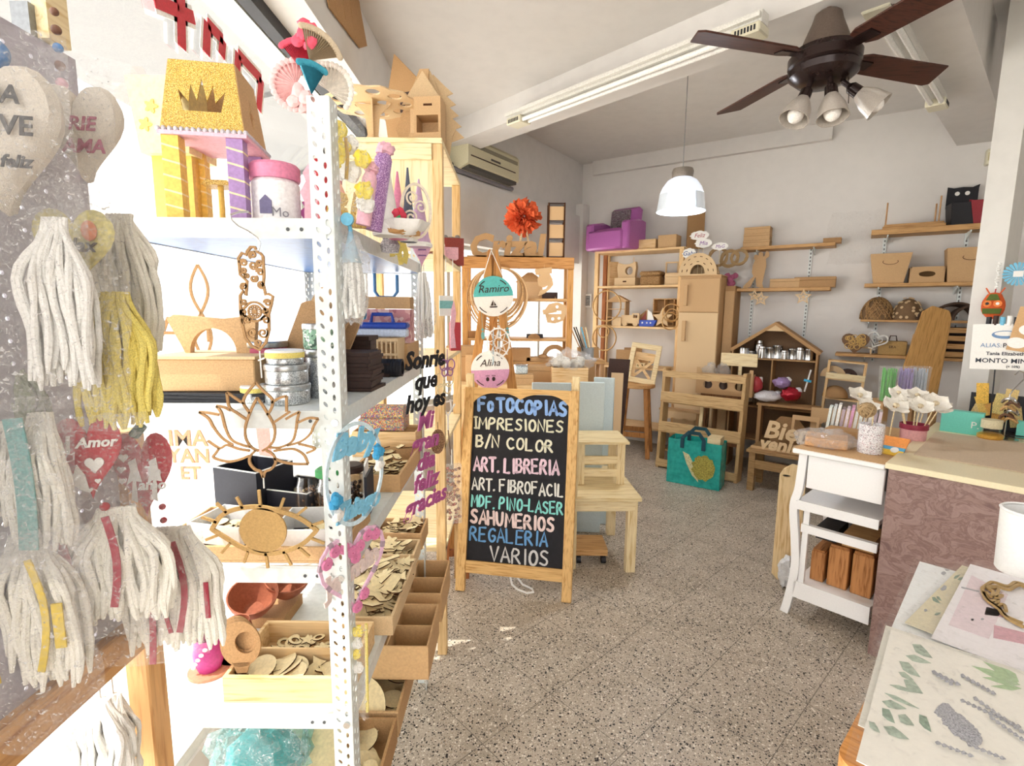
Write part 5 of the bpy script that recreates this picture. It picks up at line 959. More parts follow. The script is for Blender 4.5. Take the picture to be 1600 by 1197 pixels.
sz_ = tz + .27; s0 = atz(985, 692, sz_); s1 = thing('step_stool', 'small pale pine step stool standing on the low table', 'stool', (s0.x - .33, s0.y + .0, tz + .001), rad(2)); sw2, sd2 = .33, .3
slat_top(s1, sw2, sd2, .27, .015, 4, 'seat')
for x in (.02, sw2 - .065):
    for y in (.02, sd2 - .05): G().box(x, x + .045, y, y + .03, 0, .254).obj('leg', PALEZ, s1, smooth=False)
for z in (.05, .13): G().box(.065, sw2 - .065, .024, .04, z, z + .045).obj('rail', PALE, s1, smooth=False)
G().box(.065, sw2 - .065, sd2 - .04, sd2 - .024, .05, .095).obj('rail', PALE, s1, smooth=False)
kc = atz(915, 800, .05); kd = thing('caster_base', 'wooden base with black casters under the low table', 'base', (.5, 2.98, 0)); G().box(-.11, .08, -.1, .1, .06, .1).obj('board', OLDP, kd, smooth=False)
for x in (-.09, .06):
    for y in (-.07, .07): G().cyl(.025, .025, 14, T(x - .012, y, .026, ry=rad(90))).box(x - .012, x + .012, y - .012, y + .012, .03, .06).obj('caster', BLACK, kd)
# ------------------------------------------------------------------ plank easel with the name discs
EY = 3.05; ez = at(770, 389, EY).z; ea = thing('plank_easel', 'tall honey pine plank easel holding the two name discs', 'easel', (at(770, 480, EY).x, EY, 0)); HON = wood('honey_plank', '#c08a4e', '#9a6632', 'z')
for s_ in (-1, 1): G().prism([(s_ * .015, ez), (s_ * .03, ez - .01), (s_ * .3, 0), (s_ * .22, 0), (s_ * .004, ez - .13)], .03).obj('leg', HON, ea, smooth=False, bev=.002)
G().prism([(-.04, ez - .05), (.04, ez - .05), (.075, ez - .3), (-.075, ez - .3)], .012, T(0, .02, 0)).obj('gusset', HON, ea, smooth=False); G().bar((0, .03, ez - .03), (0, .36, 0), .05, .03).obj('rear_leg', HON, ea, smooth=False); G().box(-.2, .2, .012, .03, .45, .51).obj('crossbar', HON, ea, smooth=False)
def disc(cxp, cyp, d, label, c1, c2, name_, flip, motif):
    Y = EY - .03; p = at(cxp, cyp, Y); r = d / 2; o = thing('name_disc', label, 'name plate', (p.x, Y, p.z), rad(0), ry=rad(-3)); up_ = [(r * cos(a), r * sin(a)) for a in [pi * i / 24 for i in range(25)]]; lo_ = [(r * cos(a), r * sin(a)) for a in [pi + pi * i / 24 for i in range(25)]]
    G().prism(up_, .005).obj('upper_half', c1, o, smooth=False); G().prism(lo_, .005).obj('lower_half', c2, o, smooth=False)
    G().text(name_, r * .52, .002, T(0, -.0035, r * .2), shear=.3).obj('name', DKBROWN, o, smooth=False)
    g = G(); 
    for a0_ in (40, 118): g.strip([(r * .86 * cos(rad(a0_ + k * 5)), r * .86 * sin(rad(a0_ + k * 5))) for k in range(6)], .006, .002, M=T(0, -.003, 0))
    for a0_ in (215, 290): g.strip([(r * .88 * cos(rad(a0_ + k * 5)), r * .88 * sin(rad(a0_ + k * 5))) for k in range(7)], .005, .002, M=T(0, -.003, 0))
    g.obj('slot', DKBROWN, o, smooth=False); g = G()
    if motif == 0: g.prism([(-.022, -.065), (.018, -.065), (.022, -.057), (-.026, -.057)], .002, T(0, -.003, 0)).prism([(-.002, -.054), (-.002, -.02), (-.02, -.054)], .002, T(0, -.003, 0)).prism([(.002, -.054), (.002, -.03), (.016, -.054)], .002, T(0, -.003, 0))
    else:
        for s_ in (-.018, .018): g.prism([(s_ + a, -.055 + b) for a, b in circ(.01, 10, sz=1.3)], .002, T(0, -.003, 0)); [g.prism([(s_ + a, -.035 + b) for a, b in circ(.003, 6, dx)], .002, T(0, -.003, 0)) for dx in (-.008, 0, .008)]
    g.obj('motif', DKBROWN, o, smooth=False); return o, p, r
d1, p1, r1 = disc(771, 463, .232, 'round name disc, turquoise over white, reading Ramiro', flat('turquoise_paint', '#57b9b6', .5), PAPER, 'Ramiro', 0, 0)
d2, p2, r2 = disc(766, 578, .228, 'round name disc, white over pink, reading Alina', PAPER, flat('pink_paint', '#d79dbf', .5), 'Alina', 0, 1)
G().strip([(-.06, r1 * .85), (0, ez - p1.z - .01)], .004, .003).strip([(.065, r1 * .83), (0, ez - p1.z - .01)], .004, .003).obj('cord', COTTW, d1, smooth=False)
for x in (-.075, .075): 
    pe = G().strip([(x, -r1 * .7), (x * .97, -.2)], .002, .002).prism([(x * .97 + a, -.225 + b) for a, b in circ(.011, 10, sz=2.2)], .004).prism([(x * .97 + a, -.19 + b) for a, b in circ(.008, 8)], .008).obj('feather_drop', [TEALR], d1, smooth=False)
dc = thing('dream_catcher', 'white openwork dream catcher hanging between the two name discs', 'ornament', (p1.x + .03, EY - .035, at(775, 535, EY).z)); g = G(); g.strip(circ(.065, 30, 0, 0, sz=1.3), .009, .004, closed=True)
for k in range(8): a = 2 * pi * k / 8; g.strip([(.062 * cos(a), .08 * sin(a)), (.062 * cos(a + 2.4), .08 * sin(a + 2.4))], .004, .003)
g.obj('web', PAPER, dc, smooth=False); g = G(); [g.prism([(.066 * cos(a), .086 * sin(a)), (.078 * cos(a + .13), .1 * sin(a + .13)), (.066 * cos(a + .26), .086 * sin(a + .26))], .003) for a in [2 * pi * k / 14 for k in range(14)]]
g.obj('lace_edge', PAPER, dc, smooth=False); G().strip([(-.03, .08), (-.03, -.13)], .006, .003).obj('ribbon', flat('pale_blue_ribbon', '#b4cbd8', .6), dc, smooth=False)
# ================================================================== WHITE SLOTTED RACK BY THE WINDOW
RX0, RX1, RY0, RY1 = -.74, -.33, .97, 1.89; RZ = [.325, .655, .985, 1.305, 1.665]; RT_ = 1.875
rk = thing('slotted_rack', 'white slotted steel rack by the shop window crowded with craft goods', 'rack', (RX1, RY0, 0))
def slotcell(h=.025, w=.04):
    def oval(cx, cz, a, lx=.0032, lz=.0062):
        return [(cx + lx * cos(t) * cos(a) - lz * sin(t) * sin(a), cz + lx * cos(t) * sin(a) + lz * sin(t) * cos(a)) for t in [2 * pi * i / 10 for i in range(10)]][::-1]
    return G().prism([rect(0, w, 0, h), oval(.011, .007, 0), oval(.028, .0185, -.6)], .0022)
cell = slotcell()
def angle_post(x, y, sx, sy):
    g = G(); n = int(RT_ / .025)
    for k in range(n):
        for M in (T(x if sx < 0 else x, y, k * .025, rz=0) @ (Matrix.Scale(-1, 4, (1, 0, 0)) if sx < 0 else I4), T(x, y, k * .025, rz=rad(90)) @ (Matrix.Scale(-1, 4, (1, 0, 0)) if sy < 0 else I4)): g.add(cell.v, [f[::-1] for f in cell.f] if (sx < 0 and M[0][0] < 0 and abs(M[0][0]) > .5) else cell.f, 0, M)
    return g.obj('post', WMETAL, rk, smooth=False)
angle_post(0, 0, -1, 1); angle_post(0, RY1 - RY0, -1, -1); angle_post(RX0 - RX1, RY1 - RY0, 1, -1)
BLUEP = flat('blue_shelf_paint', '#2f62a3', .35, noise_amt=.1, nscale=10); W_ = RX1 - RX0; D_ = RY1 - RY0
for i, z in enumerate(RZ):
    o = thing('tmp', 'tmp', 'tmp') if False else None
    sh = G().box(-W_, -.003, .003, D_ - .003, z - .004, z).obj('shelf', WMETAL, rk, smooth=False)
    lp = G().box(-W_, -.0025, .002, .0035, z - .036, z - .004).box(-.0045, -.003, .003, D_ - .003, z - .036, z - .004).box(-W_, -W_ + .0015, .003, D_ - .003, z - .036, z - .004).box(-W_, -.003, D_ - .0035, D_ - .002, z - .036, z - .004).obj('lip', WMETAL, sh, smooth=False)
    if i == 4: G().box(-W_ + .002, -.005, .005, D_ - .005, z - .034, z - .0045).obj('underside', BLUEP, sh, smooth=False)
    for x in (-.06, -.085): G().cyl(.0035, .001, 10, T(x, .0017, z - .02, rx=rad(90))).obj('lip_hole', flat('hole_grey', '#55585a', .8), sh)
for z in (1.655, 1.295, .975, .645): G().cyl(.007, .004, 12, T(-.011, -.0012, z - .012, rx=rad(90))).obj('bolt', STEEL, rk)
# ------------------------------------------------------------------ shared cut-out shapes
def cut(pts, t=.003, mats=None):
    g = G().prism(pts if isinstance(pts[0][0], (tuple, list)) else [pts], t, T(rx=rad(-90)) , 0, 1); return g.obj('wooden_cutout', mats or [PLY, BURNT], None, smooth=False)
PROTO = {}
def proto(k):
    if k not in PROTO:
        f = {'disc': lambda: circ(.022, 18), 'bigdisc': lambda: circ(.04, 24), 'heart': lambda: heart(.04, .036), 'star': lambda: star(.024, .011), 'fish': lambda: [(-.035, 0), (-.02, .014), (.0, .018), (.02, .008), (.035, .016), (.033, 0), (.035, -.016), (.02, -.008), (0, -.018), (-.02, -.014)],
             'bird': lambda: [(-.035, .004), (-.022, .018), (-.005, .012), (.012, .026), (.026, .03), (.018, .012), (.036, .004), (.02, -.004), (.005, -.018), (-.012, -.014), (-.02, 0)], 'ring': lambda: [circ(.026, 18), circ(.014, 14)[::-1]], 'flower': lambda: [(.024 * (1 + .3 * cos(5 * t)) * cos(t), .024 * (1 + .3 * cos(5 * t)) * sin(t)) for t in [2 * pi * i / 30 for i in range(30)]],
             'tag': lambda: [[(-.03, -.014), (.022, -.014), (.032, 0), (.022, .014), (-.03, .014)], circ(.004, 8, .02, 0)[::-1]], 'tree': lambda: [(-.006, -.03), (.006, -.03), (.006, -.018), (.024, -.018), (.01, 0), (.018, 0), (0, .03), (-.018, 0), (-.01, 0), (-.024, -.018), (-.006, -.018)], 'hand': lambda: [(-.015, -.03), (.015, -.03), (.022, 0), (.03, .01), (.024, .016), (.014, .008), (.012, .034), (.004, .034), (.003, .012), (0, .036), (-.007, .036), (-.006, .012), (-.012, .03), (-.018, .028), (-.02, 0)], 'slat': lambda: rect(-.035, .035, -.009, .009)}[k]
        PROTO[k] = cut(f())
    return PROTO[k]
HEAPR = random.Random(21)
def heap(kinds, x0, x1, y0, y1, z, n, label, group, spread=.5, mat=None, dz=.0035, s=(.8, 1.15), name='wooden_cutout', maxz=.03):
    """single pieces lying loosely over one another"""
    for i in range(n):
        k = kinds[i % len(kinds)]; src = proto(k); first = not src.get('label')
        o = src if first else src.copy()
        if not first: COL.objects.link(o)
        x = HEAPR.uniform(x0 + .02, x1 - .02); y = HEAPR.uniform(y0 + .02, y1 - .02); o.location = (x, y, z + .004 + maxz * i / n + dz * HEAPR.random())
        o.rotation_euler = (HEAPR.uniform(-spread, spread) * .5, HEAPR.uniform(-spread, spread) * .5, HEAPR.uniform(0, 6.28)); q = HEAPR.uniform(*s); o.scale = (q, q, 1)
        o.name = name; tag(o, label, 'cut-out', group)
def tray(name, label, x0, x1, y0, y1, z, h, mat, divx=(), divy=(), t=.008, rz=0, cat='tray'):
    o = thing(name, label, cat, ((x0 + x1) / 2, (y0 + y1) / 2, z), rz); w, d = x1 - x0, y1 - y0; g = G()
    G().box(-w / 2, w / 2, -d / 2, d / 2, 0, .004).obj('bottom', mat, o, smooth=False)
    for (a, b, c, e_) in ((-w / 2, w / 2, -d / 2, -d / 2 + t), (-w / 2, w / 2, d / 2 - t, d / 2), (-w / 2, -w / 2 + t, -d / 2 + t, d / 2 - t), (w / 2 - t, w / 2, -d / 2 + t, d / 2 - t)): G().box(a, b, c, e_, .004, h).obj('side', mat, o, smooth=False, bev=.001)
    for f_ in divx: x = -w / 2 + w * f_; G().box(x - t / 3, x + t / 3, -d / 2 + t, d / 2 - t, .004, h * .94).obj('divider', mat, o, smooth=False)
    for f_ in divy: y = -d / 2 + d * f_; G().box(-w / 2 + t, w / 2 - t, y - t / 3, y + t / 3, .004, h * .94).obj('divider', mat, o, smooth=False)
    return o
# ------------------------------------------------------------------ fifth level: bag, discs
z5 = RZ[0] + .0008
tb_ = thing('plastic_bag', 'crumpled translucent teal bag on the lowest rack shelf', 'bag', (-.6, 1.11, z5)); G().blob((0, 0, .1), (.11, .085, .1), .5, 3, 6, 26, 16).obj('bag', plastic_film('teal_film', (.62, .86, .86), .3), tb_); G().blob((0, .01, .08), (.09, .06, .075), .3, 3, 2).obj('content', flat('teal_content', '#5fa9aa', .6), tb_)
for i, (x, y, r, rx, ry, lb) in enumerate(((-.47, 1.12, .085, -48, 8, 'large pale mdf disc leaning on the lowest rack shelf, nearest the post'), (-.45, 1.2, .1, -58, -4, 'largest pale mdf disc leaning behind the nearest one'), (-.56, 1.22, .08, -55, 10, 'pale mdf disc leaning beside the teal bag'))):
    one('wooden_disc', lb, 'disc', G().prism(circ(r, 32, 0, r), .005, T(rx=rad(rx + 0)), 0, 1), [PLY, BURNT], (x, y, z5 + .006), rad(ry), smooth=False)
tray('wooden_tray', 'long mdf tray of round discs on the lowest rack shelf along the aisle', -.46, -.305, 1.27, 1.86, z5, .075, MDF)
heap(['bigdisc', 'disc', 'bigdisc', 'disc'], -.45, -.315, 1.29, 1.84, z5 + .01, 30, 'round plywood disc lying in the lowest aisle tray', 'plywood discs in the lowest tray', .7, s=(.7, 1.1))
tray('wooden_tray', 'mdf tray of large discs on the lowest rack shelf near the front post', -.42, -.305, .99, 1.255, z5, .075, MDFD); heap(['bigdisc', 'disc'], -.41, -.315, 1.0, 1.25, z5 + .01, 14, 'plywood disc lying in the front lowest tray', 'plywood discs in the front tray', .8, s=(.8, 1.2))
# kraft compartment boxes sticking out to the aisle
for i, (y0, y1, lb) in enumerate(((1.36, 1.58, 'kraft two compartment box sticking out into the aisle, nearer the front'), (1.64, 1.88, 'kraft compartment box sticking out into the aisle beside the chalkboard leg'))):
    tray('compartment_box', lb, -.56, -.235 + .0 * i, y0, y1, .431, .105, KRAFT, divx=(.62,), divy=(.5,), t=.006, cat='box')
one('box_prop', 'long plain mdf crate under the two kraft compartment boxes', 'crate', G().box(-.09, .09, -.25, .25, 0, .1), MDF, (-.56, 1.6, z5), smooth=False)
heap(['heart', 'star', 'tag'], -.36, -.245, 1.77, 1.86, .437, 6, 'small pale cut-out in the farther kraft compartment box', 'cut-outs in the farther kraft box', .4, s=(.6, .8), maxz=.012)
# ------------------------------------------------------------------ fourth level
z4 = RZ[1] + .0008
bx4 = tray('wooden_box', 'pine two compartment box of cut-outs at the front of the fourth rack level', -.617, -.345, 1.0, 1.205, z4, .06, PINE, divy=(.5,), t=.009)
heap(['bigdisc', 'flower', 'fish', 'bigdisc', 'heart'], -.6, -.36, 1.005, 1.1, z4 + .006, 26, 'plywood cut-out lying in the front compartment of the pine box', 'cut-outs in the front compartment', .8, maxz=.035)
heap(['ring', 'flower', 'star', 'ring'], -.6, -.36, 1.11, 1.2, z4 + .006, 20, 'small plywood ring or star in the rear compartment of the pine box', 'cut-outs in the rear compartment', .8, s=(.55, .8), maxz=.025)
p = atz(352, 1060, z4 + .02)
for i in range(3):
    M = T(rx=rad(-12)); y = .955 + .0 ; bl = [(.028 * sin(t) * (1 if cos(t) > -.3 else .75), .075 + .036 * cos(t)) for t in [2 * pi * k / 28 for k in range(28)]]
    o = thing('balloon_cutout', ('hot air balloon cut-out leaning on the pine box, front one', 'hot air balloon cut-out, middle of three on the pine box', 'hot air balloon cut-out, rearmost of three on the pine box')[i], 'cut-out', (-.585 - .009 * i, 1.022 + .009 * i, z4 + .03), rad(-6 * i), rx=rad(-8), ry=rad(-4))
    G().prism([[(x, z) for x, z in [(.045 * sin(t), .085 + .05 * cos(t)) for t in [2 * pi * k / 28 for k in range(28)]]]] + ([circ(.024, 18, .012, .088)[::-1]] if i < 2 else []), .004).prism([(-.02, .045), (.02, .045), (.011, .022), (-.011, .022)], .004).obj('balloon', [MDFD, BURNT] if False else MDFD, o, smooth=False)
    G().prism([rect(-.013, .013, 0, .018), rect(-.008, .008, .004, .014)[::-1]], .004).obj('basket', BURNT, o, smooth=False)
def bowl(r, h, t=.004): return [(0, 0), (r * .45, 0), (r * .7, h * .3), (r * .92, h * .7), (r, h), (r - t, h), (r * .88, h * .7), (r * .64, h * .32), (r * .4, t), (0, t)]
for i, (x, y, tl, lb) in enumerate(((-.685, 1.27, 20, 'terracotta bowl with inner rim, stacked foremost on the rack'), (-.635, 1.36, 16, 'terracotta bowl behind the foremost one on the rack'))):
    o = one('terracotta_bowl', lb, 'bowl', G().lathe(bowl(.062, .065), 30), TERRA, (x, y, z4 + .045 + .0 * i), rx=rad(tl), ry=rad(12))
one('bowl_stand', 'small brown block under the stacked terracotta bowls', 'block', G().box(-.06, .06, -.06, .06, 0, .03), MDFD, (-.66, 1.32, z4), smooth=False)
for i, (x, y, r, h, lb) in enumerate(((-.705, 1.1, .034, .085, 'magenta painted clay pot with white leaf sprigs on a saucer'), (-.665, 1.155, .036, .09, 'plain clay pot beside the magenta pot'))):
    o = thing('clay_pot', lb, 'pot', (x, y, z4)); G().lathe([(0, .006), (r * .7, .006), (r * .95, .03), (r, h * .6), (r * .8, h), (r * .72, h), (r * .9, h * .6), (0, .02)], 28).obj('body', flat('magenta_glaze', '#b03a80', .4) if i == 0 else TERRA, o)
    G().cyl(r * 1.35, .006, 24).obj('saucer', flat('saucer_clay', '#c98a6c', .6), o)
    if i == 0:
        g = G()
        for k in range(5):
            a = -2.2 + .25 * k; c = Vector((cos(a) * r * 1.01, sin(a) * r * 1.01, .025 + .012 * k)); g.blob(tuple(c), (.006, .004, .004), 0, 1, 0, 8, 5); 
        g.obj('leaf_sprig', PAPER, o)
for i, (x, y, n, lb) in enumerate(((-.52, 1.5, 9, 'roll of stacked lilac wooden discs behind the pine box'), (-.5, 1.62, 8, 'roll of stacked lilac wooden discs near the rack back'), (-.6, 1.52, 8, 'roll of stacked lilac discs beside the bowls'))):
    o = thing('disc_roll', lb, 'discs', (x, y, z4 + .026)); LD = flat('lilac_stained', '#8f7f99', .7); g = G()
    for k in range(n): G().cyl(.025, .0075, 18, T(-.045 + .009 * k, 0, 0, ry=rad(90))).obj('disc', (LD, PLY)[k % 5 == 4], o)
for i, (x, y, lb) in enumerate(((-.43, 1.32, 'black and white cow shaped cut-out on the rack behind the pine box'), (-.47, 1.38, 'second black and white cut-out behind the cow shape'))):
    o = thing('painted_cutout', lb, 'cut-out', (x, y, z4 + .01), rad(30 * i), rx=rad(-50)); G().prism([(a * 1.5, b * 1.5 + .04) for a, b in [(-.035, .004), (-.022, .018), (-.005, .012), (.012, .026), (.026, .03), (.018, .012), (.036, .004), (.02, -.004), (.005, -.018), (-.012, -.014), (-.02, 0)]], .004).obj('body', PAPER, o, smooth=False)
    G().prism([(a, b + .04) for a, b in circ(.012, 10)], .0045, T(0, -.0006, 0)).prism([(a, b + .05) for a, b in circ(.008, 8, .022)], .0045, T(0, -.0006, 0)).obj('black_patch', BLACK, o, smooth=False)
tr4 = tray('wooden_tray', 'long mdf tray heaped with cut-outs along the aisle on the fourth rack level', -.47, -.305, 1.235, 1.56, z4, .05, MDFL); heap(['bird', 'fish', 'hand', 'tree', 'slat', 'flower', 'tag'], -.465, -.31, 1.24, 1.55, z4 + .006, 60, 'laser cut plywood shape heaped in the long aisle tray', 'cut-outs heaped in the long aisle tray', 1.0, s=(.9, 1.3), maxz=.075)
tray('wooden_tray', 'mdf tray of pale cut-outs at the rear of the fourth rack level', -.5, -.315, 1.58, 1.7, z4, .05, MDFL); heap(['fish', 'flower', 'slat', 'bird'], -.49, -.325, 1.59, 1.69, z4 + .006, 24, 'pale cut-out heaped in the middle rear tray', 'cut-outs in the middle rear tray', .9, maxz=.05)
tray('wooden_tray', 'kraft tray of dark edged cut-outs against the rear rack post', -.5, -.315, 1.72, 1.86, z4, .06, KRAFT); heap(['bird', 'slat', 'fish', 'ring'], -.49, -.325, 1.73, 1.85, z4 + .006, 26, 'dark edged cut-out heaped in the tray by the rear post', 'cut-outs in the rear post tray', .9, maxz=.06)
# ------------------------------------------------------------------ third level
z3_ = RZ[2] + .0008
tray('wooden_tray', 'shallow mdf tray along the front of the third rack level', -.735, -.345, .985, 1.2, z3_, .034, MDF, t=.006)
zt3 = z3_ + .005; WBX = flat('white_box_card', '#eceae8', .6, noise_amt=.02); NAVY = flat('dark_navy_card', '#1b1c28', .6)
def tilt_box(label, x, y, z, w, d, h, rz, mout, min_, rx=0, ry=0):
    o = thing('display_box', label, 'box', (x, y, z), rad(rz), rx=rad(rx), ry=rad(ry)); t = .004
    G().box(-w / 2, w / 2, -d / 2, d / 2, 0, .003).obj('bottom', min_, o, smooth=False)
    for (a, b, c, e_) in ((-w / 2, w / 2, -d / 2, -d / 2 + t), (-w / 2, w / 2, d / 2 - t, d / 2), (-w / 2, -w / 2 + t, -d / 2 + t, d / 2 - t), (w / 2 - t, w / 2, -d / 2 + t, d / 2 - t)):
        s_ = G().box(a, b, c, e_, .003, h).obj('side', mout, o, smooth=False); G().box(a, b, c, e_, h, h + .002).obj('rim', WBX, s_, smooth=False)
    return o
tilt_box('open white box of plywood discs on the third rack level, nearest the red hearts', -.63, 1.1, zt3, .13, .11, .045, -12, WBX, NAVY); heap(['disc', 'tag', 'disc'], -.69, -.57, 1.06, 1.14, zt3 + .005, 14, 'small plywood piece in the open white box', 'pieces in the open white box', .5, s=(.5, .8), maxz=.02)
tilt_box('taller dark lined open box standing behind the white box on the third rack level', -.66, 1.27, z3_, .14, .12, .12, -20, NAVY, NAVY)
tilt_box('dark lined white box behind the eye ornament on the third rack level', -.535, 1.26, z3_, .12, .12, .07, -15, NAVY, NAVY); heap(['disc', 'tag', 'fish'], -.58, -.49, 1.22, 1.3, z3_ + .005, 14, 'plywood piece in the dark lined white box', 'pieces in the dark lined box', .5, s=(.5, .8), maxz=.04)
tilt_box('small white box with a plywood star beside the front post', -.435, 1.08, zt3, .14, .13, .05, 4, WBX, NAVY); heap(['star', 'disc', 'flower'], -.49, -.38, 1.03, 1.12, zt3 + .005, 8, 'plywood piece in the white box by the front post', 'pieces in the white box by the post', .5, s=(.6, .9), maxz=.02)
for i, (x, y, r, h, lid, lb) in enumerate(((-.5, 1.22, .036, .11, None, 'glass jar of brown beads without a lid on the third rack level'), (-.44, 1.2, .036, .115, GREEN, 'glass jar of brown beads with a green lid'), (-.415, 1.28, .034, .1, DKBROWN, 'glass jar of dark beads with a dark lid behind the green lidded jar'))):
    j = thing('glass_jar', lb, 'jar', (x, y, z3_)); G().lathe(jar_prof(r, h), 24).obj('body', GLASS, j); g = G()
    for k in range(45): a = RND.uniform(0, 6.28); q = (r - .009) * sqrt(RND.random()); g.blob((q * cos(a), q * sin(a), RND.uniform(.009, h * .72)), .006, .2, 3, k, 6, 4)
    b_ = g.obj('bead_filling', speckled('brown_beads', '#6b4a33', ['#3b281c', '#a27a55', '#2a2020'], 60, .4), j); b_['kind'] = 'stuff'
    if lid: G().lathe([(0, 0), (r * .95, 0), (r * .95, .014), (r * .8, .018), (0, .018)], 24, T(z=h + .001)).obj('lid', lid, j)
one('display_board', 'black upright display board on the third rack level near the aisle', 'board', G().box(-.003, .003, -.05, .05, 0, .11), NAVY, (-.36, 1.25, z3_), rad(6), smooth=False); one('display_board', 'white upright display board beside the black one near the aisle', 'board', G().box(-.003, .003, -.045, .045, 0, .1), WBX, (-.4, 1.36, z3_), rad(10), smooth=False)
tray('wooden_tray', 'kraft tray with handle holes of dark cut-outs on the third rack level', -.47, -.315, 1.4, 1.72, z3_, .05, KRAFT); heap(['slat', 'disc', 'tag', 'bird'], -.465, -.32, 1.41, 1.71, z3_ + .006, 44, 'dark edged cut-out heaped in the kraft handle tray', 'cut-outs in the kraft handle tray', .8, s=(.7, 1.0), maxz=.055)
for i, (z, lb, dv) in enumerate(((z3_, 'lower shallow pine drawer box at the rear of the third rack level', (.25, .5, .75)), (z3_ + .046, 'upper pine divider box stacked on the shallow pine one', (.36, .7)))): tray('divider_box', lb, -.56, -.335 , 1.75, 1.87, z, .045, PINE, divx=dv, t=.006, cat='box')
one('striped_box', 'box with striped woven print at the rear of the third rack level', 'box', G().box(-.08, .08, -.05, .05, 0, .04, M=T(0, -.003, .0)).cyl(.04, .15, 20, T(-.075, 0, .045, ry=rad(90))), speckled('stripe_print', '#c99b62', ['#b5483c', '#4f8b87', '#e0c27a', '#8a5a9a'], 70, .2), (-.46, 1.815, z3_ + .093), smooth=False)
# ------------------------------------------------------------------ second level
z2_ = RZ[3] + .0008
sm = thing('sewing_machine_box', 'large mdf sewing machine shaped box on the second rack level', 'box', (-.645, 1.12, z2_ + .021), rad(4)); 
G().box(-.105, .1, -.06, .1, 0, .068).obj('base', MDF, sm, smooth=False, bev=.002); G().box(-.11, .105, -.066, .106, .068, .074).obj('lid', MDFL, sm, smooth=False)
G().prism([(-.115, .074 + .075), (-.08, .074), (-.07, .074)] + [(-.07 + .0 + .05 - .05 * cos(pi * k / 14), .074 + .055 * sin(pi * k / 14) * 1.0) for k in range(1, 15)] + [(.03, .074), (.075, .074), (.07, .1), (.075, .145), (.06, .157), (.0, .15), (-.06, .155), (-.1, .158)], .018, T(0, .03, 0)).obj('arch', [MDF, BURNT], sm, smooth=False)
for i in range(3): one('black_board', ('bottom black board under the sewing machine box', 'middle black board under the sewing machine box', 'top black board under the sewing machine box')[i], 'board', G().box(-.12, .12, -.075, .09, 0, .006), BLACK, (-.635 + .006 * i, 1.12, z2_ + .0068 * i), rad(3 - 3 * i), smooth=False)
bi = thing('word_stick', 'cut-out plywood word on a twisted stick behind the sewing machine box', 'ornament', (-.73, 1.3, z2_), rad(10)); G().strip([(-.05 + .02 * sin(8 * t), .3 - .3 * t) for t in [k / 20 for k in range(21)]], .006, .004).strip([(-.05 - .02 * sin(8 * t), .3 - .3 * t) for t in [k / 20 for k in range(21)]], .006, .004).obj('twist', MDFD, bi, smooth=False); G().text('AM', .09, .004, T(-.09, 0, .11)).obj('word', MDFD, bi, smooth=False)
for i, (x, y, w, h, rx, ry, lb) in enumerate(((-.525, 1.25, .12, .24, -14, 26, 'brown mdf panel with wavy edge leaning behind the hamsa hand, upper one'), (-.5, 1.2, .12, .19, -12, 18, 'darker wavy mdf panel leaning before the upper one'), (-.5, 1.33, .13, .25, -8, 22, 'brown box lid leaning at the back of the second rack level'))):
    pts = [(-w / 2, 0), (w / 2, 0), (w / 2, h * .9)] + [(w / 2 - w * k / 10, h * (.9 + .08 * abs(sin(pi * k / 5)))) for k in range(1, 10)] + [(-w / 2, h * .9)]
    o = thing('wavy_panel', lb, 'panel', (x - .01, y, z2_ + .03), rad(-20), rx=rad(rx), ry=rad(ry)); G().prism(pts, .005).obj('face', MDFD if i == 1 else MDF, o, smooth=False); G().prism([(-w / 2, 0), (-w / 2 + .005, 0), (-w / 2 + .005, h * .9), (-w / 2, h * .9)], .05, T(0, .025, 0)).obj('side', MDFL, o, smooth=False)
def tin(label, x, y, z, r, h, body, lid, lidh=.015, band=None, plain=False):
    o = thing('tin', label, 'tin', (x, y, z)); G().lathe([(0, 0), (r * .96, 0), (r, .003), (r, h - .002), (r * .97, h), (0, h)], 30).obj('body', body, o)
    G().lathe([(0, 0), (r * 1.03, 0), (r * 1.05, .002), (r * 1.05, lidh - .003), (r * 1.0, lidh), (0, lidh - .001)], 30, T(z=h + .0005)).obj('lid', lid, o)
    if band: G().lathe([(r * 1.06, .001), (r * 1.06, lidh * .75)], 30, T(z=h)).obj('band', band, o)
    return o
TINP = speckled('pink_tin_print', '#b95670', ['#a8415e', '#d98a9d'], 40, .6, .35); TINS = flat('silver_tin', '#bfc3c5', .28, metal=.85, noise_amt=.08, nscale=60)
SILV2 = speckled('embossed_silver', '#c3c6c8', ['#9ea3a6', '#e2e5e6'], 110, .4, .3, .8)
tin('round pink tin with steel lid, topmost behind the hamsa hand', -.575, 1.19, z2_ + .056, .047, .05, TINP, TINS, .014); tin('silver tin under the round pink tin', -.575, 1.19, z2_, .048, .042, SILV2, TINS, .013)
tin('silver tin with white lid and yellow band, topmost by the front post', -.472, 1.06, z2_ + .082, .036, .012, SILV2, PAPER, .016, YELLOW); tin('middle silver tin of the stack by the front post', -.47, 1.06, z2_ + .041, .042, .028, SILV2, TINS, .012); tin('bottom silver tin of the stack by the front post', -.47, 1.06, z2_, .044, .028, SILV2, TINS, .012)
tin('tall silver tin behind the stacked silver tins', -.425, 1.14, z2_, .036, .09, SILV2, TINS, .016); tin('green tin with a plain dark figure print on the tall silver tin', -.43, 1.14, z2_ + .108, .033, .042, speckled('green_tin_print', '#7fa68c', ['#e7ece2', '#3c5747', '#9dbfa4'], 45, .45), TINS, .012); tin('low tin with yellow lid behind the lotus ornament', -.54, 1.07, z2_, .03, .02, SILV2, PAPER, .014, YELLOW)
STK = random.Random(2)
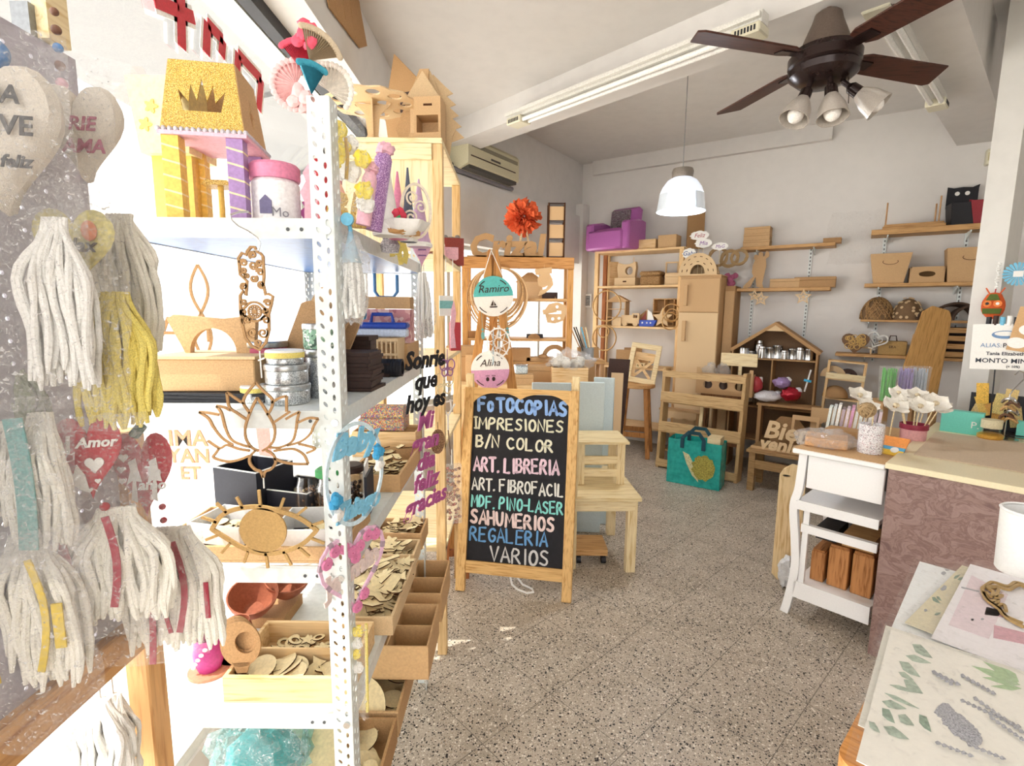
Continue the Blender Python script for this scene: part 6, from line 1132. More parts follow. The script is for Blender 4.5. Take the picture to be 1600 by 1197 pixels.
def stack(label, x, y, n, w, d, h, mat, z=None):
    for i in range(n):
        o = one('dark_board', label % ('bottom' if i == 0 else 'topmost' if i == n - 1 else {1: 'second', 2: 'third', 3: 'fourth', 4: 'fifth', 5: 'sixth', 6: 'seventh', 7: 'eighth', 8: 'ninth'}.get(i, 'tenth')), 'board', G().box(-w / 2, w / 2, -d / 2, d / 2, 0, h * .93), mat, (x + STK.uniform(-.004, .004), y + STK.uniform(-.004, .004), (z or z2_) + i * h), rad(STK.uniform(-5, 5)), smooth=False)
stack('%s dark brown plaque of the stack by the front post', -.395, 1.26, 11, .12, .11, .0085, DKBROWN); stack('%s dark plaque of the taller stack behind the post', -.42, 1.4, 10, .08, .08, .0125, DKBROWN); stack('%s dark plaque of the low stack beside the dark bangles', -.4, 1.52, 5, .09, .08, .008, DKBROWN)
stack('%s wavy dark piece of the pile behind the green tin', -.47, 1.15, 4, .03, .02, .02, DKBROWN, z2_)
bg = thing('bangle_roll', 'roll of black bangles at the aisle edge of the second rack level', 'bangles', (-.36, 1.5, z2_ + .026)); 
for k in range(9): G().lathe([(.02, 0), (.026, 0), (.026, .0075), (.02, .0075), (.02, 0)], 20, T(-.036 + .0082 * k, 0, 0, ry=rad(90))).obj('bangle', BLACK, bg)
tray('kraft_box', 'open kraft box at the rear of the second rack level', -.56, -.34, 1.66, 1.86, z2_, .085, KRAFT, divx=(.5,), t=.005, cat='box')
cn = thing('steel_canister', 'tall polished steel canister at the rear of the second rack level', 'canister', (-.57, 1.62, z2_)); G().lathe([(0, 0), (.036, 0), (.036, .16), (.0, .16)], 28).obj('body', STEEL, cn); G().lathe([(.0365, .03), (.0375, .032), (.0365, .034)], 28).obj('rib', GREYMET, cn)
dbm = thing('wheel_axle', 'pair of bright blue wheels on a clear axle over the steel canister', 'wheels', (-.52, 1.6, z2_ + .185)); G().cyl(.005, .11, 8, T(-.055, 0, 0, ry=rad(90))).obj('axle', FILMT, dbm)
for x in (-.062, .048): G().cyl(.021, .014, 20, T(x, 0, 0, ry=rad(90))).obj('wheel', CYAN, dbm)
wb = thing('lattice_basket', 'pale wooden lattice basket at the rear of the second rack level', 'basket', (-.44, 1.62, z2_ + .0)); g = G()
for k in range(13): g.box(-.085 + .0136 * k, -.08 + .0136 * k, -.052, -.05, .02, .1)
g.box(-.09, .09, -.054, -.049, .098, .108).box(-.09, .09, -.054, -.049, .055, .062).box(-.09, .09, -.054, -.049, 0, .02).box(-.09, -.085, -.05, .05, 0, .108).box(.085, .09, -.05, .05, 0, .108).box(-.09, .09, .047, .05, 0, .108).box(-.09, .09, -.05, .05, 0, .004); g.obj('lattice', MDFL, wb, smooth=False)
pb_ = thing('marbled_box', 'tall pink marbled box with a kraft flap behind the lattice basket', 'box', (-.42, 1.72, z2_ + .0865)); G().box(-.085, .085, -.035, .035, 0, .11).obj('body', speckled('pink_marble', '#c98a8c', ['#b46e78', '#dba9a5', '#e6c4bd'], 14, .4), pb_, smooth=False); G().box(-.085, .085, -.034, .034, .111, .15).obj('flap', KRAFT, pb_, smooth=False)
bc = thing('blue_case', 'small blue handled case with a clear front in the kraft box', 'case', (-.41, 1.62, z2_ + .11)); G().box(-.08, .08, -.02, .02, 0, .025).obj('base', flat('clear_blue', '#c7d3e6', .2), bc, smooth=False, bev=.004); G().box(-.083, .083, -.023, .023, .026, .045).obj('lid', BLUE, bc, smooth=False, bev=.006); G().tube([(-.035, 0, .045), (-.03, 0, .07), (.03, 0, .07), (.035, 0, .045)], .006, 8).obj('handle', BLUE, bc)
bh = thing('blue_hook', 'blue u-shaped plastic hook hanging at the window behind the rack', 'hook', (at(603, 447, 1.85).x, 1.85, at(603, 447, 1.85).z)); G().tube([(-.04, 0, .045), (-.04, 0, -.02), (-.025, 0, -.04), (.025, 0, -.04), (.04, 0, -.02), (.04, 0, .04)], .0065, 8).obj('hook', flat('blue_hook', '#4d7fae', .4), bh)
# ================================================================== TOP LEVEL OF THE RACK
z1_ = RZ[4] + .0008
ca = thing('toy_castle', 'toy castle with a gold glitter crown box on striped columns', 'toy castle', (-.615, 1.12, z1_), rad(10))
def taper(w0, w1, z0, z1, hole=None):
    pass
w0, w1 = .074, .058; zc0, zc1 = .175, .305
crown = [(-.034, .035), (.034, .035), (.042, .075), (.024, .052), (.02, .085), (.009, .055), (0, .098), (-.009, .055), (-.02, .085), (-.024, .052), (-.042, .075)]
for k in range(4):
    tl = -atan2(w0 - w1, zc1 - zc0); Mk = Matrix.Rotation(rad(90 * k), 4, 'Z') @ T(0, -w0, zc0, rx=tl)
    hole = crown if k == 0 else [(-.006, .03), (.006, .03), (.016, .055), (.006, .062), (0, .085), (-.006, .062), (-.016, .055)]
    G(Mk).prism([[(-w0, 0), (w0, 0), (w1, .1305), (-w1, .1305)], [(x, z) for x, z in hole][::-1]], .003).obj('crown_panel' if k == 0 else 'side_panel', GLIT if k == 0 else MDF, ca, smooth=False)
g = G(); 
for k in range(44): a = 2 * pi * k / 44; 
for k in range(4):
    Mk = Matrix.Rotation(rad(90 * k), 4, 'Z')
    for j in range(16): g.blob((Mk @ Vector((-.078 + .0104 * j, -.078, zc0 - .002))), .005, .2, 3, j, 6, 4)
g.obj('lace_trim', flat('silver_lace', '#c9c4cc', .5), ca); G().box(-.08, .08, -.08, .08, zc0 - .012, zc0 - .005).obj('platform', PINKL, ca, smooth=False); 
STRIPE = {}
for i, (x, y, col) in enumerate(((-.06, -.06, flat('column_yellow', '#e9c45f', .5)), (.055, -.06, flat('column_lilac', '#a887ba', .5)), (-.06, .06, flat('column_yellow', '#e9c45f', .5)), (.055, .06, flat('column_lilac', '#a887ba', .5)))):
    c_ = G().box(x - .015, x + .015, y - .015, y + .015, .006, zc0 - .0125).obj('column', col, ca, smooth=False); g = G()
    for j in range(5): g.box(-.022, .022, -.0157, .0157, -.002, .0015, M=T(x, y, .03 + .028 * j, ry=rad(14)) @ Matrix.Scale(.72, 4, (1, 0, 0)))
    g.obj('stripe', flat('pale_gold_stripe', '#f1dfae', .4), c_, smooth=False)
G().box(-.09, .09, -.085, .085, 0, .0055).obj('base', speckled('glitter_base', '#d9b47c', ['#b78d52', '#f0dcb0'], 200, .5), ca, smooth=False)
G().prism([(-.03, .085), (.03, .085), (.02, .095), (-.02, .095)], .05).obj('toy_table_top', GLIT, ca, smooth=False); G().cyl(.006, .08, 10, T(z=.0055)).obj('toy_table_leg', flat('column_yellow', '#e9c45f', .5), ca); G().blob((.01, -.02, .012), (.012, .01, .007), .2, 3, 1).obj('toy_rose', flat('rose_pink', '#d8506f', .6), ca)
yb = thing('lamp_box', 'pale yellow translucent box with flower cut-outs beside the castle', 'box', (-.72, 1.16, z1_)); G().prism([(-.05, .15), (.05, .15), (.06, .3), (-.07, .3)], .1).obj('shade', flat('pale_yellow_paper', '#f2e3a8', .7), yb, smooth=False); [G().box(x - .012, x + .012, -.03, -.006, 0, .15).obj('leg', flat('column_yellow', '#e9c45f', .5), yb, smooth=False) for x in (-.03, .03)]
for i, (x, z) in enumerate(((-.02, .24), (.02, .215), (-.035, .205))): G().prism([(x + a, z + b) for a, b in [(.011 * (1 + .35 * cos(5 * t)) * cos(t), .011 * (1 + .35 * cos(5 * t)) * sin(t)) for t in [2 * pi * j / 25 for j in range(25)]]], .002, T(0, -.0515, 0)).obj('paper_flower', YELLOW, yb, smooth=False)
pj = thing('candy_jar', 'white jar with a pink screw lid and a printed house', 'jar', (-.5, 1.12, z1_)); G().lathe([(0, 0), (.046, 0), (.048, .01), (.048, .09), (.04, .1), (0, .1)], 28).obj('body', flat('milky_jar', '#f5f1f2', .3), pj)
G().lathe([(0, 0), (.048, 0), (.05, .004), (.05, .026), (.045, .032), (0, .032)], 28, T(z=.098)).obj('lid', PINK, pj); G().prism([(-.012, .025), (.012, .025), (.012, .05), (0, .062), (-.012, .05)], .002, T(0, -.0485, 0)).obj('house_print', flat('print_grey_violet', '#6d6688', .5), pj, smooth=False); G().text('Mo', .026, .001, T(.026, -.042, .02, rz=rad(35))).obj('lettering', flat('print_grey', '#8b8790', .5), pj, smooth=False)
rc = thing('cup', 'red paper cup with a dark straw behind the pink lidded jar', 'cup', (-.46, 1.32, z1_)); G().lathe([(0, .1), (.03, .1), (.04, .2), (.037, .2), (.028, .105), (0, .105)], 24).lathe([(.026, 0), (.03, .1)], 24).obj('body', REDP, rc); G().cyl(.003, .17, 8, T(0, 0, .11, ry=rad(-4))).obj('straw', BLACK, rc); G().lathe([(.0405, .19), (.041, .2)], 24).obj('rim', PAPER, rc)
for i, (x, y, h, c, lb) in enumerate(((-.44, 1.14, .07, MAG, 'magenta cut-out figure beside the pink lidded jar'), (-.42, 1.1, .13, PINKL, 'pale pink paper figure by the rack post'), (-.4, 1.2, .17, flat('peach', '#e9a98a', .6), 'peach paper figure behind the rack post'))): one('paper_figure', lb, 'figure', G().prism([(-.014, 0), (.014, 0), (.012, h * .4), (.02, h * .55), (.008, h * .72), (.013, h * .85), (0, h), (-.013, h * .85), (-.008, h * .72), (-.02, h * .55), (-.012, h * .4)], .003), c, (x, y, z1_), rad(20), smooth=False)
# paper fans clipped to the top of the front post
def fan_(label, x, y, Y, r, col, a0, a1, rz=0, lace=True):
    p = at(x, y, Y); o = thing('paper_fan', label, 'paper fan', tuple(p), rad(rz)); n = 18; vs = [(0, 0, 0)]; fs = []
    for k in range(n * 2 + 1):
        a = rad(a0 + (a1 - a0) * k / (2 * n)); rr = r * (1 + .06 * (k % 2)); vs.append((rr * cos(a), .01 * (k % 2), rr * sin(a)))
        if k: fs.append((0, k, k + 1))
    G().add(vs, fs).obj('pleats', col, o, smooth=False); g = G()
    for k in range(n + 1): a = rad(a0 + (a1 - a0) * k / n); g.blob((r * 1.05 * cos(a), .003, r * 1.05 * sin(a)), (.006, .003, .006), .1, 3, k, 8, 5)
    g.obj('scallop', col, o); return o
BEIGE = flat('beige_felt', '#c9b79c', .9, nscale=80); PEACHP = flat('peach_pink', '#eec2c0', .8); TEALP = flat('teal_felt', '#3f9ab0', .8)
fan_('beige scalloped fan standing above the rack post', 483, 95, .985, .055, BEIGE, 20, 100, 30); fan_('red pink scalloped fan beside the beige one above the rack post', 472, 110, 1.0, .05, flat('coral_pink', '#e0566c', .8), 60, 130, 10); fan_('pale pink round fan clipped to the rack post', 463, 132, 1.0, .04, PEACHP, 60, 290, 10)
fan_('teal narrow fan on the rack post', 487, 148, .96, .05, TEALP, 60, 110, 40); fan_('white pleated fan behind the rack post', 510, 140, 1.06, .045, flat('ivory_paper', '#ece5da', .8), -40, 150, 0)
for i, (x, y, lb) in enumerate(((478, 72, 'spiral pink bow tail above the fans'), (470, 155, 'pink ruffled rosette at the top of the rack post'))):
    p = at(x, y, 1.0); g = G(); [g.blob((.012 * cos(k * 1.7), .004 * k - .01, .012 * sin(k * 1.7) + .006 * k * (1 - i)), (.012, .006, .012), .5, 4, k, 8, 6) for k in range(6)]; one('ribbon_rosette', lb, 'rosette', g, flat('coral_pink', '#e0566c', .8) if i == 0 else PEACHP, tuple(p))
# flower garland in a long clear bag, on the aisle side
def rose(g, c, r, col=0):
    for k in range(5): g.blob((c[0] + r * .45 * cos(k * 1.25), c[1] + r * .3 * sin(k * 2.1), c[2] + r * .45 * sin(k * 1.25)), (r * .6, r * .45, r * .6), .4, 3, k + c[2] * 50, 8, 6, col)
    g.blob(c, (r * .5, r * .5, r * .5), .5, 5, 3, 8, 6, col)
gl_ = thing('flower_garland', 'yellow and white flower garland in clear film on the aisle side of the rack', 'garland', (-.31, 1.02, 0))
for x, y, r in ((527, 205, .02), (533, 230, .018), (566, 248, .016), (569, 298, .017), (527, 250, .016)): p = at(x, y, 1.02); g = G(); rose(g, (p.x + .31, 0, p.z), r); g.obj('yellow_rose', flat('yellow_petal', '#efd94a', .7), gl_)
for x, y, r in ((545, 225, .018), (548, 268, .02), (530, 265, .018), (571, 318, .018)): p = at(x, y, 1.03); g = G(); rose(g, (p.x + .31, .01, p.z), r); g.obj('white_rose', PAPER, gl_)
A_ = [at(*q, 1.01) for q in ((540, 215), (543, 245), (541, 280))]; G().tube([(p.x + .31, -.01, p.z) for p in A_], .0035, 6).obj('gold_chain', GOLD, gl_)
q0_ = at(518, 180, 1.02); q1_ = at(585, 335, 1.04); G().sheet(lambda u, v: (q0_.x + .31 + (u * .075 - .012) + v * .02, -.015 + .008 * sin(9 * u + 4 * v), q0_.z + (q1_.z - q0_.z) * v), 10, 14).obj('film', FILM, gl_)
gi = thing('glitter_letters', 'gold glitter script letters standing beside the front post', 'lettering', (at(540, 340, 1.08).x, 1.08, z1_), rad(15)); G().text('Bb', .085, .004, T(0, 0, .01), shear=.2, offset=.002).obj('letters', GLIT, gi, smooth=False); G().box(-.04, .04, -.006, .006, 0, .008).obj('base', GLIT, gi, smooth=False)
# party cones and wands along the aisle side
for i, (x, y0, y1, Y, wpx, mat, lb) in enumerate(((590, 232, 352, 1.12, 26, speckled('lilac_glitter', '#a77bb0', ['#d7b6dc', '#7f4f93'], 150, .5), 'lilac glitter wrapped wand on the top rack level'), (606, 245, 345, 1.2, 40, PAPER, 'white party cone on the top rack level'), (622, 268, 345, 1.25, 28, PINK, 'pink party cone behind the white one'), (638, 262, 350, 1.3, 24, flat('slate_cone', '#5b6273', .6), 'slate grey cone behind the pink cone'), (655, 280, 352, 1.4, 34, flat('lilac_cone', '#c7a5c4', .6), 'lilac cone with lace beside the oval plaque'), (575, 262, 360, 1.05, 22, PINKL, 'pale pink wrapped wand nearest the front post'))):
    zt = at(x, y0, Y).z; w = px(wpx, Y) / 2; xx = at(x, 340, Y).x
    if i in (0, 5): o = thing('party_wand', lb, 'wand', (xx - .01, Y, z1_), 0, ry=rad(10)); G().lathe([(0, 0), (w, 0), (w, zt - z1_ - .02), (w * .5, zt - z1_), (0, zt - z1_)], 14).obj('wrap', mat, o); G().blob((0, 0, zt - z1_), (w, w, w * .8), .5, 4, i).obj('tuft', PINKL, o)
    else: o = thing('party_cone', lb, 'cone', (xx, Y, z1_)); G().lathe([(0, 0), (w, 0), (.002, zt - z1_), (0, zt - z1_)], 22).obj('cone', mat, o); G().lathe([(w * 1.05, 0), (w * 1.12, .006), (w, .012)], 22, wob=.05).obj('ruffle', PAPER, o)
op = thing('oval_plaque', 'oval outlined plaque with white scrollwork among the cones', 'plaque', (at(650, 330, 1.25).x, 1.25, z1_), rad(30)); g = G(); g.strip(circ(.036, 26, 0, .065, sz=1.7), .006, .004, closed=True); [g.strip(spiral(.004, .016, 1.4, sx_, zz, k), .004, .003) for k, (sx_, zz) in enumerate(((-.012, .05), (.012, .075), (-.008, .095)))]; g.obj('scrollwork', flat('ivory_paint', '#e8dcc8', .6), op, smooth=False)
rb_ = thing('moss_nest', 'straw nest with a red rose and green leaves on the top rack level', 'nest', (at(618, 345, 1.2).x + .01, 1.2, z1_)); g = G(); [g.tube([(r * cos(a), r * sin(a) * .7, .012 + .006 * sin(3 * a + r * 90)) for a in [2 * pi * j / 16 for j in range(16)]], .004, 4, closed=True) for r in (.02, .028, .036, .042)]; g.obj('straw', flat('straw', '#b98d5a', .9), rb_)
g = G(); rose(g, (0, -.01, .045), .016); g.obj('rose', flat('rose_red', '#cf3a50', .6), rb_); g = G(); [g.prism([(0, 0), (.012, .01), (.034, .004), (.014, -.008)], .002, T(.005, -.02, .02 + .008 * k, ry=rad(40 * k))) for k in range(4)]; g.obj('leaf', GREEN, rb_, smooth=False)
sd = thing('shell_dish', 'white shell shaped dish clipped to the aisle edge of the top level', 'dish', (at(620, 365, 1.2).x + .02, 1.2, at(620, 368, 1.2).z)); G().lathe([(0, 0), (.02, .002), (.04, .012), (.052, .03), (.05, .03), (.037, .015), (0, .005)], 24, wob=.08).obj('dish', PAPER, sd)
gp = thing('glitter_pot', 'grey glitter pot hung on the aisle side under the shell dish', 'pot', (-.3, 1.28, at(617, 395, 1.28).z)); G().lathe([(0, 0), (.02, 0), (.024, .018), (.017, .03), (.02, .042), (.016, .042), (.014, .03), (0, .02)], 20).obj('pot', speckled('grey_glitter', '#9b979a', ['#d8d4d8', '#6f6b70'], 200, .4), gp)
for i, (x, y, Y, lb) in enumerate(((640, 370, 1.35, 'yellow ribbon bow hung on the aisle side, nearer the post'), (652, 385, 1.45, 'yellow ribbon tail hung beside the lilac heart'))): p = at(x, y, Y); one('ribbon', lb, 'ribbon', G().strip([(-.015, .04), (.0, .01), (.012, -.02), (.004, -.045)], .018, .001).strip([(.015, .04), (.0, .01), (-.01, -.02), (-.004, -.05)], .016, .001, M=T(0, .003, 0)), YELLOW, (-.305, p.y, p.z), rad(50), smooth=False)
def tassel(g, c, w, h, n=26, r=.004, seed=0, m=0, M=None):
    R_ = random.Random(seed)
    for k in range(n):
        a = 2 * pi * k / n * 2.4; q = sqrt((k + .5) / n); x0 = c[0] + .25 * w * q * cos(a); y0 = c[1] + .25 * w * q * sin(a); x1 = c[0] + .5 * w * q * cos(a); y1 = c[1] + .4 * w * q * sin(a); l = h * R_.uniform(.9, 1.03)
        g.tube([(x0, y0, c[2]), (x0 * .4 + x1 * .6, y0 * .4 + y1 * .6, c[2] - l * .35), (x1 + R_.uniform(-.004, .004), y1, c[2] - l * .7), (x1 + R_.uniform(-.006, .006), y1, c[2] - l)], [r * .8, r, r * 1.1, r], 5, m, M=M)
    return g
hh = thing('heart_hanger', 'lilac heart with a white tassel hung at the rear corner of the top level', 'ornament', (-.30, 1.72, at(677, 392, 1.72).z), rad(40)); G().prism(heart(.07, .1), .005).obj('heart', flat('lilac_heart', '#d9a9c4', .6), hh, smooth=False); g = G(); [g.strip([(-.015, .02 - .018 * k), (.014, .022 - .018 * k)], .004, .002, M=T(0, -.0035, 0)) for k in range(3)]; g.obj('lettering', flat('print_violet', '#7d5a8c', .6), hh, smooth=False); tassel(G(), (0, 0, -.07), .05, .16, 20, .003, 4).obj('tassel', COTTW, hh); G().strip([(0, .04), (0, .1)], .003, .003).obj('cord', COTTW, hh, smooth=False)
tw2 = thing('tassel', 'white wool tassel in film hung at the rear rack post', 'tassel', (-.315, 1.84, at(660, 440, 1.84).z)); tassel(G(), (0, 0, 0), .06, .2, 22, .0035, 6).obj('strands', COTTW, tw2); G().blob((0, 0, -.1), (.04, .03, .12), .4, 3, 2).obj('film', FILM, tw2); G().strip([(0, 0), (0, .06)], .003, .003).obj('cord', COTTW, tw2, smooth=False)
# ------------------------------------------------------------------ ornaments hung in front of the rack
HY = .945
hk = at(404, 390, HY); h0 = thing('metal_hook', 'steel s-hook on the top rack level holding the hamsa hand', 'hook', (hk.x, HY, hk.z)); pts = [at(*q, HY) - hk for q in ((396, 392), (404, 391), (406, 380), (402, 372), (388, 362), (372, 354), (362, 345), (359, 336), (364, 328), (372, 325))]
pts[-2].y += .02; pts[-1].y += .035; G().tube(pts, .0022, 8).obj('hook', STEEL, h0)
hm = at(400, 470, HY); s_ = px(1, HY) * .985; ha = thing('hamsa_ornament', 'laser cut wooden hamsa hand ornament hung on the steel hook', 'ornament', (hm.x, HY, hm.z), rad(0)); HW = MDFD
def o_(pts): return [((x - 400) * s_, (470 - y) * s_) for x, y in pts]
out = [(376, 462), (381, 455), (385, 462), (388, 440), (378, 430), (377, 405), (383, 397), (389, 400), (391, 395), (397, 388), (403, 388), (407, 396), (411, 397), (415, 402), (415, 430), (413, 445), (416, 461), (420, 459), (427, 463), (424, 475), (419, 490), (418, 515), (412, 535), (401, 547), (389, 541), (380, 528), (376, 505), (375, 485)]
g = G(); g.strip(o_(out), .0046, .004, closed=True)
for (cx2, cy2, r, a) in ((384, 412, 6, 0), (384, 424, 5, 2), (399, 400, 6, 1), (399, 416, 6.5, 3), (409, 412, 5, 2), (409, 426, 6, 0), (383, 448, 6, 1), (399, 436, 6, 4), (410, 445, 6, 2), (418, 473, 6, 0), (381, 472, 5, 3), (384, 500, 8, 1), (391, 520, 9, 2), (408, 520, 9, 4), (414, 500, 7, 0), (400, 536, 6, 2), (388, 432, 4, 1), (415, 486, 5, 1), (379, 488, 5, 2)): c_ = o_([(cx2, cy2)])[0]; g.strip(spiral(.0015, r * s_, 1.5, c_[0], c_[1], a, 18), .0034, .004)
g.obj('filigree', HW, ha, smooth=False); e_ = G(); ce = o_([(397, 487)])[0]; e_.strip([(ce[0] + 17 * s_ * cos(a) * (1 if abs(cos(a)) < .8 else 1.1), ce[1] + 15 * s_ * sin(a) * abs(sin(a)) ** .3) for a in [2 * pi * k / 28 for k in range(28)]], .004, .004, closed=True); e_.strip(circ(10 * s_, 24, *ce), .003, .004, closed=True); e_.prism(circ(4 * s_, 16, *ce), .004)
for k in range(14): a = 2 * pi * k / 14; e_.strip([(ce[0] + 4.5 * s_ * cos(a), ce[1] + 4.5 * s_ * sin(a)), (ce[0] + 9.5 * s_ * cos(a), ce[1] + 9.5 * s_ * sin(a))], .002, .0035)
e_.obj('eye', HW, ha, smooth=False); G().strip(o_([(401, 547), (402, 592)]), .002, .002).strip(o_([(398, 564), (408, 560)]), .003, .003).obj('thread', COTTW, ha, smooth=False)
# lotus
lo = at(406, 670, HY); lt = thing('lotus_ornament', 'laser cut wooden lotus outline hung under the hamsa hand', 'ornament', (lo.x, HY, lo.z)); s_ = px(1, HY) * 1.01
def l_(pts): return [((x - 406) * s_, (670 - y) * s_) for x, y in pts]
def sm_(pts, n=6):
    P = [Vector(p) for p in pts]; out = []
    for i in range(len(P) - 1):
        p0 = P[max(0, i - 1)]; p1, p2 = P[i], P[i + 1]; p3 = P[min(len(P) - 1, i + 2)]
        for k in range(n): t = k / n; out.append(tuple(.5 * ((2 * p1) + (p2 - p0) * t + (2 * p0 - 5 * p1 + 4 * p2 - p3) * t * t + (3 * p1 - p0 - 3 * p2 + p3) * t ** 3)))
    return out + [tuple(P[-1])]
curves = [[(404, 596), (396, 605), (386, 618), (383, 630), (392, 645)], [(404, 596), (414, 608), (428, 622), (427, 635), (419, 648)],
          [(405, 620), (394, 640), (384, 665), (383, 685), (391, 700), (402, 706)], [(405, 620), (417, 640), (429, 665), (428, 685), (420, 698), (408, 706)],
          [(386, 655), (372, 645), (360, 635), (358, 612)], [(358, 612), (372, 622), (384, 630)], [(428, 660), (440, 652), (455, 642)], [(427, 628), (440, 620), (451, 617)], [(451, 617), (450, 642)],
          [(390, 700), (375, 696), (360, 688), (352, 670), (347, 645), (340, 634)], [(340, 634), (352, 636), (362, 641)], [(420, 700), (436, 700), (456, 690), (463, 672), (466, 655), (470, 642)], [(470, 642), (458, 648), (448, 654)],
          [(362, 697), (345, 685), (333, 668), (326, 654), (312, 644)], [(312, 644), (326, 645), (343, 648)], [(448, 697), (470, 690), (485, 678), (492, 664), (499, 653)], [(499, 653), (484, 652), (466, 660)],
          [(398, 705), (388, 715), (387, 727), (395, 737), (403, 740), (407, 750)], [(414, 705), (425, 712), (428, 725), (420, 736), (411, 740), (407, 750)],
          [(388, 706), (370, 703), (352, 697), (340, 702), (322, 690)], [(340, 702), (334, 710), (330, 718), (352, 724), (372, 720), (386, 714)], [(426, 706), (445, 703), (460, 703), (474, 712), (480, 727)], [(480, 727), (460, 727), (440, 724), (426, 718)], [(466, 694), (480, 697), (492, 702), (478, 709)]]
g = G(); [g.strip(sm_(l_(c_)), .0044, .004) for c_ in curves]; g.obj('petal_outline', MDFD, lt, smooth=False); G().strip(l_([(407, 750), (407, 768)]), .002, .002).obj('thread', COTTW, lt, smooth=False)  # lotus in darker brown, standing in for its unlit side facing the camera
# eye
ey = at(411, 823, HY); eo = thing('eye_ornament', 'mdf eye ornament with straight lashes and a disc pupil hung lowest', 'ornament', (ey.x, HY, ey.z)); s_ = px(1, HY) * 1.03
def e_p(pts): return [((x - 411) * s_, (823 - y) * s_) for x, y in pts]
upper = sm_([(329, 828), (345, 806), (370, 794), (405, 790), (440, 797), (470, 808), (497, 828)], 6); lower = sm_([(497, 828), (472, 852), (440, 865), (408, 868), (375, 858), (350, 842), (329, 828)], 6)
g = G(); g.strip(e_p(upper[:-1] + lower[:-1]), .0085, .004, closed=True); EYM = flat('shaded_eye_mdf', '#b3925f', .75, nscale=60, spec=.2); g.obj('outline', EYM, eo, smooth=False); G().prism(circ(37.5 * s_, 40, *e_p([(411, 829)])[0]), .004).obj('pupil', EYM, eo, smooth=False)  # shade on the camera side of the eye is put into its colour
for a, b in (((409, 790), (408, 762)), ((381, 793), (372, 774)), ((355, 800), (339, 784)), ((338, 816), (314, 808)), ((440, 793), (447, 775)), ((466, 803), (482, 790)), ((489, 820), (508, 813)), ((338, 838), (318, 846)), ((358, 850), (342, 868)), ((385, 864), (377, 884)), ((413, 867), (415, 893)), ((442, 864), (453, 888)), ((466, 857), (483, 873)), ((488, 842), (508, 850))): G().strip(e_p([a, b]), .0052, .004).obj('lash', EYM, eo, smooth=False)
# bag with blue hook on the top level's aisle edge
bgx = thing('hanging_bag', 'clear bag of white wool hung by a pale blue hook on the aisle edge', 'bag', (-.315, 1.02, at(545, 440, 1.02).z)); G().blob((0, 0, -.0), (.034, .028, .085), .35, 3, 5, 20, 14).obj('bag', FILMT, bgx); tassel(G(), (0, 0, .05), .05, .12, 20, .0042, 9).obj('wool', COTTW, bgx); G().tube([(0, 0, .085), (0, 0, .1), (0, -.012, .115)], .004, 8).cyl(.012, .008, 16, T(0, -.012, .115, rx=rad(90))).obj('hook', SKYB, bgx); G().lathe([(.004, .095), (.012, .06), (.02, .035)], 14).obj('neck', flat('pale_blue_film', '#b7d3e4', .3, alpha=.6), bgx)
# oval blue mirror ornament and pink rose heart garland on the aisle side
om = at(556, 740, 1.0); mo = thing('oval_ornament', 'oval ornament with pale blue script and blue fabric roses on the aisle side', 'ornament', tuple(om), rad(66)); RX_, RZ_ = .082, .103
G().strip(circ(RX_, 40, sz=RZ_ / RX_), .008, .004, closed=True).obj('rim', flat('pale_sky', '#cfe3ec', .5), mo, smooth=False); LB = flat('sky_paint', '#7fbfdc', .5)
g = G(); g.text('Baby', .066, .004, T(.0, 0, .045), shear=.3, offset=.0035); g.obj('upper_word', LB, mo, smooth=False); g = G(); g.text('Thiago', .05, .004, T(.0, 0, -.085), shear=.3, offset=.003); g.obj('lower_word', LB, mo, smooth=False)
for x, z in ((.062, .03), (-.066, -.035)): g = G(); rose(g, (x, -.008, z), .017); g.obj('fabric_rose', flat('azure_rose', '#3f9fd0', .6), mo)
for x, z in ((.066, .0), (-.06, -.065)): g = G(); rose(g, (x, -.006, z), .014); g.obj('white_rose', PAPER, mo)
hg_ = at(553, 895, 1.0); hd = thing('heart_garland', 'pink rose heart garland with white lettering on the aisle side', 'garland', tuple(hg_), rad(58)); hp_ = [(x, z) for x, z in heart(.165, .17)]
hs_ = [(x, z) for x, z in hp_]; G().strip(hs_, .007, .005, closed=True).obj('frame', flat('pale_pink_frame', '#dfb7cd', .5), hd, smooth=False); [G().strip([hs_[k], ((hs_[k][0] + hs_[k - 1][0]) / 2, (hs_[k][1] + hs_[k - 1][1]) / 2)], .009, .006).obj('ribbon_wrap', flat('grey_pink_ribbon', '#a9939f', .6), hd, smooth=False) for k in range(0, len(hs_), 2)]
PR = flat('rose_pink_fabric', '#d77fa6', .6)
for k, (x, z) in enumerate([(-.07, .05), (-.05, .068), (-.028, .066), (-.008, .05), (.012, .055), (.034, .07), (.055, .065), (.0, .035), (.0, -.075), (.02, -.055)]):
    g = G(); c_ = (x, -.006, z); g.tube([(c_[0] + q[0], c_[1], c_[2] + q[1]) for q in spiral(.002, .011, 2.2, n=18)], .0042, 5); g.obj('fabric_rose', PR, hd)
G().text('Jazmin', .055, .004, T(0, 0, -.01, ry=rad(-12)), shear=.2, offset=.003).obj('name', flat('ivory_glitter', '#d3c0ba', .5), hd, smooth=False)
fw2 = thing('flower_wand', 'yellow and white flower wand with a yellow straw hung below the rose heart', 'wand', (-.31, 1.0, 0))
for k, (x, y) in enumerate(((560, 985), (558, 1004), (556, 1020), (560, 1042))): p = at(x, y, 1.0); g = G(); rose(g, (p.x + .31, -.005, p.z), .013); g.obj('bloom', (flat('yellow_petal', '#efd94a', .7), PAPER)[k % 2], fw2)
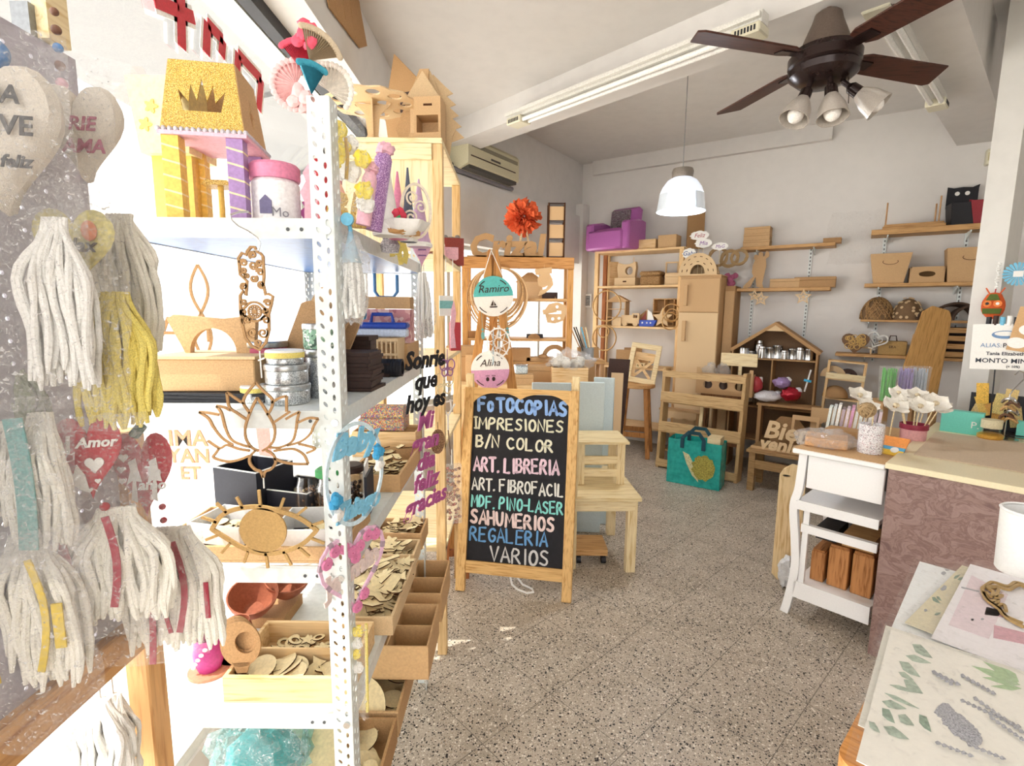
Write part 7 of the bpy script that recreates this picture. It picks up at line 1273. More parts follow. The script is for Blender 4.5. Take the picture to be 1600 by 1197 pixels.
a_ = at(572, 975, 1.0); b_ = at(574, 1112, 1.0); G().tube([(a_.x + .31, 0, a_.z), (b_.x + .31, 0, b_.z)], .0035, 8).obj('straw', YELLOW, fw2); G().sheet(lambda u, v: (a_.x + .285 + .03 * u, -.02 + .006 * sin(8 * u + 5 * v), a_.z + .01 + (b_.z - a_.z - .01) * v), 6, 12).obj('film', FILM, fw2)
# script words at the rear of the aisle side
def side_words(label, x0, x1, y0, y1, Y, mat, lines, rz=80):
    a = at((x0 + x1) / 2, (y0 + y1) / 2, Y); o = thing('word_ornament', label, 'lettering', tuple(a), rad(rz)); H = at(x0, y0, Y).z - at(x0, y1, Y).z; n = len(lines); w = H * .62
    for k, t in enumerate(lines): G().text(t, H / n * 1.15, .003, T(0, 0, H / 2 - (k + .8) * H / n), shear=.25, offset=.0028).obj('word', mat, o, smooth=False)
    G().strip([(0, H / 2), (0, H / 2 + .03)], .002, .002).obj('thread', COTTW, o, smooth=False); return o
side_words('black script word ornament hung at the rear of the aisle side', 640, 690, 548, 645, 1.7, BLACK, ['Sonrie', 'que', 'hoy es'], 62); side_words('magenta script word ornament hung below the black one', 640, 690, 645, 800, 1.72, flat('magenta_acrylic', '#b0568f', .4), ['Mi', 'gran', 'dia', 'feliz', 'gracias'], 60)
for i, (x, y, r, mat, lb) in enumerate(((684, 690, .03, speckled('cork', '#8a6446', ['#5d3f2a', '#b08a66'], 90, .4), 'round cork medallion hung beside the magenta script'), (694, 600, .035, PALE, 'pale butterfly cut-out hung beside the black script'), (699, 575, .028, flat('lilac_wire', '#a3729c', .6), 'lilac loop butterfly hung above the pale butterfly'))):
    p = at(x, y, 1.8); g = G()
    if i == 0: g.prism(circ(r, 24, sz=1.5), .006)
    else:
        for sx_ in (-1, 1):
            for zz, q in ((.4, 1), (-.5, .75)): g.strip([(sx_ * r * (.6 + .55 * cos(a)) * q, r * zz + r * .7 * sin(a) * q) for a in [2 * pi * k / 18 for k in range(18)]], .004, .003, closed=True)
        g.strip([(0, r), (0, -r)], .005, .003)
    g.strip([(0, r), (0, r * 2.4)], .002, .002); one('hanging_cutout', lb, 'ornament', g, mat, tuple(p), rad(45), smooth=False)
co = thing('coral_branch', 'white coral shaped cut-out hung beside the chalkboard stile', 'ornament', tuple(at(700, 650, 2.1)), rad(20)); g = G()
for a, b in (((0, -.06), (0, .0)), ((0, 0), (-.03, .06)), ((0, 0), (.03, .05)), ((-.015, .03), (-.04, .035)), ((.015, .025), (.01, .07))): g.strip([a, b], .006, .004)
g.obj('branch', PAPER, co, smooth=False); G().strip([(0, -.06), (.01, -.17)], .004, .003).obj('cord', flat('brown_cord', '#7a6150', .8), co, smooth=False)
cb_ = thing('bagged_trinkets', 'clear bag of small wooden trinkets hanging beside the chalkboard', 'bag', tuple(at(706, 770, 2.2)), rad(20)); 
for k in range(36): pass
g = G(); R_ = random.Random(12)
for k in range(70): g.blob((R_.uniform(-.035, .035), R_.uniform(-.01, .01), R_.uniform(-.12, .12)), (.009, .006, .007), .3, 3, k, 7, 5)
t_ = g.obj('trinket_filling', speckled('trinkets', '#8d5f45', ['#5b3a2a', '#c9a27a', '#a33b3b'], 40, .4), cb_); t_['kind'] = 'stuff'; G().box(-.042, .042, -.016, .016, -.14, .13).obj('film', FILM, cb_, smooth=False); G().strip([(0, .13), (0, .2)], .003, .003).obj('cord', COTTW, cb_, smooth=False)
ll = atz(700, 905, 0); wl_ = thing('wooden_step', 'red brown stained wooden step beside the chalkboard leg', 'step', (ll.x - .02, ll.y, 0), rad(10)); [G().bar((x, y, 0), (x + .02, y, .33), .035, m=0).obj('leg', RED_W, wl_, smooth=False) for x in (0, .12) for y in (0, .2)]; G().box(-.01, .18, -.02, .22, .33, .355).obj('top', RED_W, wl_, smooth=False); G().box(.02, .15, 0, .02, .13, .17).obj('stretcher', RED_W, wl_, smooth=False)
# ================================================================== TALL PINE SHELVES BEHIND THE RACK
EX0, EX1, EY0, EY1 = -.72, -.275, 2.06, 2.75; EZ = [.5, .95, 1.3, 1.72, 2.15]
eu, ew = unit('shelf_unit', 'tall pale pine shelf unit behind the slotted rack with the mdf castle on top', 'shelf unit', (EX0, EY0), (EX1, EY0), EY1 - EY0, 0, EZ, post=.04, mat=PALE, matz=wood('etagere_post', '#e0bf8c', '#c79c62', 'z'), th=.02)
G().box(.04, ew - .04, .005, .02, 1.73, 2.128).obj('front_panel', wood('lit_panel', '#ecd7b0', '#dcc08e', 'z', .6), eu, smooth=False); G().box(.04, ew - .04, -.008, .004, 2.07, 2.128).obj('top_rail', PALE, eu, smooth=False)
ZT = EZ[-1] + .0008
mt = thing('muffin_stand', 'mdf cup stand with a ring of round holes on the tall pine shelf', 'stand', (-.59, 2.26, ZT), rad(-8)); 
hol = [circ(.028, 16, .135 * cos(a), .12 * sin(a))[::-1] for a in [2 * pi * k / 9 + .2 for k in range(9)]] + [circ(.028, 16, .05, 0)[::-1], circ(.028, 16, -.05, .01)[::-1]]
G().prism([[((.185 + .007 * cos(12 * t)) * cos(t), (.17 + .007 * cos(12 * t)) * sin(t)) for t in [2 * pi * k / 60 for k in range(60)]]] + hol, .006, T(0, 0, .196, rx=rad(-90))).obj('holed_top', [MDFL, BURNT], mt, smooth=False)
for k in range(2): G().prism([(-.05, 0), (.05, 0), (.022, .07), (.03, .15), (.07, .19), (-.07, .19), (-.03, .15), (-.022, .07)], .006, T(0, 0, 0, rz=rad(20 + 90 * k))).obj('trunk', [MDFL, BURNT], mt, smooth=False)
tc = thing('toy_tower', 'mdf dolls house tower with arrow roof on the tall pine shelf', 'toy house', (-.385, 2.32, ZT), rad(-6)); 
for s_ in (-1, 1): G().prism([[(-.13 , .12), (-.02, .36), (.02, .36), (.0, .0), (-.1, .0), (-.115, .09)]] if s_ < 0 else [[(.13, .12), (.02, .36), (-.02, .36), (.0, .0), (.1, .0), (.115, .09)]], .005, T(0, .02 + .01 * s_, 0)).obj('wing_panel', MDF if s_ < 0 else MDFL, tc, smooth=False)
G().prism([[(-.055, 0), (.055, 0), (.055, .21), (.09, .21), (0, .34), (-.09, .21), (-.055, .21)]], .005, T(0, -.02, 0)).obj('arrow_front', [MDFL, BURNT], tc, smooth=False)
G().box(-.01, .1, -.12, -.03, .13, .2).box(.09, .1, -.12, -.03, 0, .13).box(-.01, 0, -.12, -.03, 0, .13).box(-.01, .1, -.035, -.03, 0, .2).obj('drawer_case', MDF, tc, smooth=False); G().box(.03, .065, -.123, -.12, .165, .172).obj('drawer_slot', BURNT, tc, smooth=False); G().box(-.02, .11, -.16, -.12, 0, .05).obj('step', MDF, tc, smooth=False)
G().prism([(.0, .0), (.1, 0), (.1, .07)] + [q for k in range(5) for q in ((.165 - .012 * k, .09 + .045 * k), (.125 - .012 * k, .125 + .045 * k))] + [(.03, .35), (0, .3)], .005, T(.0, .04, 0)).obj('scalloped_wing', MDFL, tc, smooth=False)
dk = thing('toy_house', 'dark brown roofed house panel behind the dolls house tower', 'toy house', (-.5, 2.62, ZT), rad(-20)); G().prism([(-.1, 0), (.1, 0), (.12, .3), (.06, .42), (-.08, .56), (-.14, .3)], .02).obj('gable', MDFD, dk, smooth=False); G().box(-.05, .05, -.013, -.01, .2, .38).obj('dark_opening', DKBROWN, dk, smooth=False)
# goods on the étagère seen between rack and chalkboard
def eti(x, y, Y): return at(x, y, Y)
for i, (x, y, Y, w, h, mat, lb, k) in enumerate(((708, 440, 2.6, .1, .13, flat('dark_red_box', '#8e3b35', .6), 'dark red box on the tall pine shelves below the pink wrapped goods', 3), (711, 545, 2.6, .05, .14, flat('crimson_box', '#a8343f', .6), 'crimson upright box beside the purple bottle', 2), (704, 390, 2.3, .06, .05, PINKL, 'small pale pink box by the pine post', 3))): board_box('box', lb, 'box', w, .06, h, mat, (x and at(x, y, Y).x, Y, EZ[k] + .0008 if k < 3 or True else 0), rad(15), lid=False)
g = G(); [g.blob((RND.uniform(-.03, .03), RND.uniform(-.02, .02), RND.uniform(.03, .12)), .03, .5, 3, k, 9, 7) for k in range(6)]; one('gift_wrap', 'pink flowered gift wrap bundle at the side of the tall pine shelves', 'gift', g, speckled('pink_flower_print', '#e3b3b6', ['#c4506a', '#f0e6dc', '#7da36b'], 35, .5), (-.33, 2.2, EZ[3] + .001))
pu = thing('spray_bottle', 'purple translucent bottle with a pointed cap on the tall pine shelves', 'bottle', (at(688, 545, 2.3).x, 2.3, EZ[2] + .0008)); G().cyl(.015, .1, 18).obj('body', flat('purple_bottle', '#7b56b5', .2, trans=.3), pu); G().lathe([(.009, .1), (.007, .12), (.002, .145), (0, .146)], 14).obj('cap', flat('violet_cap', '#5c3f92', .4), pu)
for i, (x, y, lb, c) in enumerate(((697, 478, 'teal and white striped card hung on the tall pine shelves', flat('teal_card_b', '#7fb9b8', .6)), (708, 505, 'pink edged wavy card hung beside the striped card', PINKL))): p = at(x, y, 2.065); o = thing('hanging_card', lb, 'card', tuple(p), rad(35)); G().prism(rect(-.03, .03, -.04, .04) if i == 0 else [(-.012, -.1), (.012, -.1), (.004, -.03), (.014, .04), (.004, .09), (-.006, .06), (-.012, 0)], .003).obj('card', PAPER if i == 0 else c, o, smooth=False); G().box(-.03, .03, -.003, -.0017, -.01, .02).obj('stripe', c, o, smooth=False) if i == 0 else None; G().strip([(0, .04 if i == 0 else .09), (0, EZ[3] - .02 - p.z)], .002, .002).obj('thread', COTTW, o, smooth=False)
gt = thing('plush_toy', 'grey plush toy on the tall pine shelves behind the dark red box', 'plush', (at(722, 390, 2.68).x, 2.66, EZ[3] + .0008)); G().blob((-.05, 0, .05), (.05, .04, .05), .2).obj('body', flat('grey_plush', '#8b8888', .95, bump=.4), gt); G().blob((-.05, -.02, .115), (.032, .03, .03), .1).obj('head', flat('grey_plush', '#8b8888', .95), gt); [G().blob((-.05 + s_ * .03, -.015, .14), (.014, .008, .014), .1).obj('ear', flat('grey_plush', '#8b8888', .95), gt) for s_ in (-1, 1)]
# ================================================================== COUNTER, WHITE CART AND GOODS AT THE RIGHT
CO = (1.6, 2.1); CRZ = rad(-47); CU = Vector((.682, -.731, 0)); CV = Vector((.731, .682, 0))
def cp(u, v, z=0): return (CO[0] + CU.x * u + CV.x * v, CO[1] + CU.y * u + CV.y * v, z)
ZC_ = .88
def marble():
    m, nt, b = _new('brown_laminate'); mp = _map(nt, (2.2, 2.2, 3.4), (0, rad(35), 0)); nz = _node(nt, 'ShaderNodeTexNoise'); nz.inputs['Detail'].default_value = 9; nz.inputs['Distortion'].default_value = .9; nz.inputs['Roughness'].default_value = .6; nt.links.new(mp.outputs[0], nz.inputs['Vector'])
    r = _ramp(nt, [(.34, _lin('#745853')), (.46, _lin('#94786f')), (.5, _lin('#7a5d57')), (.57, _lin('#9a7f77')), (.7, _lin('#876a64'))]); nt.links.new(nz.outputs['Fac'], r.inputs[0]); nt.links.new(r.outputs[0], b.inputs['Base Color']); b.inputs['Roughness'].default_value = .45; return m
ct = thing('shop_counter', 'shop counter with brown marbled laminate front and pale cream top', 'counter', cp(0, 0), CRZ)
G().box(0, 1.9, .0, .02, 0, ZC_ - .025).obj('front_panel', marble(), ct, smooth=False); G().box(0, .02, 0.02, 1.2, 0, ZC_ - .025).obj('side_panel', bpy.data.materials['brown_laminate'], ct, smooth=False); G().box(1.88, 1.9, 0.02, 1.2, 0, ZC_ - .025).obj('side_panel', bpy.data.materials['brown_laminate'], ct, smooth=False)
G().box(-.012, 1.92, -.012, 1.22, ZC_ - .025, ZC_).obj('top', flat('cream_laminate', '#e9dcb8', .4, noise_amt=.02), ct, smooth=False, bev=.002); G().box(0.02, 1.88, .9, .92, .1, ZC_ - .025).obj('back_panel', MDFD, ct, smooth=False)
one('cardboard_sheet', 'thin beige cardboard sheet lying on the cream counter top', 'cardboard', G().box(0, .9, 0, .66, 0, .004), flat('grey_card', '#cdb79c', .8, noise_amt=.03), cp(.045, .225, ZC_ + .0008), CRZ + rad(1), smooth=False)
# --- white cart
wc = thing('white_cart', 'white painted wooden stand with shelves and curved legs beside the counter', 'stand', cp(-.36, .06), CRZ); CW2, CD2, CZ = .34, .9, .86; WP = flat('white_lacquer', '#f2f1f0', .4, noise_amt=.01)
G().box(-.025, CW2 + .003, -.04, CD2, CZ - .022, CZ).obj('top', WP, wc, smooth=False, bev=.004); G().box(-.02, CW2, -.03, CD2 - .02, CZ + .0005, CZ + .003).obj('top_liner', KRAFT, wc, smooth=False)
for y in (0, .5):
    leg = sm_([(.012, CZ - .022), (.004, .66), (-.012, .56), (.006, .4), (.018, .25), (.0, .08), (-.014, 0)], 5); G().strip(leg, .036, .03, M=T(0, y + .015, 0)).obj('leg', WP, wc, smooth=False)
for x in (CW2 - .036,): [G().box(x, x + .03, y, y + .03, 0, CZ - .022).obj('leg', WP, wc, smooth=False) for y in (.5,)]
dr_ = G().box(.035, CW2, .0, .02, CZ - .19, CZ - .03).obj('drawer', WP, wc, smooth=False, bev=.003)
G().box(-.0, CW2, -.008, .5, CZ - .285, CZ - .265).obj('shelf', WP, wc, smooth=False); G().box(.01, CW2, -.018, -.008, CZ - .3, CZ - .255).obj('shelf_edge', WP, wc, smooth=False)
G().box(.03, CW2, .0, .028, CZ - .415, CZ - .375).obj('rail', WP, wc, smooth=False); G().box(.02, CW2, .0, .028, .1, .185).obj('bottom_rail', WP, wc, smooth=False); G().box(.02, CW2, .028, .5, .16, .175).obj('bottom_shelf', WP, wc, smooth=False)
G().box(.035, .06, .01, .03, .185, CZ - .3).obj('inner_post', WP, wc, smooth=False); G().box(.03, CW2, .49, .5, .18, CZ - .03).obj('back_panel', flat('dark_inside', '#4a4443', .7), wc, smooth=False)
for i, (x, lb) in enumerate(((.06, 'wooden box standing at the dark end of the white stand'), (.135, 'honey coloured wooden box in the middle of the white stand'), (.235, 'honey coloured wooden box in the white stand next to the counter'))):
    o = thing('wooden_box', lb, 'box', cp(-.36 + x, .06 + .1, .176), CRZ, rx=rad(0)); hgt = .2 if i else .15
    G().box(0, .085 if i else .06, 0, .25, 0, hgt).obj('body', wood('cedar_box', '#bd8450', '#935d31', 'z'), o, smooth=False, bev=.003); G().box(0.004, .081 if i else .056, .004, .246, hgt, hgt + .012).obj('lid', wood('cedar_lid', '#a8703f', '#7d4d28', 'y'), o, smooth=False)
for i in range(2): one(('black_case', 'flat_box')[i], ('black case on the upper gap shelf of the white stand', 'brown flat box on the upper gap shelf of the white stand')[i], 'case', G().box(0, .09 if i == 0 else .13, 0, .2, 0, .06), (BLACK, OLDP)[i], cp(-.36 + (.065, .18)[i], .06 + .12, .176 + .214), CRZ, smooth=False)
# board leaning in front of the stand's side
lbp = atz(1213, 905, 0); lb_ = thing('cutting_board', 'pale rounded pine board with two holes leaning on the white stand', 'board', (lbp.x - .02, lbp.y + .02, 0), CRZ + rad(20), rx=rad(-4))
hz_ = .66; G().prism([[(0, .03), (.03, 0), (.13, 0), (.13, hz_), (.06, hz_ + .01), (.02, hz_ - .02), (0, hz_ - .06)], circ(.016, 14, .095, hz_ - .08)[::-1], circ(.02, 12, .035, hz_ - .06, sz=.35)[::-1]], .02, T(0, .0, 0)).obj('board', wood('board_pine', '#e6cb9c', '#c9a36c', 'z', .8), lb_, smooth=False, bev=.002)
one('plastic_bag', 'white crumpled plastic bag behind the pale rounded board', 'bag', G().blob((0, 0, .09), (.05, .05, .09), .5, 3, 8), flat('bag_white', '#dcdcdc', .4), cp(-.45, .32, 0))
# goods on the white stand
ZW = CZ + .0038
bp_ = thing('bagged_paper', 'stack of brown paper in tied clear film on the white stand', 'package', cp(-.3, .17, ZW), CRZ + rad(14)); G().box(-.075, .1, -.05, .1, 0, .045, M=T()).obj('paper_stack', flat('brown_paper', '#cfa173', .8, noise_amt=.08), bp_, smooth=False, bev=.004); G().blob((.01, .02, .03), (.13, .1, .05), .4, 3, 2, 24, 14).obj('film', FILMT, bp_); G().blob((.02, -.03, .075), (.02, .015, .014), .5, 4, 2).obj('film_knot', FILMT, bp_)
one('kraft_package', 'flat kraft package behind the bagged brown paper', 'package', G().box(-.1, .1, -.05, .05, 0, .05), MDFD, cp(-.25, .42, ZW), CRZ, smooth=False)
sl_ = thing('sachet_row', 'row of upright coloured sachets behind the bagged brown paper', 'sachets', cp(-.28, .58, ZW), CRZ + rad(12))
SCOL = [flat('sachet_%d' % i, c, .35) for i, c in enumerate(('#dfe6e2', '#cfd4d3', '#e9e9e6', '#b9a7b3', '#e2d3dc', '#d69fc2', '#dcdcd8'))]
for k in range(12): G().box(-.12 + .02 * k, -.106 + .02 * k, -.05, .04, 0, .13 + .01 * (k % 3), M=T(ry=rad(5))).obj('sachet', SCOL[k % 7], sl_, smooth=False)
def vase(label, u, v, r, h, mat, extra=None):
    o = thing('vase', label, 'vase', cp(u, v, ZW)); G().lathe([(0, 0), (r * .94, 0), (r * .96, .004), (r, h), (r - .004, h), (r * .92, .01), (0, .008)], 28).obj('body', mat, o); return o
v1 = vase('white glass vase with dark specks holding a twine flower', -.115, .2, .05, .135, speckled('speck_print', '#f4f1f4', ['#f4f1f4', '#5b5560', '#f4f1f4', '#a8506e', '#77727c'], 75, .72)); G().lathe([(.053, .0), (.054, .15)], 24).obj('film', FILM, v1)
G().cyl(.003, .2, 8, T(0, 0, .01)).obj('stick', PALE, v1); g = G(); R_ = random.Random(4)
for k in range(26):
    d = Vector((R_.gauss(0, 1), R_.gauss(0, 1), R_.gauss(0, .8))).normalized(); t = d.cross(Vector((0, .3, 1))).normalized(); b = d.cross(t); r = .035 * R_.uniform(.6, 1); g.tube([(d * .01 + (t * cos(a) + b * sin(a)) * r) + Vector((-.03, 0, .2)) for a in [2 * pi * j / 12 for j in range(12)]], .0022, 4, closed=True)
g.obj('twine_flower', flat('twine', '#b59a73', .9), v1)
v2 = vase('pink glass pot with a dark red rim full of white flower sticks', -.02, .6, .055, .07, flat('pink_pot', '#dba3a4', .5)); G().lathe([(.052, .07), (.06, .07), (.06, .095), (.052, .095), (.05, .07)], 24).obj('rim', flat('wine_rim', '#8f2840', .4), v2)
IV = flat('ivory_foam', '#efe9dd', .8, noise_amt=.03)
def foam_flower(o, c, r, seed, tilt=(0, 0)):
    R_ = random.Random(seed); g = G(T(*c, rx=tilt[0], ry=tilt[1]))
    for k in range(6):
        a = 2 * pi * k / 6 + R_.uniform(-.2, .2); M = Matrix.Rotation(a, 4, 'Z')
        g.sheet(lambda u, v: tuple(M @ Vector((r * (.15 + .9 * v), r * (u - .5) * 1.3 * sin(pi * (v * .8 + .2)) , r * (.3 * v * v + .12 * sin(6 * u + seed) * v)))), 5, 4)
    g.obj('petals', IV, o); G(T(*c, rx=tilt[0], ry=tilt[1])).blob((0, 0, r * .2), (r * .22, r * .22, r * .15), .2).obj('centre', flat('cream_centre', '#d8c7a6', .8), o)
for k, (dx, dy, dz, r) in enumerate(((-.09, -.02, .2, .05), (-.03, -.06, .19, .055), (.06, -.04, .2, .06), (.02, .03, .23, .05), (.12, .0, .18, .05), (-.06, .05, .24, .045), (.1, .06, .21, .045))):
    foam_flower(v2, (dx, dy, dz), r, k, (rad(35), rad(-15 + 10 * k % 3))); G().bar((dx * .3, dy * .3, .02), (dx, dy, dz), .0045).obj('stick', PALE, v2, smooth=False)
for k, (u, v, z, r, lb) in enumerate(((-.27, .62, .2, .06, 'large ivory foam flower over the coloured sachets'), (-.2, .5, .17, .05, 'ivory foam flower between sachets and twine flower'), (-.08, .45, .19, .062, 'ivory foam flower behind the specked vase'))):
    o = thing('foam_flower', lb, 'flower', cp(u, v, ZW + z)); foam_flower(o, (0, 0, 0), r, k + 20, (rad(30), 0)); G().bar((0, 0, 0), (0, .02, -z), .004).obj('stick', PALE, o, smooth=False)
cd_ = thing('card_packet', 'orange, blue and yellow printed card packet leaning on the white stand', 'packet', cp(-.05, .22, ZW), CRZ - rad(8), rx=rad(-52)); PKW = .1
for z0, z1, c in ((0, .03, flat('packet_yellow', '#eec44a', .5)), (.03, .05, flat('packet_blue', '#58a6cf', .5)), (.05, .11, flat('packet_orange', '#ef9a4f', .5))): G().box(-.045, .055, -.004, .004, z0, z1).obj('print_band', c, cd_, smooth=False)
G().prism(circ(.016, 16, .02, .03), .002, T(0, -.0055, 0)).obj('label', PAPER, cd_, smooth=False); G().box(-.05, -.045, -.006, .006, 0, .115).obj('edge', OLDP, cd_, smooth=False)
for i, (x, y, c, lb) in enumerate(((1385, 600, flat('green_wick', '#59b84a', .6, noise_amt=.3, nscale=200), 'bagged bundle of bright green sticks behind the foam flowers'), (1411, 600, flat('lilac_wick', '#b5a3d8', .6, noise_amt=.2, nscale=200), 'bagged bundle of lilac sticks behind the foam flowers'), (1433, 600, flat('pale_wick', '#c5cdd8', .6, noise_amt=.2, nscale=200), 'bagged bundle of pale grey blue sticks behind the foam flowers'))):
    Y = 3.05; p = at(x, 625, Y); o = thing('stick_bundle', lb, 'bundle', (p.x, Y, .985)); h = at(x, 575, Y).z - .985; g = G()
    for k in range(30): a = 2.4 * k; q = .036 * sqrt(k / 30); g.cyl(.004, h * (.93 + .07 * sin(k)), 5, T(q * cos(a), q * sin(a), 0))
    g.obj('sticks', c, o)['kind'] = 'stuff'; G().lathe([(.042, 0), (.045, h * .6), (.05, h * 1.05)], 16, wob=.06).obj('film', FILM, o)
tbk = thing('back_table', 'brown side table behind the white stand carrying the stick bundles', 'table', (at(1390, 640, 3.05).x - .1, 2.97, 0)); G().box(0, .34, 0, .2, .955, .984).obj('top', MDFD, tbk, smooth=False); [G().box(x, x + .03, y, y + .03, 0, .955).obj('leg', MDFD, tbk, smooth=False) for x in (.01, .3) for y in (.01, .16)]
# goods at the back of the counter
for i, (u, v, w, d, h, lb) in enumerate(((.04, .95, .17, .06, .115, 'larger turquoise card box on the counter with white lettering'), (.33, 1.05, .13, .05, .085, 'smaller turquoise card box on the counter behind the pendant jar'))):
    o = thing('card_box', lb, 'box', cp(u, v, ZC_ + .0008), CRZ); G().box(0, w, 0, d, 0, h).obj('body', flat('turquoise_card', '#6fcdbb', .5, noise_amt=.03), o, smooth=False); 
    if i == 0: G().text('P.', .05, .0008, T(w * .82, -.0006, h * .3)).obj('lettering', PAPER, o, smooth=False)
jr = thing('spice_jar', 'squat glass jar with a gold base and cream label before the turquoise boxes', 'jar', cp(.245, .9, ZC_ + .0008)); G().lathe([(0, 0), (.045, 0), (.052, .01), (.052, .024), (.04, .032), (0, .032)], 26).obj('gold_base', flat('gold_lid', '#d9a94e', .3, metal=.6), jr); G().lathe([(.04, .0325), (.041, .08), (.037, .085)], 26).obj('body', GLASS, jr); G().lathe([(.0415, .058), (.042, .1), (.0, .101)], 26).obj('label', flat('cream_label', '#d8cda9', .6), jr)
dsp = thing('incense_display', 'display of gold and ochre incense packets under the white notice', 'display', cp(.13, 1.14, ZC_ + .0008), CRZ); G().box(0, .3, .02, .04, 0, .2).obj('back', BLACK, dsp, smooth=False)
G().box(0, .3, -.03, .05, -.0, .01).obj('base', BLACK, dsp, smooth=False)
for k, (x, z, a, c) in enumerate(((.03, .03, 18, '#cdb27a'), (.06, .08, -20, '#d8b45c'), (.11, .05, -28, '#cf9a4c'), (.12, .1, 8, '#d9c37c'), (.19, .04, -10, '#bfa56a'), (.05, .15, -5, '#dfae45'), (.16, .13, 5, '#d5b878'))): G().box(-.025, .025, -.003, .003, -.05, .06, M=T(x, .005 - .006 * k, z + .05, ry=rad(a))).obj('packet', flat('packet_%d' % k, c, .5, noise_amt=.2, nscale=60), dsp, smooth=False)
ns = thing('paper_notice', 'white payment notice with bold lettering beside the column', 'notice', cp(.12, 1.03, 1.22), CRZ + rad(4), ry=rad(-2)); NW, NH = .42, .235
G().box(0, NW, 0, .003, 0, NH).obj('sheet', PAPER, ns, smooth=False); NB = flat('notice_ink', '#3c3f4a', .7); NBL = flat('notice_blue', '#6f8fb5', .6)
G().prism([circ(.05, 28, .125, NH - .055, sz=.42), circ(.04, 24, .125, NH - .05, sz=.3)[::-1]], .001, T(0, -.0012, 0)).obj('logo', NBL, ns, smooth=False)
G().text('ALIAS:', .03, .001, T(.035, -.001, .115), align='LEFT').obj('lettering', NBL, ns, smooth=False)
for t, x, z, s_ in (('PISCIS.CALMA.', .12, .115, .031), ('Tania Elizabeth Guzman', .06, .075, .024), ('MONTO MINIMO $2', .02, .035, .033), ('(+ 10%)', .14, .012, .016)): G().text(t, s_, .001, T(x, -.001, z), align='LEFT', offset=.0005).obj('lettering', NB, ns, smooth=False)
G().bar((.1, .012, 0), (.1, .03, -.335), .006).bar((.3, .012, 0), (.3, .03, -.335), .006).box(.05, .35, .004, .02, -.0, .008).box(.05, .35, -.02, .06, -.337, -.3345).obj('stand', BLACK, ns, smooth=False)
pr = thing('pen_row', 'row of dark pens and lighters above the white notice', 'pens', cp(.15, 1.045, 1.452), CRZ)
for k in range(7): G().cyl(.011, .042 + .006 * (k % 2), 10, T(.02 + .026 * k, 0, .0)).obj('pen', (BLACK, DKBROWN, SKYB, PAPER, BLACK, GREYMET, BLACK)[k], pr)
kc_ = thing('label_card', 'kraft card with white oval labels beside the white notice', 'card', cp(.25, 1.022, 1.33), CRZ, ry=rad(8)); G().box(0, .2, 0, .003, 0, .22).obj('card', KRAFT, kc_, smooth=False); [G().prism(circ(.038, 22, x, z, sz=.72), .002, T(0, -.001, 0)).obj('oval_label', PAPER, kc_, smooth=False) for x, z in ((.03, .04), (.06, .11), (.1, .18), (.15, .06))]
jh = thing('jewellery_hook', 'wire hook with silver and beaded bracelets on the counter', 'hook', cp(.3, .95, ZC_ + .0008)); G().tube([(0, 0, .33), (.02, 0, .35), (.045, 0, .34), (.05, 0, .31), (.0, 0, .25), (-.01, 0, .23), (-.01, 0, .0)], .003, 8).cyl(.05, .006, 20).obj('wire', STEEL, jh)
for k in range(6): G().tube([(.03 * cos(a) - .01 + .02 * (k % 2), .02 * sin(a), .2 - .02 * k + .012 * sin(a * 2)) for a in [2 * pi * j / 16 for j in range(16)]], .006, 6, closed=True).obj('bracelet', (STEEL, flat('bead_brown', '#6d4a34', .4), flat('leopard_tan', '#c19a63', .5, noise_amt=.4, nscale=90))[k % 3], jh)
bf = thing('paper_fan', 'pale blue fabric flower fan hung at the edge beside the column', 'paper fan', tuple(at(1591, 428, 2.86)), rad(-40)); g = G(); [g.prism([(0, 0), (.06 * cos(a - .12), .06 * sin(a - .12)), (.065 * cos(a), .065 * sin(a)), (.06 * cos(a + .12), .06 * sin(a + .12))], .003, T(0, .004 * (k % 2), 0)) for k, a in enumerate([2 * pi * j / 20 for j in range(20)])]; g.obj('pleats', SKYB, bf, smooth=False); G().box(-.02, .02, -.006, -.003, -.016, .016).obj('white_tag', PAPER, bf, smooth=False); g = G(); [g.tube([(-.085 + .006 * cos(5 * k), -.01, .06 - .012 * k - .004), (-.075, 0, .06 - .012 * k), (-.085, .01, .06 - .012 * k + .004)], .004, 5) for k in range(12)]; g.obj('curled_ribbon', PAPER, bf)
owp = at(1549, 478, 2.955); ol = thing('owl_ornament', 'orange and green felt owl hung on the white column', 'ornament', (owp.x - .01, owp.y - .022, owp.z), rad(-54)); OR = flat('felt_orange', '#cf5a2b', .9); OG = flat('felt_green', '#56652c', .9)
G().blob((0, 0, 0), (.052, .02, .075), .08).obj('body', OR, ol); G().prism([(-.03, .03), (.03, .03), (.015, .065), (-.015, .065)], .004, T(0, -.0225, 0)).obj('forehead', OG, ol, smooth=False); G().prism([(-.038, -.045), (.038, -.045), (.042, -.015), (-.042, -.015)], .004, T(0, -.0215, 0)).obj('belly_patch', OG, ol, smooth=False)
for s_ in (-1, 1): G().cyl(.019, .004, 18, T(s_ * .022, -.02, .012, rx=rad(90))).obj('eye_ring', flat('felt_light_orange', '#e58344', .9), ol); G().cyl(.008, .003, 12, T(s_ * .022, -.0235, .012, rx=rad(90))).obj('pupil', PAPER if s_ > 0 else BLACK, ol); G().bar((s_ * .02, 0, .065), (s_ * .04, 0, .1), .006).obj('ear_tuft', OR, ol, smooth=False)
G().tube([(0, 0, .07), (0, .01, .1)], .003, 6).obj('loop', REDF, ol)
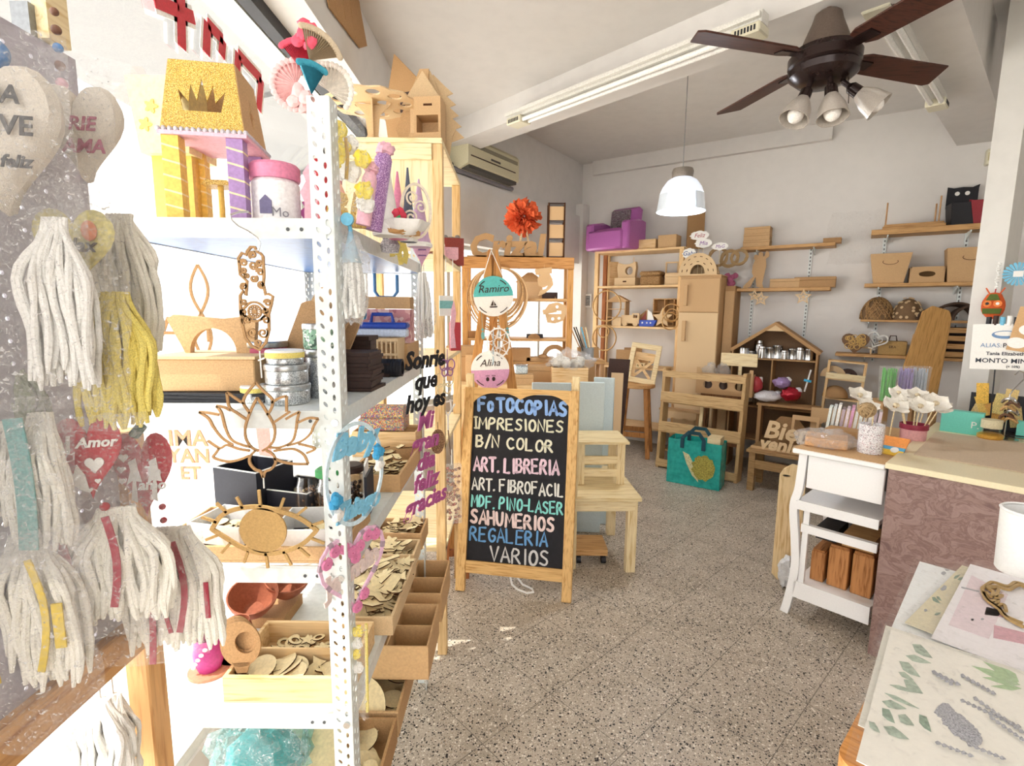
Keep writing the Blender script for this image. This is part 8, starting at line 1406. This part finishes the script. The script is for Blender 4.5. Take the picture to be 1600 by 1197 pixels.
# ================================================================== SHEETS ON THE TABLE IN FRONT
ZT_ = .852; tT = atz(1303, 1186, ZT_); ft = thing('display_table', 'orange pine table covered with printed sheets in clear sleeves', 'table', (tT.x, tT.y, 0), CRZ)
rr_ = .03; poly = [(rr_ - rr_ * cos(a), rr_ - rr_ * sin(a)) for a in [pi / 2 * k / 6 for k in range(7)]] + [(.8, 0), (.8, .6), (0, .6)]
OPN = wood('orange_pine', '#dc9f5e', '#c17f3f', 'x'); G().prism(poly, .03, T(0, 0, ZT_ - .015, rx=rad(-90))).obj('tabletop', OPN, ft, smooth=False)
for x in (.06, .7):
    for y in (.06, .5): G().box(x, x + .05, y, y + .05, 0, ZT_ - .031).obj('leg', OPN, ft, smooth=False)
G().box(.11, .7, .07, .09, ZT_ - .11, ZT_ - .031).obj('apron', OPN, ft, smooth=False)
LEAFG = flat('leaf_print', '#a5b2a2', .6, noise_amt=.15); LEAFD = flat('leaf_print_dark', '#8a9c8b', .6, noise_amt=.15); INKG = flat('grey_print_ink', '#a6a6ab', .6, noise_amt=.25, nscale=90); LEAFL = flat('leaf_print_light', '#a9bf98', .6)
SHEET_FILM = plastic_film('sleeve_film', amount=.09, rough=.06, bump=.25, scale=9)
def sheet(label, TL, TR, BL, w, h, z, mat, prints=(), film=True, name='printed_sheet', cat='sheet'):
    a = atz(*TL, z); b = atz(*TR, z); c = atz(*BL, z); y_ = (a - c).normalized(); rz = atan2(-y_.x, y_.y); o = thing(name, label, cat, (a.x, a.y, z), rz)
    inv = Matrix.Rotation(-rz, 3, 'Z')
    def loc(p): q = inv @ (atz(p[0], p[1], z) - a); return (q.x, q.y)
    G().box(0, w, -h, 0, 0, .0015).obj('paper', mat, o, smooth=False)
    for nm, m, polys in prints:
        g = G()
        for i_, pl in enumerate(polys):
            q = [loc(p) for p in pl]
            q = [(min(max(px_, .003), w - .003), min(max(py_, -h + .003), -.003)) for px_, py_ in q]
            try: g.prism([(p[0], p[1]) for p in q], .0006, T(0, 0, .0019 + .00012 * i_, rx=rad(-90)))
            except Exception: pass
        g.obj(nm, m, o, smooth=False)
    if film: G().sheet(lambda u, v: (-.012 + (w + .024) * u, .012 - (h + .024) * v, .004 + .0035 * noise.noise(Vector((u * 5, v * 6, len(label))))), 14, 16).obj('sleeve', SHEET_FILM, o)
    return o
def leaf(x0, y0, x1, y1, wd):
    d = Vector((x1 - x0, y1 - y0)); n = Vector((-d.y, d.x)).normalized() * wd; P0 = Vector((x0, y0)); return [tuple(P0), tuple(P0 + d * .3 + n), tuple(P0 + d * .65 + n * .8), tuple(P0 + d), tuple(P0 + d * .65 - n * .6), tuple(P0 + d * .3 - n)]
def blobp(cx, cy, r, n=9, s=1, sy=.7, seed=0):
    R_ = random.Random(seed); return [(cx + r * R_.uniform(.7, 1.15) * cos(2 * pi * k / n), cy + r * sy * R_.uniform(.7, 1.15) * sin(2 * pi * k / n)) for k in range(n)]
zs = ZT_ + .0012
sheet('white sheet in a crinkled sleeve under the others, farthest along the table', (1437, 878), (1520, 905), (1393, 981), .34, .52, zs, flat('sheet_white', '#eef0f0', .6, noise_amt=.01), ((('grey_print', INKG, [blobp(1480, 890, 5, seed=1), blobp(1474, 897, 4, seed=2)])),))
sheet('beige sheet with small dark leaf prints between the white and pink sheets', (1503, 884), (1560, 905), (1425, 962), .14, .42, zs + .008, flat('sheet_beige', '#d9d0b4', .7, noise_amt=.03), (('leaf_print', LEAFD, [leaf(1455, 934, 1469, 944, 3), leaf(1463, 933, 1471, 940, 2), leaf(1490, 905, 1500, 899, 2), leaf(1496, 907, 1509, 903, 2), leaf(1460, 962, 1470, 959, 2)]), ('ink_sprig', INKG, [blobp(1474, 920, 6, seed=4), blobp(1496, 930, 3, seed=5), blobp(1446, 955, 3, seed=6)])))
PKS = flat('sheet_pink', '#e3d3d8', .6, noise_amt=.03)
sheet('pale pink printed sheet under the openwork wooden ornament', (1516, 882), (1600, 926), (1468, 972), .36, .46, zs + .016, flat('sheet_pinkwhite', '#ece8ea', .6, noise_amt=.01), (('pink_area', PKS, [[(1518, 900), (1575, 930), (1545, 1000), (1482, 978)]]), ('rose_print', flat('rose_print', '#d3a6af', .6), [[(1541, 950), (1566, 955), (1570, 966), (1538, 962)], [(1553, 978), (1600, 990), (1600, 1008), (1552, 998)]]), ('ink_print', INKG, [blobp(1519, 970, 3, seed=7), blobp(1535, 969, 3, seed=8), [(1502, 918), (1530, 925), (1530, 927), (1502, 920)]])))
sheet('cream sheet with a small stamp, its corner showing beside the large botanical sheet', (1384, 978), (1470, 1000), (1333, 1160), .2, .34, zs + .024, flat('sheet_cream', '#e6e3d8', .6, noise_amt=.01), (('stamp', INKG, [[(1395, 1018), (1408, 1020), (1405, 1032), (1392, 1030)]]),))
P_ = []; 
for q in ((1425, 1008, 1457, 1030, 7), (1415, 1026, 1455, 1038, 5), (1405, 1035, 1438, 1060, 7), (1404, 1052, 1427, 1064, 4), (1412, 1064, 1442, 1086, 8), (1390, 1072, 1435, 1085, 3), (1378, 1098, 1416, 1110, 6), (1382, 1085, 1436, 1110, 3), (1403, 1120, 1428, 1136, 7), (1380, 1138, 1420, 1158, 7), (1357, 1130, 1375, 1148, 5)): P_.append(leaf(*q))
PD = [leaf(1378, 1108, 1398, 1132, 7), leaf(1436, 1118, 1455, 1146, 7)]
PI = [blobp(1475 + 6 * k, 1112 + 6 * k, 20 - 1.2 * abs(4 - k), 11, seed=k) for k in range(9)]
PI2 = []; 
for (x0, y0, x1, y1, n) in ((1500, 1095, 1595, 1140, 11), (1520, 1092, 1600, 1150, 9), (1455, 1052, 1500, 1075, 5), (1500, 1058, 1555, 1090, 7), (1498, 1015, 1530, 1028, 4), (1545, 1125, 1600, 1165, 6), (1460, 1166, 1520, 1190, 6), (1510, 1170, 1570, 1195, 6), (1462, 1060, 1488, 1078, 4)):
    for k in range(n): t = k / n; PI2.append(leaf(x0 + (x1 - x0) * t, y0 + (y1 - y0) * t, x0 + (x1 - x0) * (t + 1.1 / n), y0 + (y1 - y0) * (t + .9 / n), 3))
PL = [leaf(1590, 1070, 1518, 1042, 6), leaf(1592, 1072, 1536, 1030, 8), leaf(1594, 1072, 1535, 1060, 5), leaf(1592, 1068, 1562, 1036, 5), leaf(1596, 1078, 1548, 1074, 4)]
big = sheet('large cream botanical print sheet in a clear sleeve, topmost of the sheets', (1392, 985), (1600, 1040), (1344, 1165), .5, .4, zs + .032, flat('sheet_ivory', '#ebe7dd', .6, noise_amt=.01), (('leaf_print', LEAFG, P_), ('dark_leaf_print', LEAFD, PD), ('ink_cone_print', INKG, PI), ('ink_sprig_print', INKG, PI2), ('aloe_print', LEAFL, PL)))
G().text('MENTA', .022, .0006, T(.39, -.35, .002, rx=rad(-90), rz=rad(80))).obj('lettering', INKG, big, smooth=False)
oz = zs + .024; oa = atz(1545, 925, oz); wo = thing('openwork_ornament', 'gold edged openwork wooden ornament lying on the pink sheet', 'ornament', (oa.x, oa.y, oz)); 
def ol_(pts): return [tuple(atz(p[0], p[1], oz) - oa)[:2] for p in pts]
MF = T(rx=rad(-90))
for k, c_ in enumerate(([(1534, 920), (1545, 912), (1553, 910), (1575, 916), (1588, 910), (1610, 918)], [(1534, 920), (1540, 935), (1552, 945), (1566, 955), (1574, 966), (1600, 980)], [(1540, 918), (1556, 916), (1576, 921), (1592, 914), (1610, 922)], [(1540, 925), (1548, 932), (1552, 925), (1545, 920), (1560, 920), (1556, 934), (1566, 930)], [(1548, 940), (1560, 938), (1556, 946), (1568, 945), (1572, 955)], [(1536, 926), (1546, 940), (1560, 950), (1570, 962), (1598, 974)])): G(MF).strip(sm_(ol_(c_)), .006, .005).obj('scrollwork', flat('gilded_wood', '#a88a58', .5), wo, smooth=False)
cu_ = atz(1588, 905, zs); cc_ = thing('white_cup', 'plain white cup standing behind the printed sheets', 'cup', (cu_.x + .05, cu_.y + .03, ZT_ + .002), 0); G().lathe([(0, 0), (.055, 0), (.058, .004), (.062, .16), (.058, .16), (.054, .008), (0, .006)], 32).obj('body', WHITE, cc_); G().lathe([(.062, .158), (.0645, .162), (.06, .166), (.057, .162)], 32).obj('rim', WHITE, cc_)
# ================================================================== PERFORATED DISPLAY BOARD AT THE LEFT
PX = -.64; pb0 = (PX, .8)
pgb = thing('display_board', 'grey perforated panel in a pine frame hung with wool ornaments', 'display board', (PX, .8, 0), rad(90))   # local x = depth, faces the aisle
holes = []
for r in range(30):
    for c_ in range(10): holes.append(circ(.0032, 6, -.035 - .038 * c_, 1.0 + .0285 * r)[::-1])
G().prism([rect(-.42, 0, .985, 1.855)] + holes, .004).obj('panel', flat('grey_hardboard', '#b4afb8', .7, noise_amt=.04), pgb, smooth=False)
FRW = wood('frame_pine', '#c99a68', '#a5744a', 'x'); FRZ = wood('frame_pine_upright', '#d8a871', '#b98450', 'z')
G().box(-.45, .0, -.022, .014, .925, .985).obj('bottom_rail', FRW, pgb, smooth=False, bev=.003); G().box(0, .045, -.02, .02, 0, 1.3).obj('post', FRZ, pgb, smooth=False, bev=.003); G().box(-.47, -.43, -.02, .02, 0, 1.9).obj('post', FRZ, pgb, smooth=False, bev=.003)
G().box(-.06, -.03, .006, .03, 1.83, 1.9).obj('bracket', GREYMET, pgb, smooth=False); G().box(-.05, -.015, -.01, .01, 1.86, 1.93).obj('top_block', PALE, pgb, smooth=False)
def strands(g, w, h, z0, n, seed, wd=.009, layers=3, flare=.75):
    """hank of loose wool strands fanning out from a knot"""
    R_ = random.Random(seed); n = int(n * 2.6); r = w / n * .7
    for L_ in range(layers):
        for k in range(n):
            f_ = (k + .5) / n - .5 + R_.uniform(-.04, .04); y = -.011 * L_ + R_.uniform(-.005, .005); l = h * R_.uniform(.86, 1.03); x1 = f_ * w; ph = R_.uniform(0, 6); ph2 = R_.uniform(0, 6)
            N_ = 14; pts = []; rr = []
            for j in range(N_):
                t = j / (N_ - 1); q = min(1, t * 2.4); q = q * q * (3 - 2 * q)
                pts.append((x1 * (.3 + .7 * q) + .0035 * sin(ph + 8 * t), y * min(1, t * 3) + .003 * sin(ph2 + 7 * t), z0 - l * t)); rr.append(r * (.75 + .35 * q) * (1 + .16 * sin(ph + 23 * t)) * (.5 if j == N_ - 1 else 1))
            g.tube(pts, rr, 7)
    return g
def ribbon_(g, x, z0, h, w, bend=0, y=-.034): return g.strip([(x + bend * sin(pi * t), z0 - h * t) for t in [j / 8 for j in range(9)]], w, .002, M=T(0, y, 0))
def film_(o, w, h, z, seed, y=-.055): G().sheet(lambda u, v: ((u - .5) * w * (1 + .12 * noise.noise(Vector((v * 3, seed, 1)))), y - .016 * sin(pi * u) + .014 * noise.noise(Vector((u * 4, v * 7, seed))), z - h * v), 16, 24).obj('film', FILM, o)
def ornament(label, hx, hy, Y, rz=0): p = at(hx, hy, Y); return thing('wool_ornament', label, 'ornament', tuple(p), rad(rz))
def heart_pad(o, w, h, z, mat, seed, y=-.01, thick=.016, name='heart_pad'):
    hp = heart(w, h, 40); g = G(); n = len(hp); rings = [(1, 0), (.93, .55), (.75, .85), (.4, 1.0), (.0, 1.05)]; vs = []
    for sgn in (-1, 1):
        for s_, d in rings: vs += [(x * s_, y + sgn * thick * d, z + (q - 0) * s_ ) for x, q in hp]
    k = len(rings); fs = []
    for sg in range(2):
        b = sg * k * n
        for r in range(k - 1):
            for i in range(n): q = (b + r * n + i, b + r * n + (i + 1) % n, b + (r + 1) * n + (i + 1) % n, b + (r + 1) * n + i); fs.append(q if sg else q[::-1])
    return g.add(vs, fs).obj(name, mat, o)
def words(o, lines, mat, y): 
    for t, x, z, s_, sh in lines: G().text(t, s_, .0012, T(x, y, z), shear=sh, offset=.0006).obj('lettering', mat, o, smooth=False)
LINEN = flat('linen_cushion', '#e2dace', .95, noise_amt=.06, nscale=150, bump=.3); INK = flat('dark_ink', '#5b5a5c', .8); INKP = flat('pink_ink', '#b0647c', .8); INKT = flat('teal_ink', '#5f8a84', .8)
def beads(o, z, cols, x=0): 
    for k, (c, r) in enumerate(cols): G().blob((x, -.006, z + .022 * k), (r, r, r), .0).obj('bead', c, o)
BB = flat('blue_bead', '#3f7fc0', .4); RBD = flat('wood_bead', '#7f5a48', .5)
Yp = .68
o = ornament('linen heart cushion lettered VIVE with a blue pompom and cream wool tassel', 10, 225, .62, 14); heart_pad(o, .125, .165, 0, LINEN, 1, thick=.028); words(o, (('AMA', .012, .032, .026, .2), ('VIVE', .022, .0, .028, .1), ('& feliz', .022, -.034, .018, .3)), INK, -.043); beads(o, .095, ((BB, .016), (RBD, .009), (RBD, .009))); strands(G(T(.04, 0, 0)), .065, .2, -.08, 5, 3, .016).obj('tassel', COTTW, o); film_(o, .19, .4, .1, 1)
o = ornament('round linen heart lettered RIE AMA above the yellow heart', 138, 215, .74, 8); heart_pad(o, .1, .125, 0, LINEN, 2, thick=.022); words(o, (('RIE', .012, .0, .024, .2), ('AMA', .012, -.028, .024, .2)), INKP, -.033); beads(o, .065, ((PINKL, .007), (RBD, .006), (BB, .006), (RBD, .006), (RBD, .005)), -.022); film_(o, .13, .2, .08, 2)
o = ornament('grey beige wool tassel behind the yellow heart', 186, 335, .79, 0); strands(G(), .1, .2, 0, 7, 5, .012).obj('tassel', COTTON, o); film_(o, .12, .22, .01, 3)
o = ornament('yellow heart lettered Relax with a yellow and cream wool tassel', 126, 390, .69, 10); heart_pad(o, .095, .1, 0, flat('yellow_heart', '#d6cb86', .6, noise_amt=.12, nscale=40), 3, thick=.006); words(o, (('Relax', 0, -.004, .024, .25),), flat('ink_brown', '#4d4338', .7), -.0185); G().prism([(x * 1 - .012, z - .028) for x, z in [(.02 * cos(a), .013 * sin(a)) for a in [2 * pi * k / 14 for k in range(14)]]], .002, T(0, -.0185, 0)).prism([(x + .022, z + .022) for x, z in [(.009 * cos(a), .013 * sin(a)) for a in [2 * pi * k / 12 for k in range(12)]]], .002, T(0, -.0185, 0)).obj('flower_print', flat('coral_print', '#d98a66', .7), o, smooth=False)
strands(G(T(.035, 0, 0)), .085, .18, -.055, 6, 8, .013).obj('tassel', YELLOW, o); strands(G(T(.01, -.005, 0)), .05, .17, -.055, 3, 9, .012, 1).obj('cream_strands', COTTON, o); film_(o, .15, .3, .07, 4)
RIB = flat('red_ribbon', '#a52d42', .6)
def red_heart(o, w, h, lines, figs):
    heart_pad(o, w, h, 0, REDF, 5, thick=.005); words(o, lines, PAPER, -.0175)
    g = G(); [g.prism([(x + a, z + b) for a, b in heart(s_, s_)], .0015, T(0, -.0172, 0)) for x, z, s_ in figs]; g.obj('small_hearts', PAPER, o, smooth=False)
o = ornament('red heart lettered I and Amor with a cream tassel tied in red ribbon', 145, 714, .68, 18); red_heart(o, .078, .115, (('I', -.02, .012, .032, .1), ('Amor', .012, .018, .019, .25)), ((.008, -.008, .022), (.01, -.03, .007), (.0, -.042, .006)))
G().prism([(-.02, -.03), (-.012, -.005), (-.004, -.02), (0, -.045), (-.01, -.04)], .0015, T(0, -.0172, 0)).obj('white_figure', PAPER, o, smooth=False); strands(G(T(.02, 0, 0)), .13, .16, -.075, 8, 11, .013).obj('tassel', COTTON, o); g = G(); ribbon_(g, -.02, -.075, .12, .008, -.012); ribbon_(g, .02, -.075, .13, .009, .008); ribbon_(g, -.035, -.09, .1, .006, .01); g.obj('ribbon', RIB, o, smooth=False); beads(o, -.07, ((REDF, .006),), .01); film_(o, .17, .3, .07, 5)
o = ornament('red heart lettered Te amo with a long cream tassel and red ribbons', 230, 740, .77, 10); red_heart(o, .085, .135, (('Te', .016, .002, .02, .1), ('amo', .014, -.02, .022, .15)), ((-.022, .03, .013), (-.027, .012, .01), (-.027, -.006, .009), (-.016, -.045, .009)))
g = G(); 
for x, s_ in ((-.01, .8), (.018, 1)): g.prism([(x - .006, -.035), (x - .002, -.005), (x - .011, -.012), (x - .004, .01), (x - .006, .024), (x + .004, .03), (x + .006, .012), (x + .01, -.008), (x + .002, -.006), (x + .002, -.04)], .0015, T(0, -.0172, 0))
g.obj('white_figures', PAPER, o, smooth=False); G().cyl(.008, .02, 8, T(-.012, -.004, .062, ry=rad(40))).obj('stem_clip', flat('dark_green_clip', '#2f5a44', .6), o); strands(G(T(.03, 0, 0)), .14, .2, -.09, 8, 14, .014).obj('tassel', COTTON, o); g = G(); ribbon_(g, .0, -.1, .2, .009, .006); ribbon_(g, .042, -.1, .15, .009, .012); ribbon_(g, .03, -.12, .13, .006, -.008); ribbon_(g, .085, -.17, .06, .007); g.obj('ribbon', RIB, o, smooth=False); beads(o, -.075, ((REDF, .005), (REDF, .005)), .02); film_(o, .18, .36, .08, 6, -.05)
o = ornament('cream wool tassel with a broad yellow ribbon in film at the bottom of the board', 40, 835, .62, 12); strands(G(), .11, .2, 0, 7, 21, .015).obj('tassel', COTTON, o); g = G(); ribbon_(g, -.035, 0, .18, .022, -.005); ribbon_(g, .02, -.02, .15, .008, .012); ribbon_(g, .045, -.08, .06, .012); g.obj('ribbon', flat('yellow_ribbon', '#dfc24a', .7), o, smooth=False); film_(o, .2, .28, .03, 7)
o = ornament('cream wool tassel with a teal ribbon under the linen cushion', 62, 645, .63, 12); strands(G(), .055, .17, 0, 4, 25, .014).obj('tassel', COTTON, o); g = G(); ribbon_(g, -.008, .0, .165, .02, .004); g.obj('ribbon', TEALR, o, smooth=False); film_(o, .13, .22, .03, 8)
o = ornament('cream wool tassel at the cut edge of the picture below the linen cushion', -8, 660, .62, 16); strands(G(), .06, .13, 0, 5, 27, .016).obj('tassel', COTTON, o); film_(o, .12, .18, .02, 9)
o = ornament('greenish wool tassel behind the cream ones at the board edge', 12, 560, .665, 12); strands(G(), .07, .12, 0, 5, 28, .014).obj('tassel', flat('moss_wool', '#9aa089', .95, noise_amt=.15, nscale=90, bump=.4), o)
for i, (x, y, Y, w, h, lb) in enumerate(((185, 1035, .84, .07, .15, 'pale macrame tassel hung behind the pine post, lit by the window'), (70, 1090, .74, .09, .14, 'pale macrame tassel hung below the bottom rail'))):
    p = at(x, y, Y); o = thing('macrame_tassel', lb, 'tassel', (-.655, .765 if i == 0 else p.y, p.z)); strands(G(), w, h, 0, 6, 31 + i, .01).obj('strands', COTTW, o)
    G().strip([(0, 0), (0, .95 - p.z)], .004, .003).obj('cord', COTTW, o, smooth=False)
# ------------------------------------------------------------------ cut-out words hanging in the window behind the rack
p = at(292, 668, 1.33); wn = thing('word_ornament', 'tan openwork lettering hung in the window behind the third rack level', 'lettering', (p.x, 1.33, p.z)); TAN = flat('tan_mdf', '#cf9a72', .7)
for k, (t, sz) in enumerate((('IMA', .062), ('YAN', .055), ('ET', .05))): G().text(t, sz, .004, T(0, 0, -.05 - .046 * k), offset=.0012).obj('word', TAN, wn, smooth=False)
for x in (-.04, .04): G().strip([(x, -.01), (x, .3)], .002, .002).obj('thread', COTTW, wn, smooth=False)
p = at(413, 715, 1.8); wr = thing('ribbon_strip', 'coral ribbon strip hanging in the window behind the lotus ornament', 'ribbon', tuple(p)); G().strip([(0, .12), (.006, 0), (-.004, -.1), (.01, -.16)], [.05, .045, .04, .012], .002).obj('ribbon', flat('coral_ribbon', '#e98f86', .6), wr, smooth=False)
# ------------------------------------------------------------------ repeats carry a common group
GROUPS = {'bagged_pot': 'bagged pots in the cup caddy', 'balloon_cutout': 'balloon cut-outs on the rack', 'black_board': 'black boards under the sewing machine box', 'board': 'loose boards by the corner shelf', 'card_box': 'turquoise card boxes on the counter', 'cardboard_box': 'boxes on the work table', 'carved_board': 'mdf panels on the low bench', 'compartment_box': 'kraft compartment boxes at the aisle', 'dark_board': 'dark plaques stacked on the rack', 'disc_roll': 'rolls of lilac discs on the rack', 'display_box': 'display boxes on the third rack level', 'divider_box': 'pine divider boxes on the rack', 'flared_bin': 'flared bins on the wall shelf', 'fluorescent_lamp': 'fluorescent battens on the beams', 'foam_flower': 'ivory foam flowers', 'foam_sheet': 'pale blue foam sheets', 'hoop': 'wooden hoops on the corner shelf', 'macrame_tassel': 'macrame tassels behind the display board', 'name_disc': 'name discs on the easel', 'painted_cutout': 'black and white cut-outs on the rack', 'paper_fan': 'paper fans', 'paper_figure': 'paper figures on the top rack level', 'paper_topper': 'paper toppers over the fridge', 'party_cone': 'party cones on the top rack level', 'party_wand': 'party wands on the top rack level', 'printed_sheet': 'printed sheets on the display table', 'ribbon': 'yellow ribbons on the aisle side', 'star_ornament': 'wooden stars under the wall shelf', 'stick_bundle': 'bundles of coloured sticks', 'terracotta_bowl': 'terracotta bowls on the rack', 'tin': 'tins on the second rack level', 'twig_wreath': 'twig wreaths by the oven', 'vinyl_letter': 'vinyl letters on the shop window', 'wall_rail': 'slotted rails on the back wall', 'wall_shelf': 'shelves on the back wall', 'wavy_panel': 'wavy mdf panels on the rack', 'wicker_arch': 'dark wicker arches on the wall shelf', 'wicker_dome': 'domes on the wall shelf', 'wooden_disc': 'mdf discs on the lowest rack shelf', 'wooden_tray': 'wooden trays on the rack', 'wool_ornament': 'wool ornaments on the display board', 'wrapped_toy': 'wrapped toys by the house shelf'}
for o in list(bpy.data.objects):
    if o.parent is None and o.get('label') and not o.get('group'):
        k = o.name.split('.')[0]
        if k in GROUPS: o['group'] = GROUPS[k]
        elif k == 'wooden_box' and 'wall shelf' in o['label']: o['group'] = 'wooden boxes on the wall shelves'
        elif k == 'wooden_box' and 'white stand' in o['label']: o['group'] = 'wooden boxes in the white stand'
        elif k == 'glass_jar': o['group'] = 'bead jars on the rack' if 'beads' in o['label'] else 'jars in the house shelf'
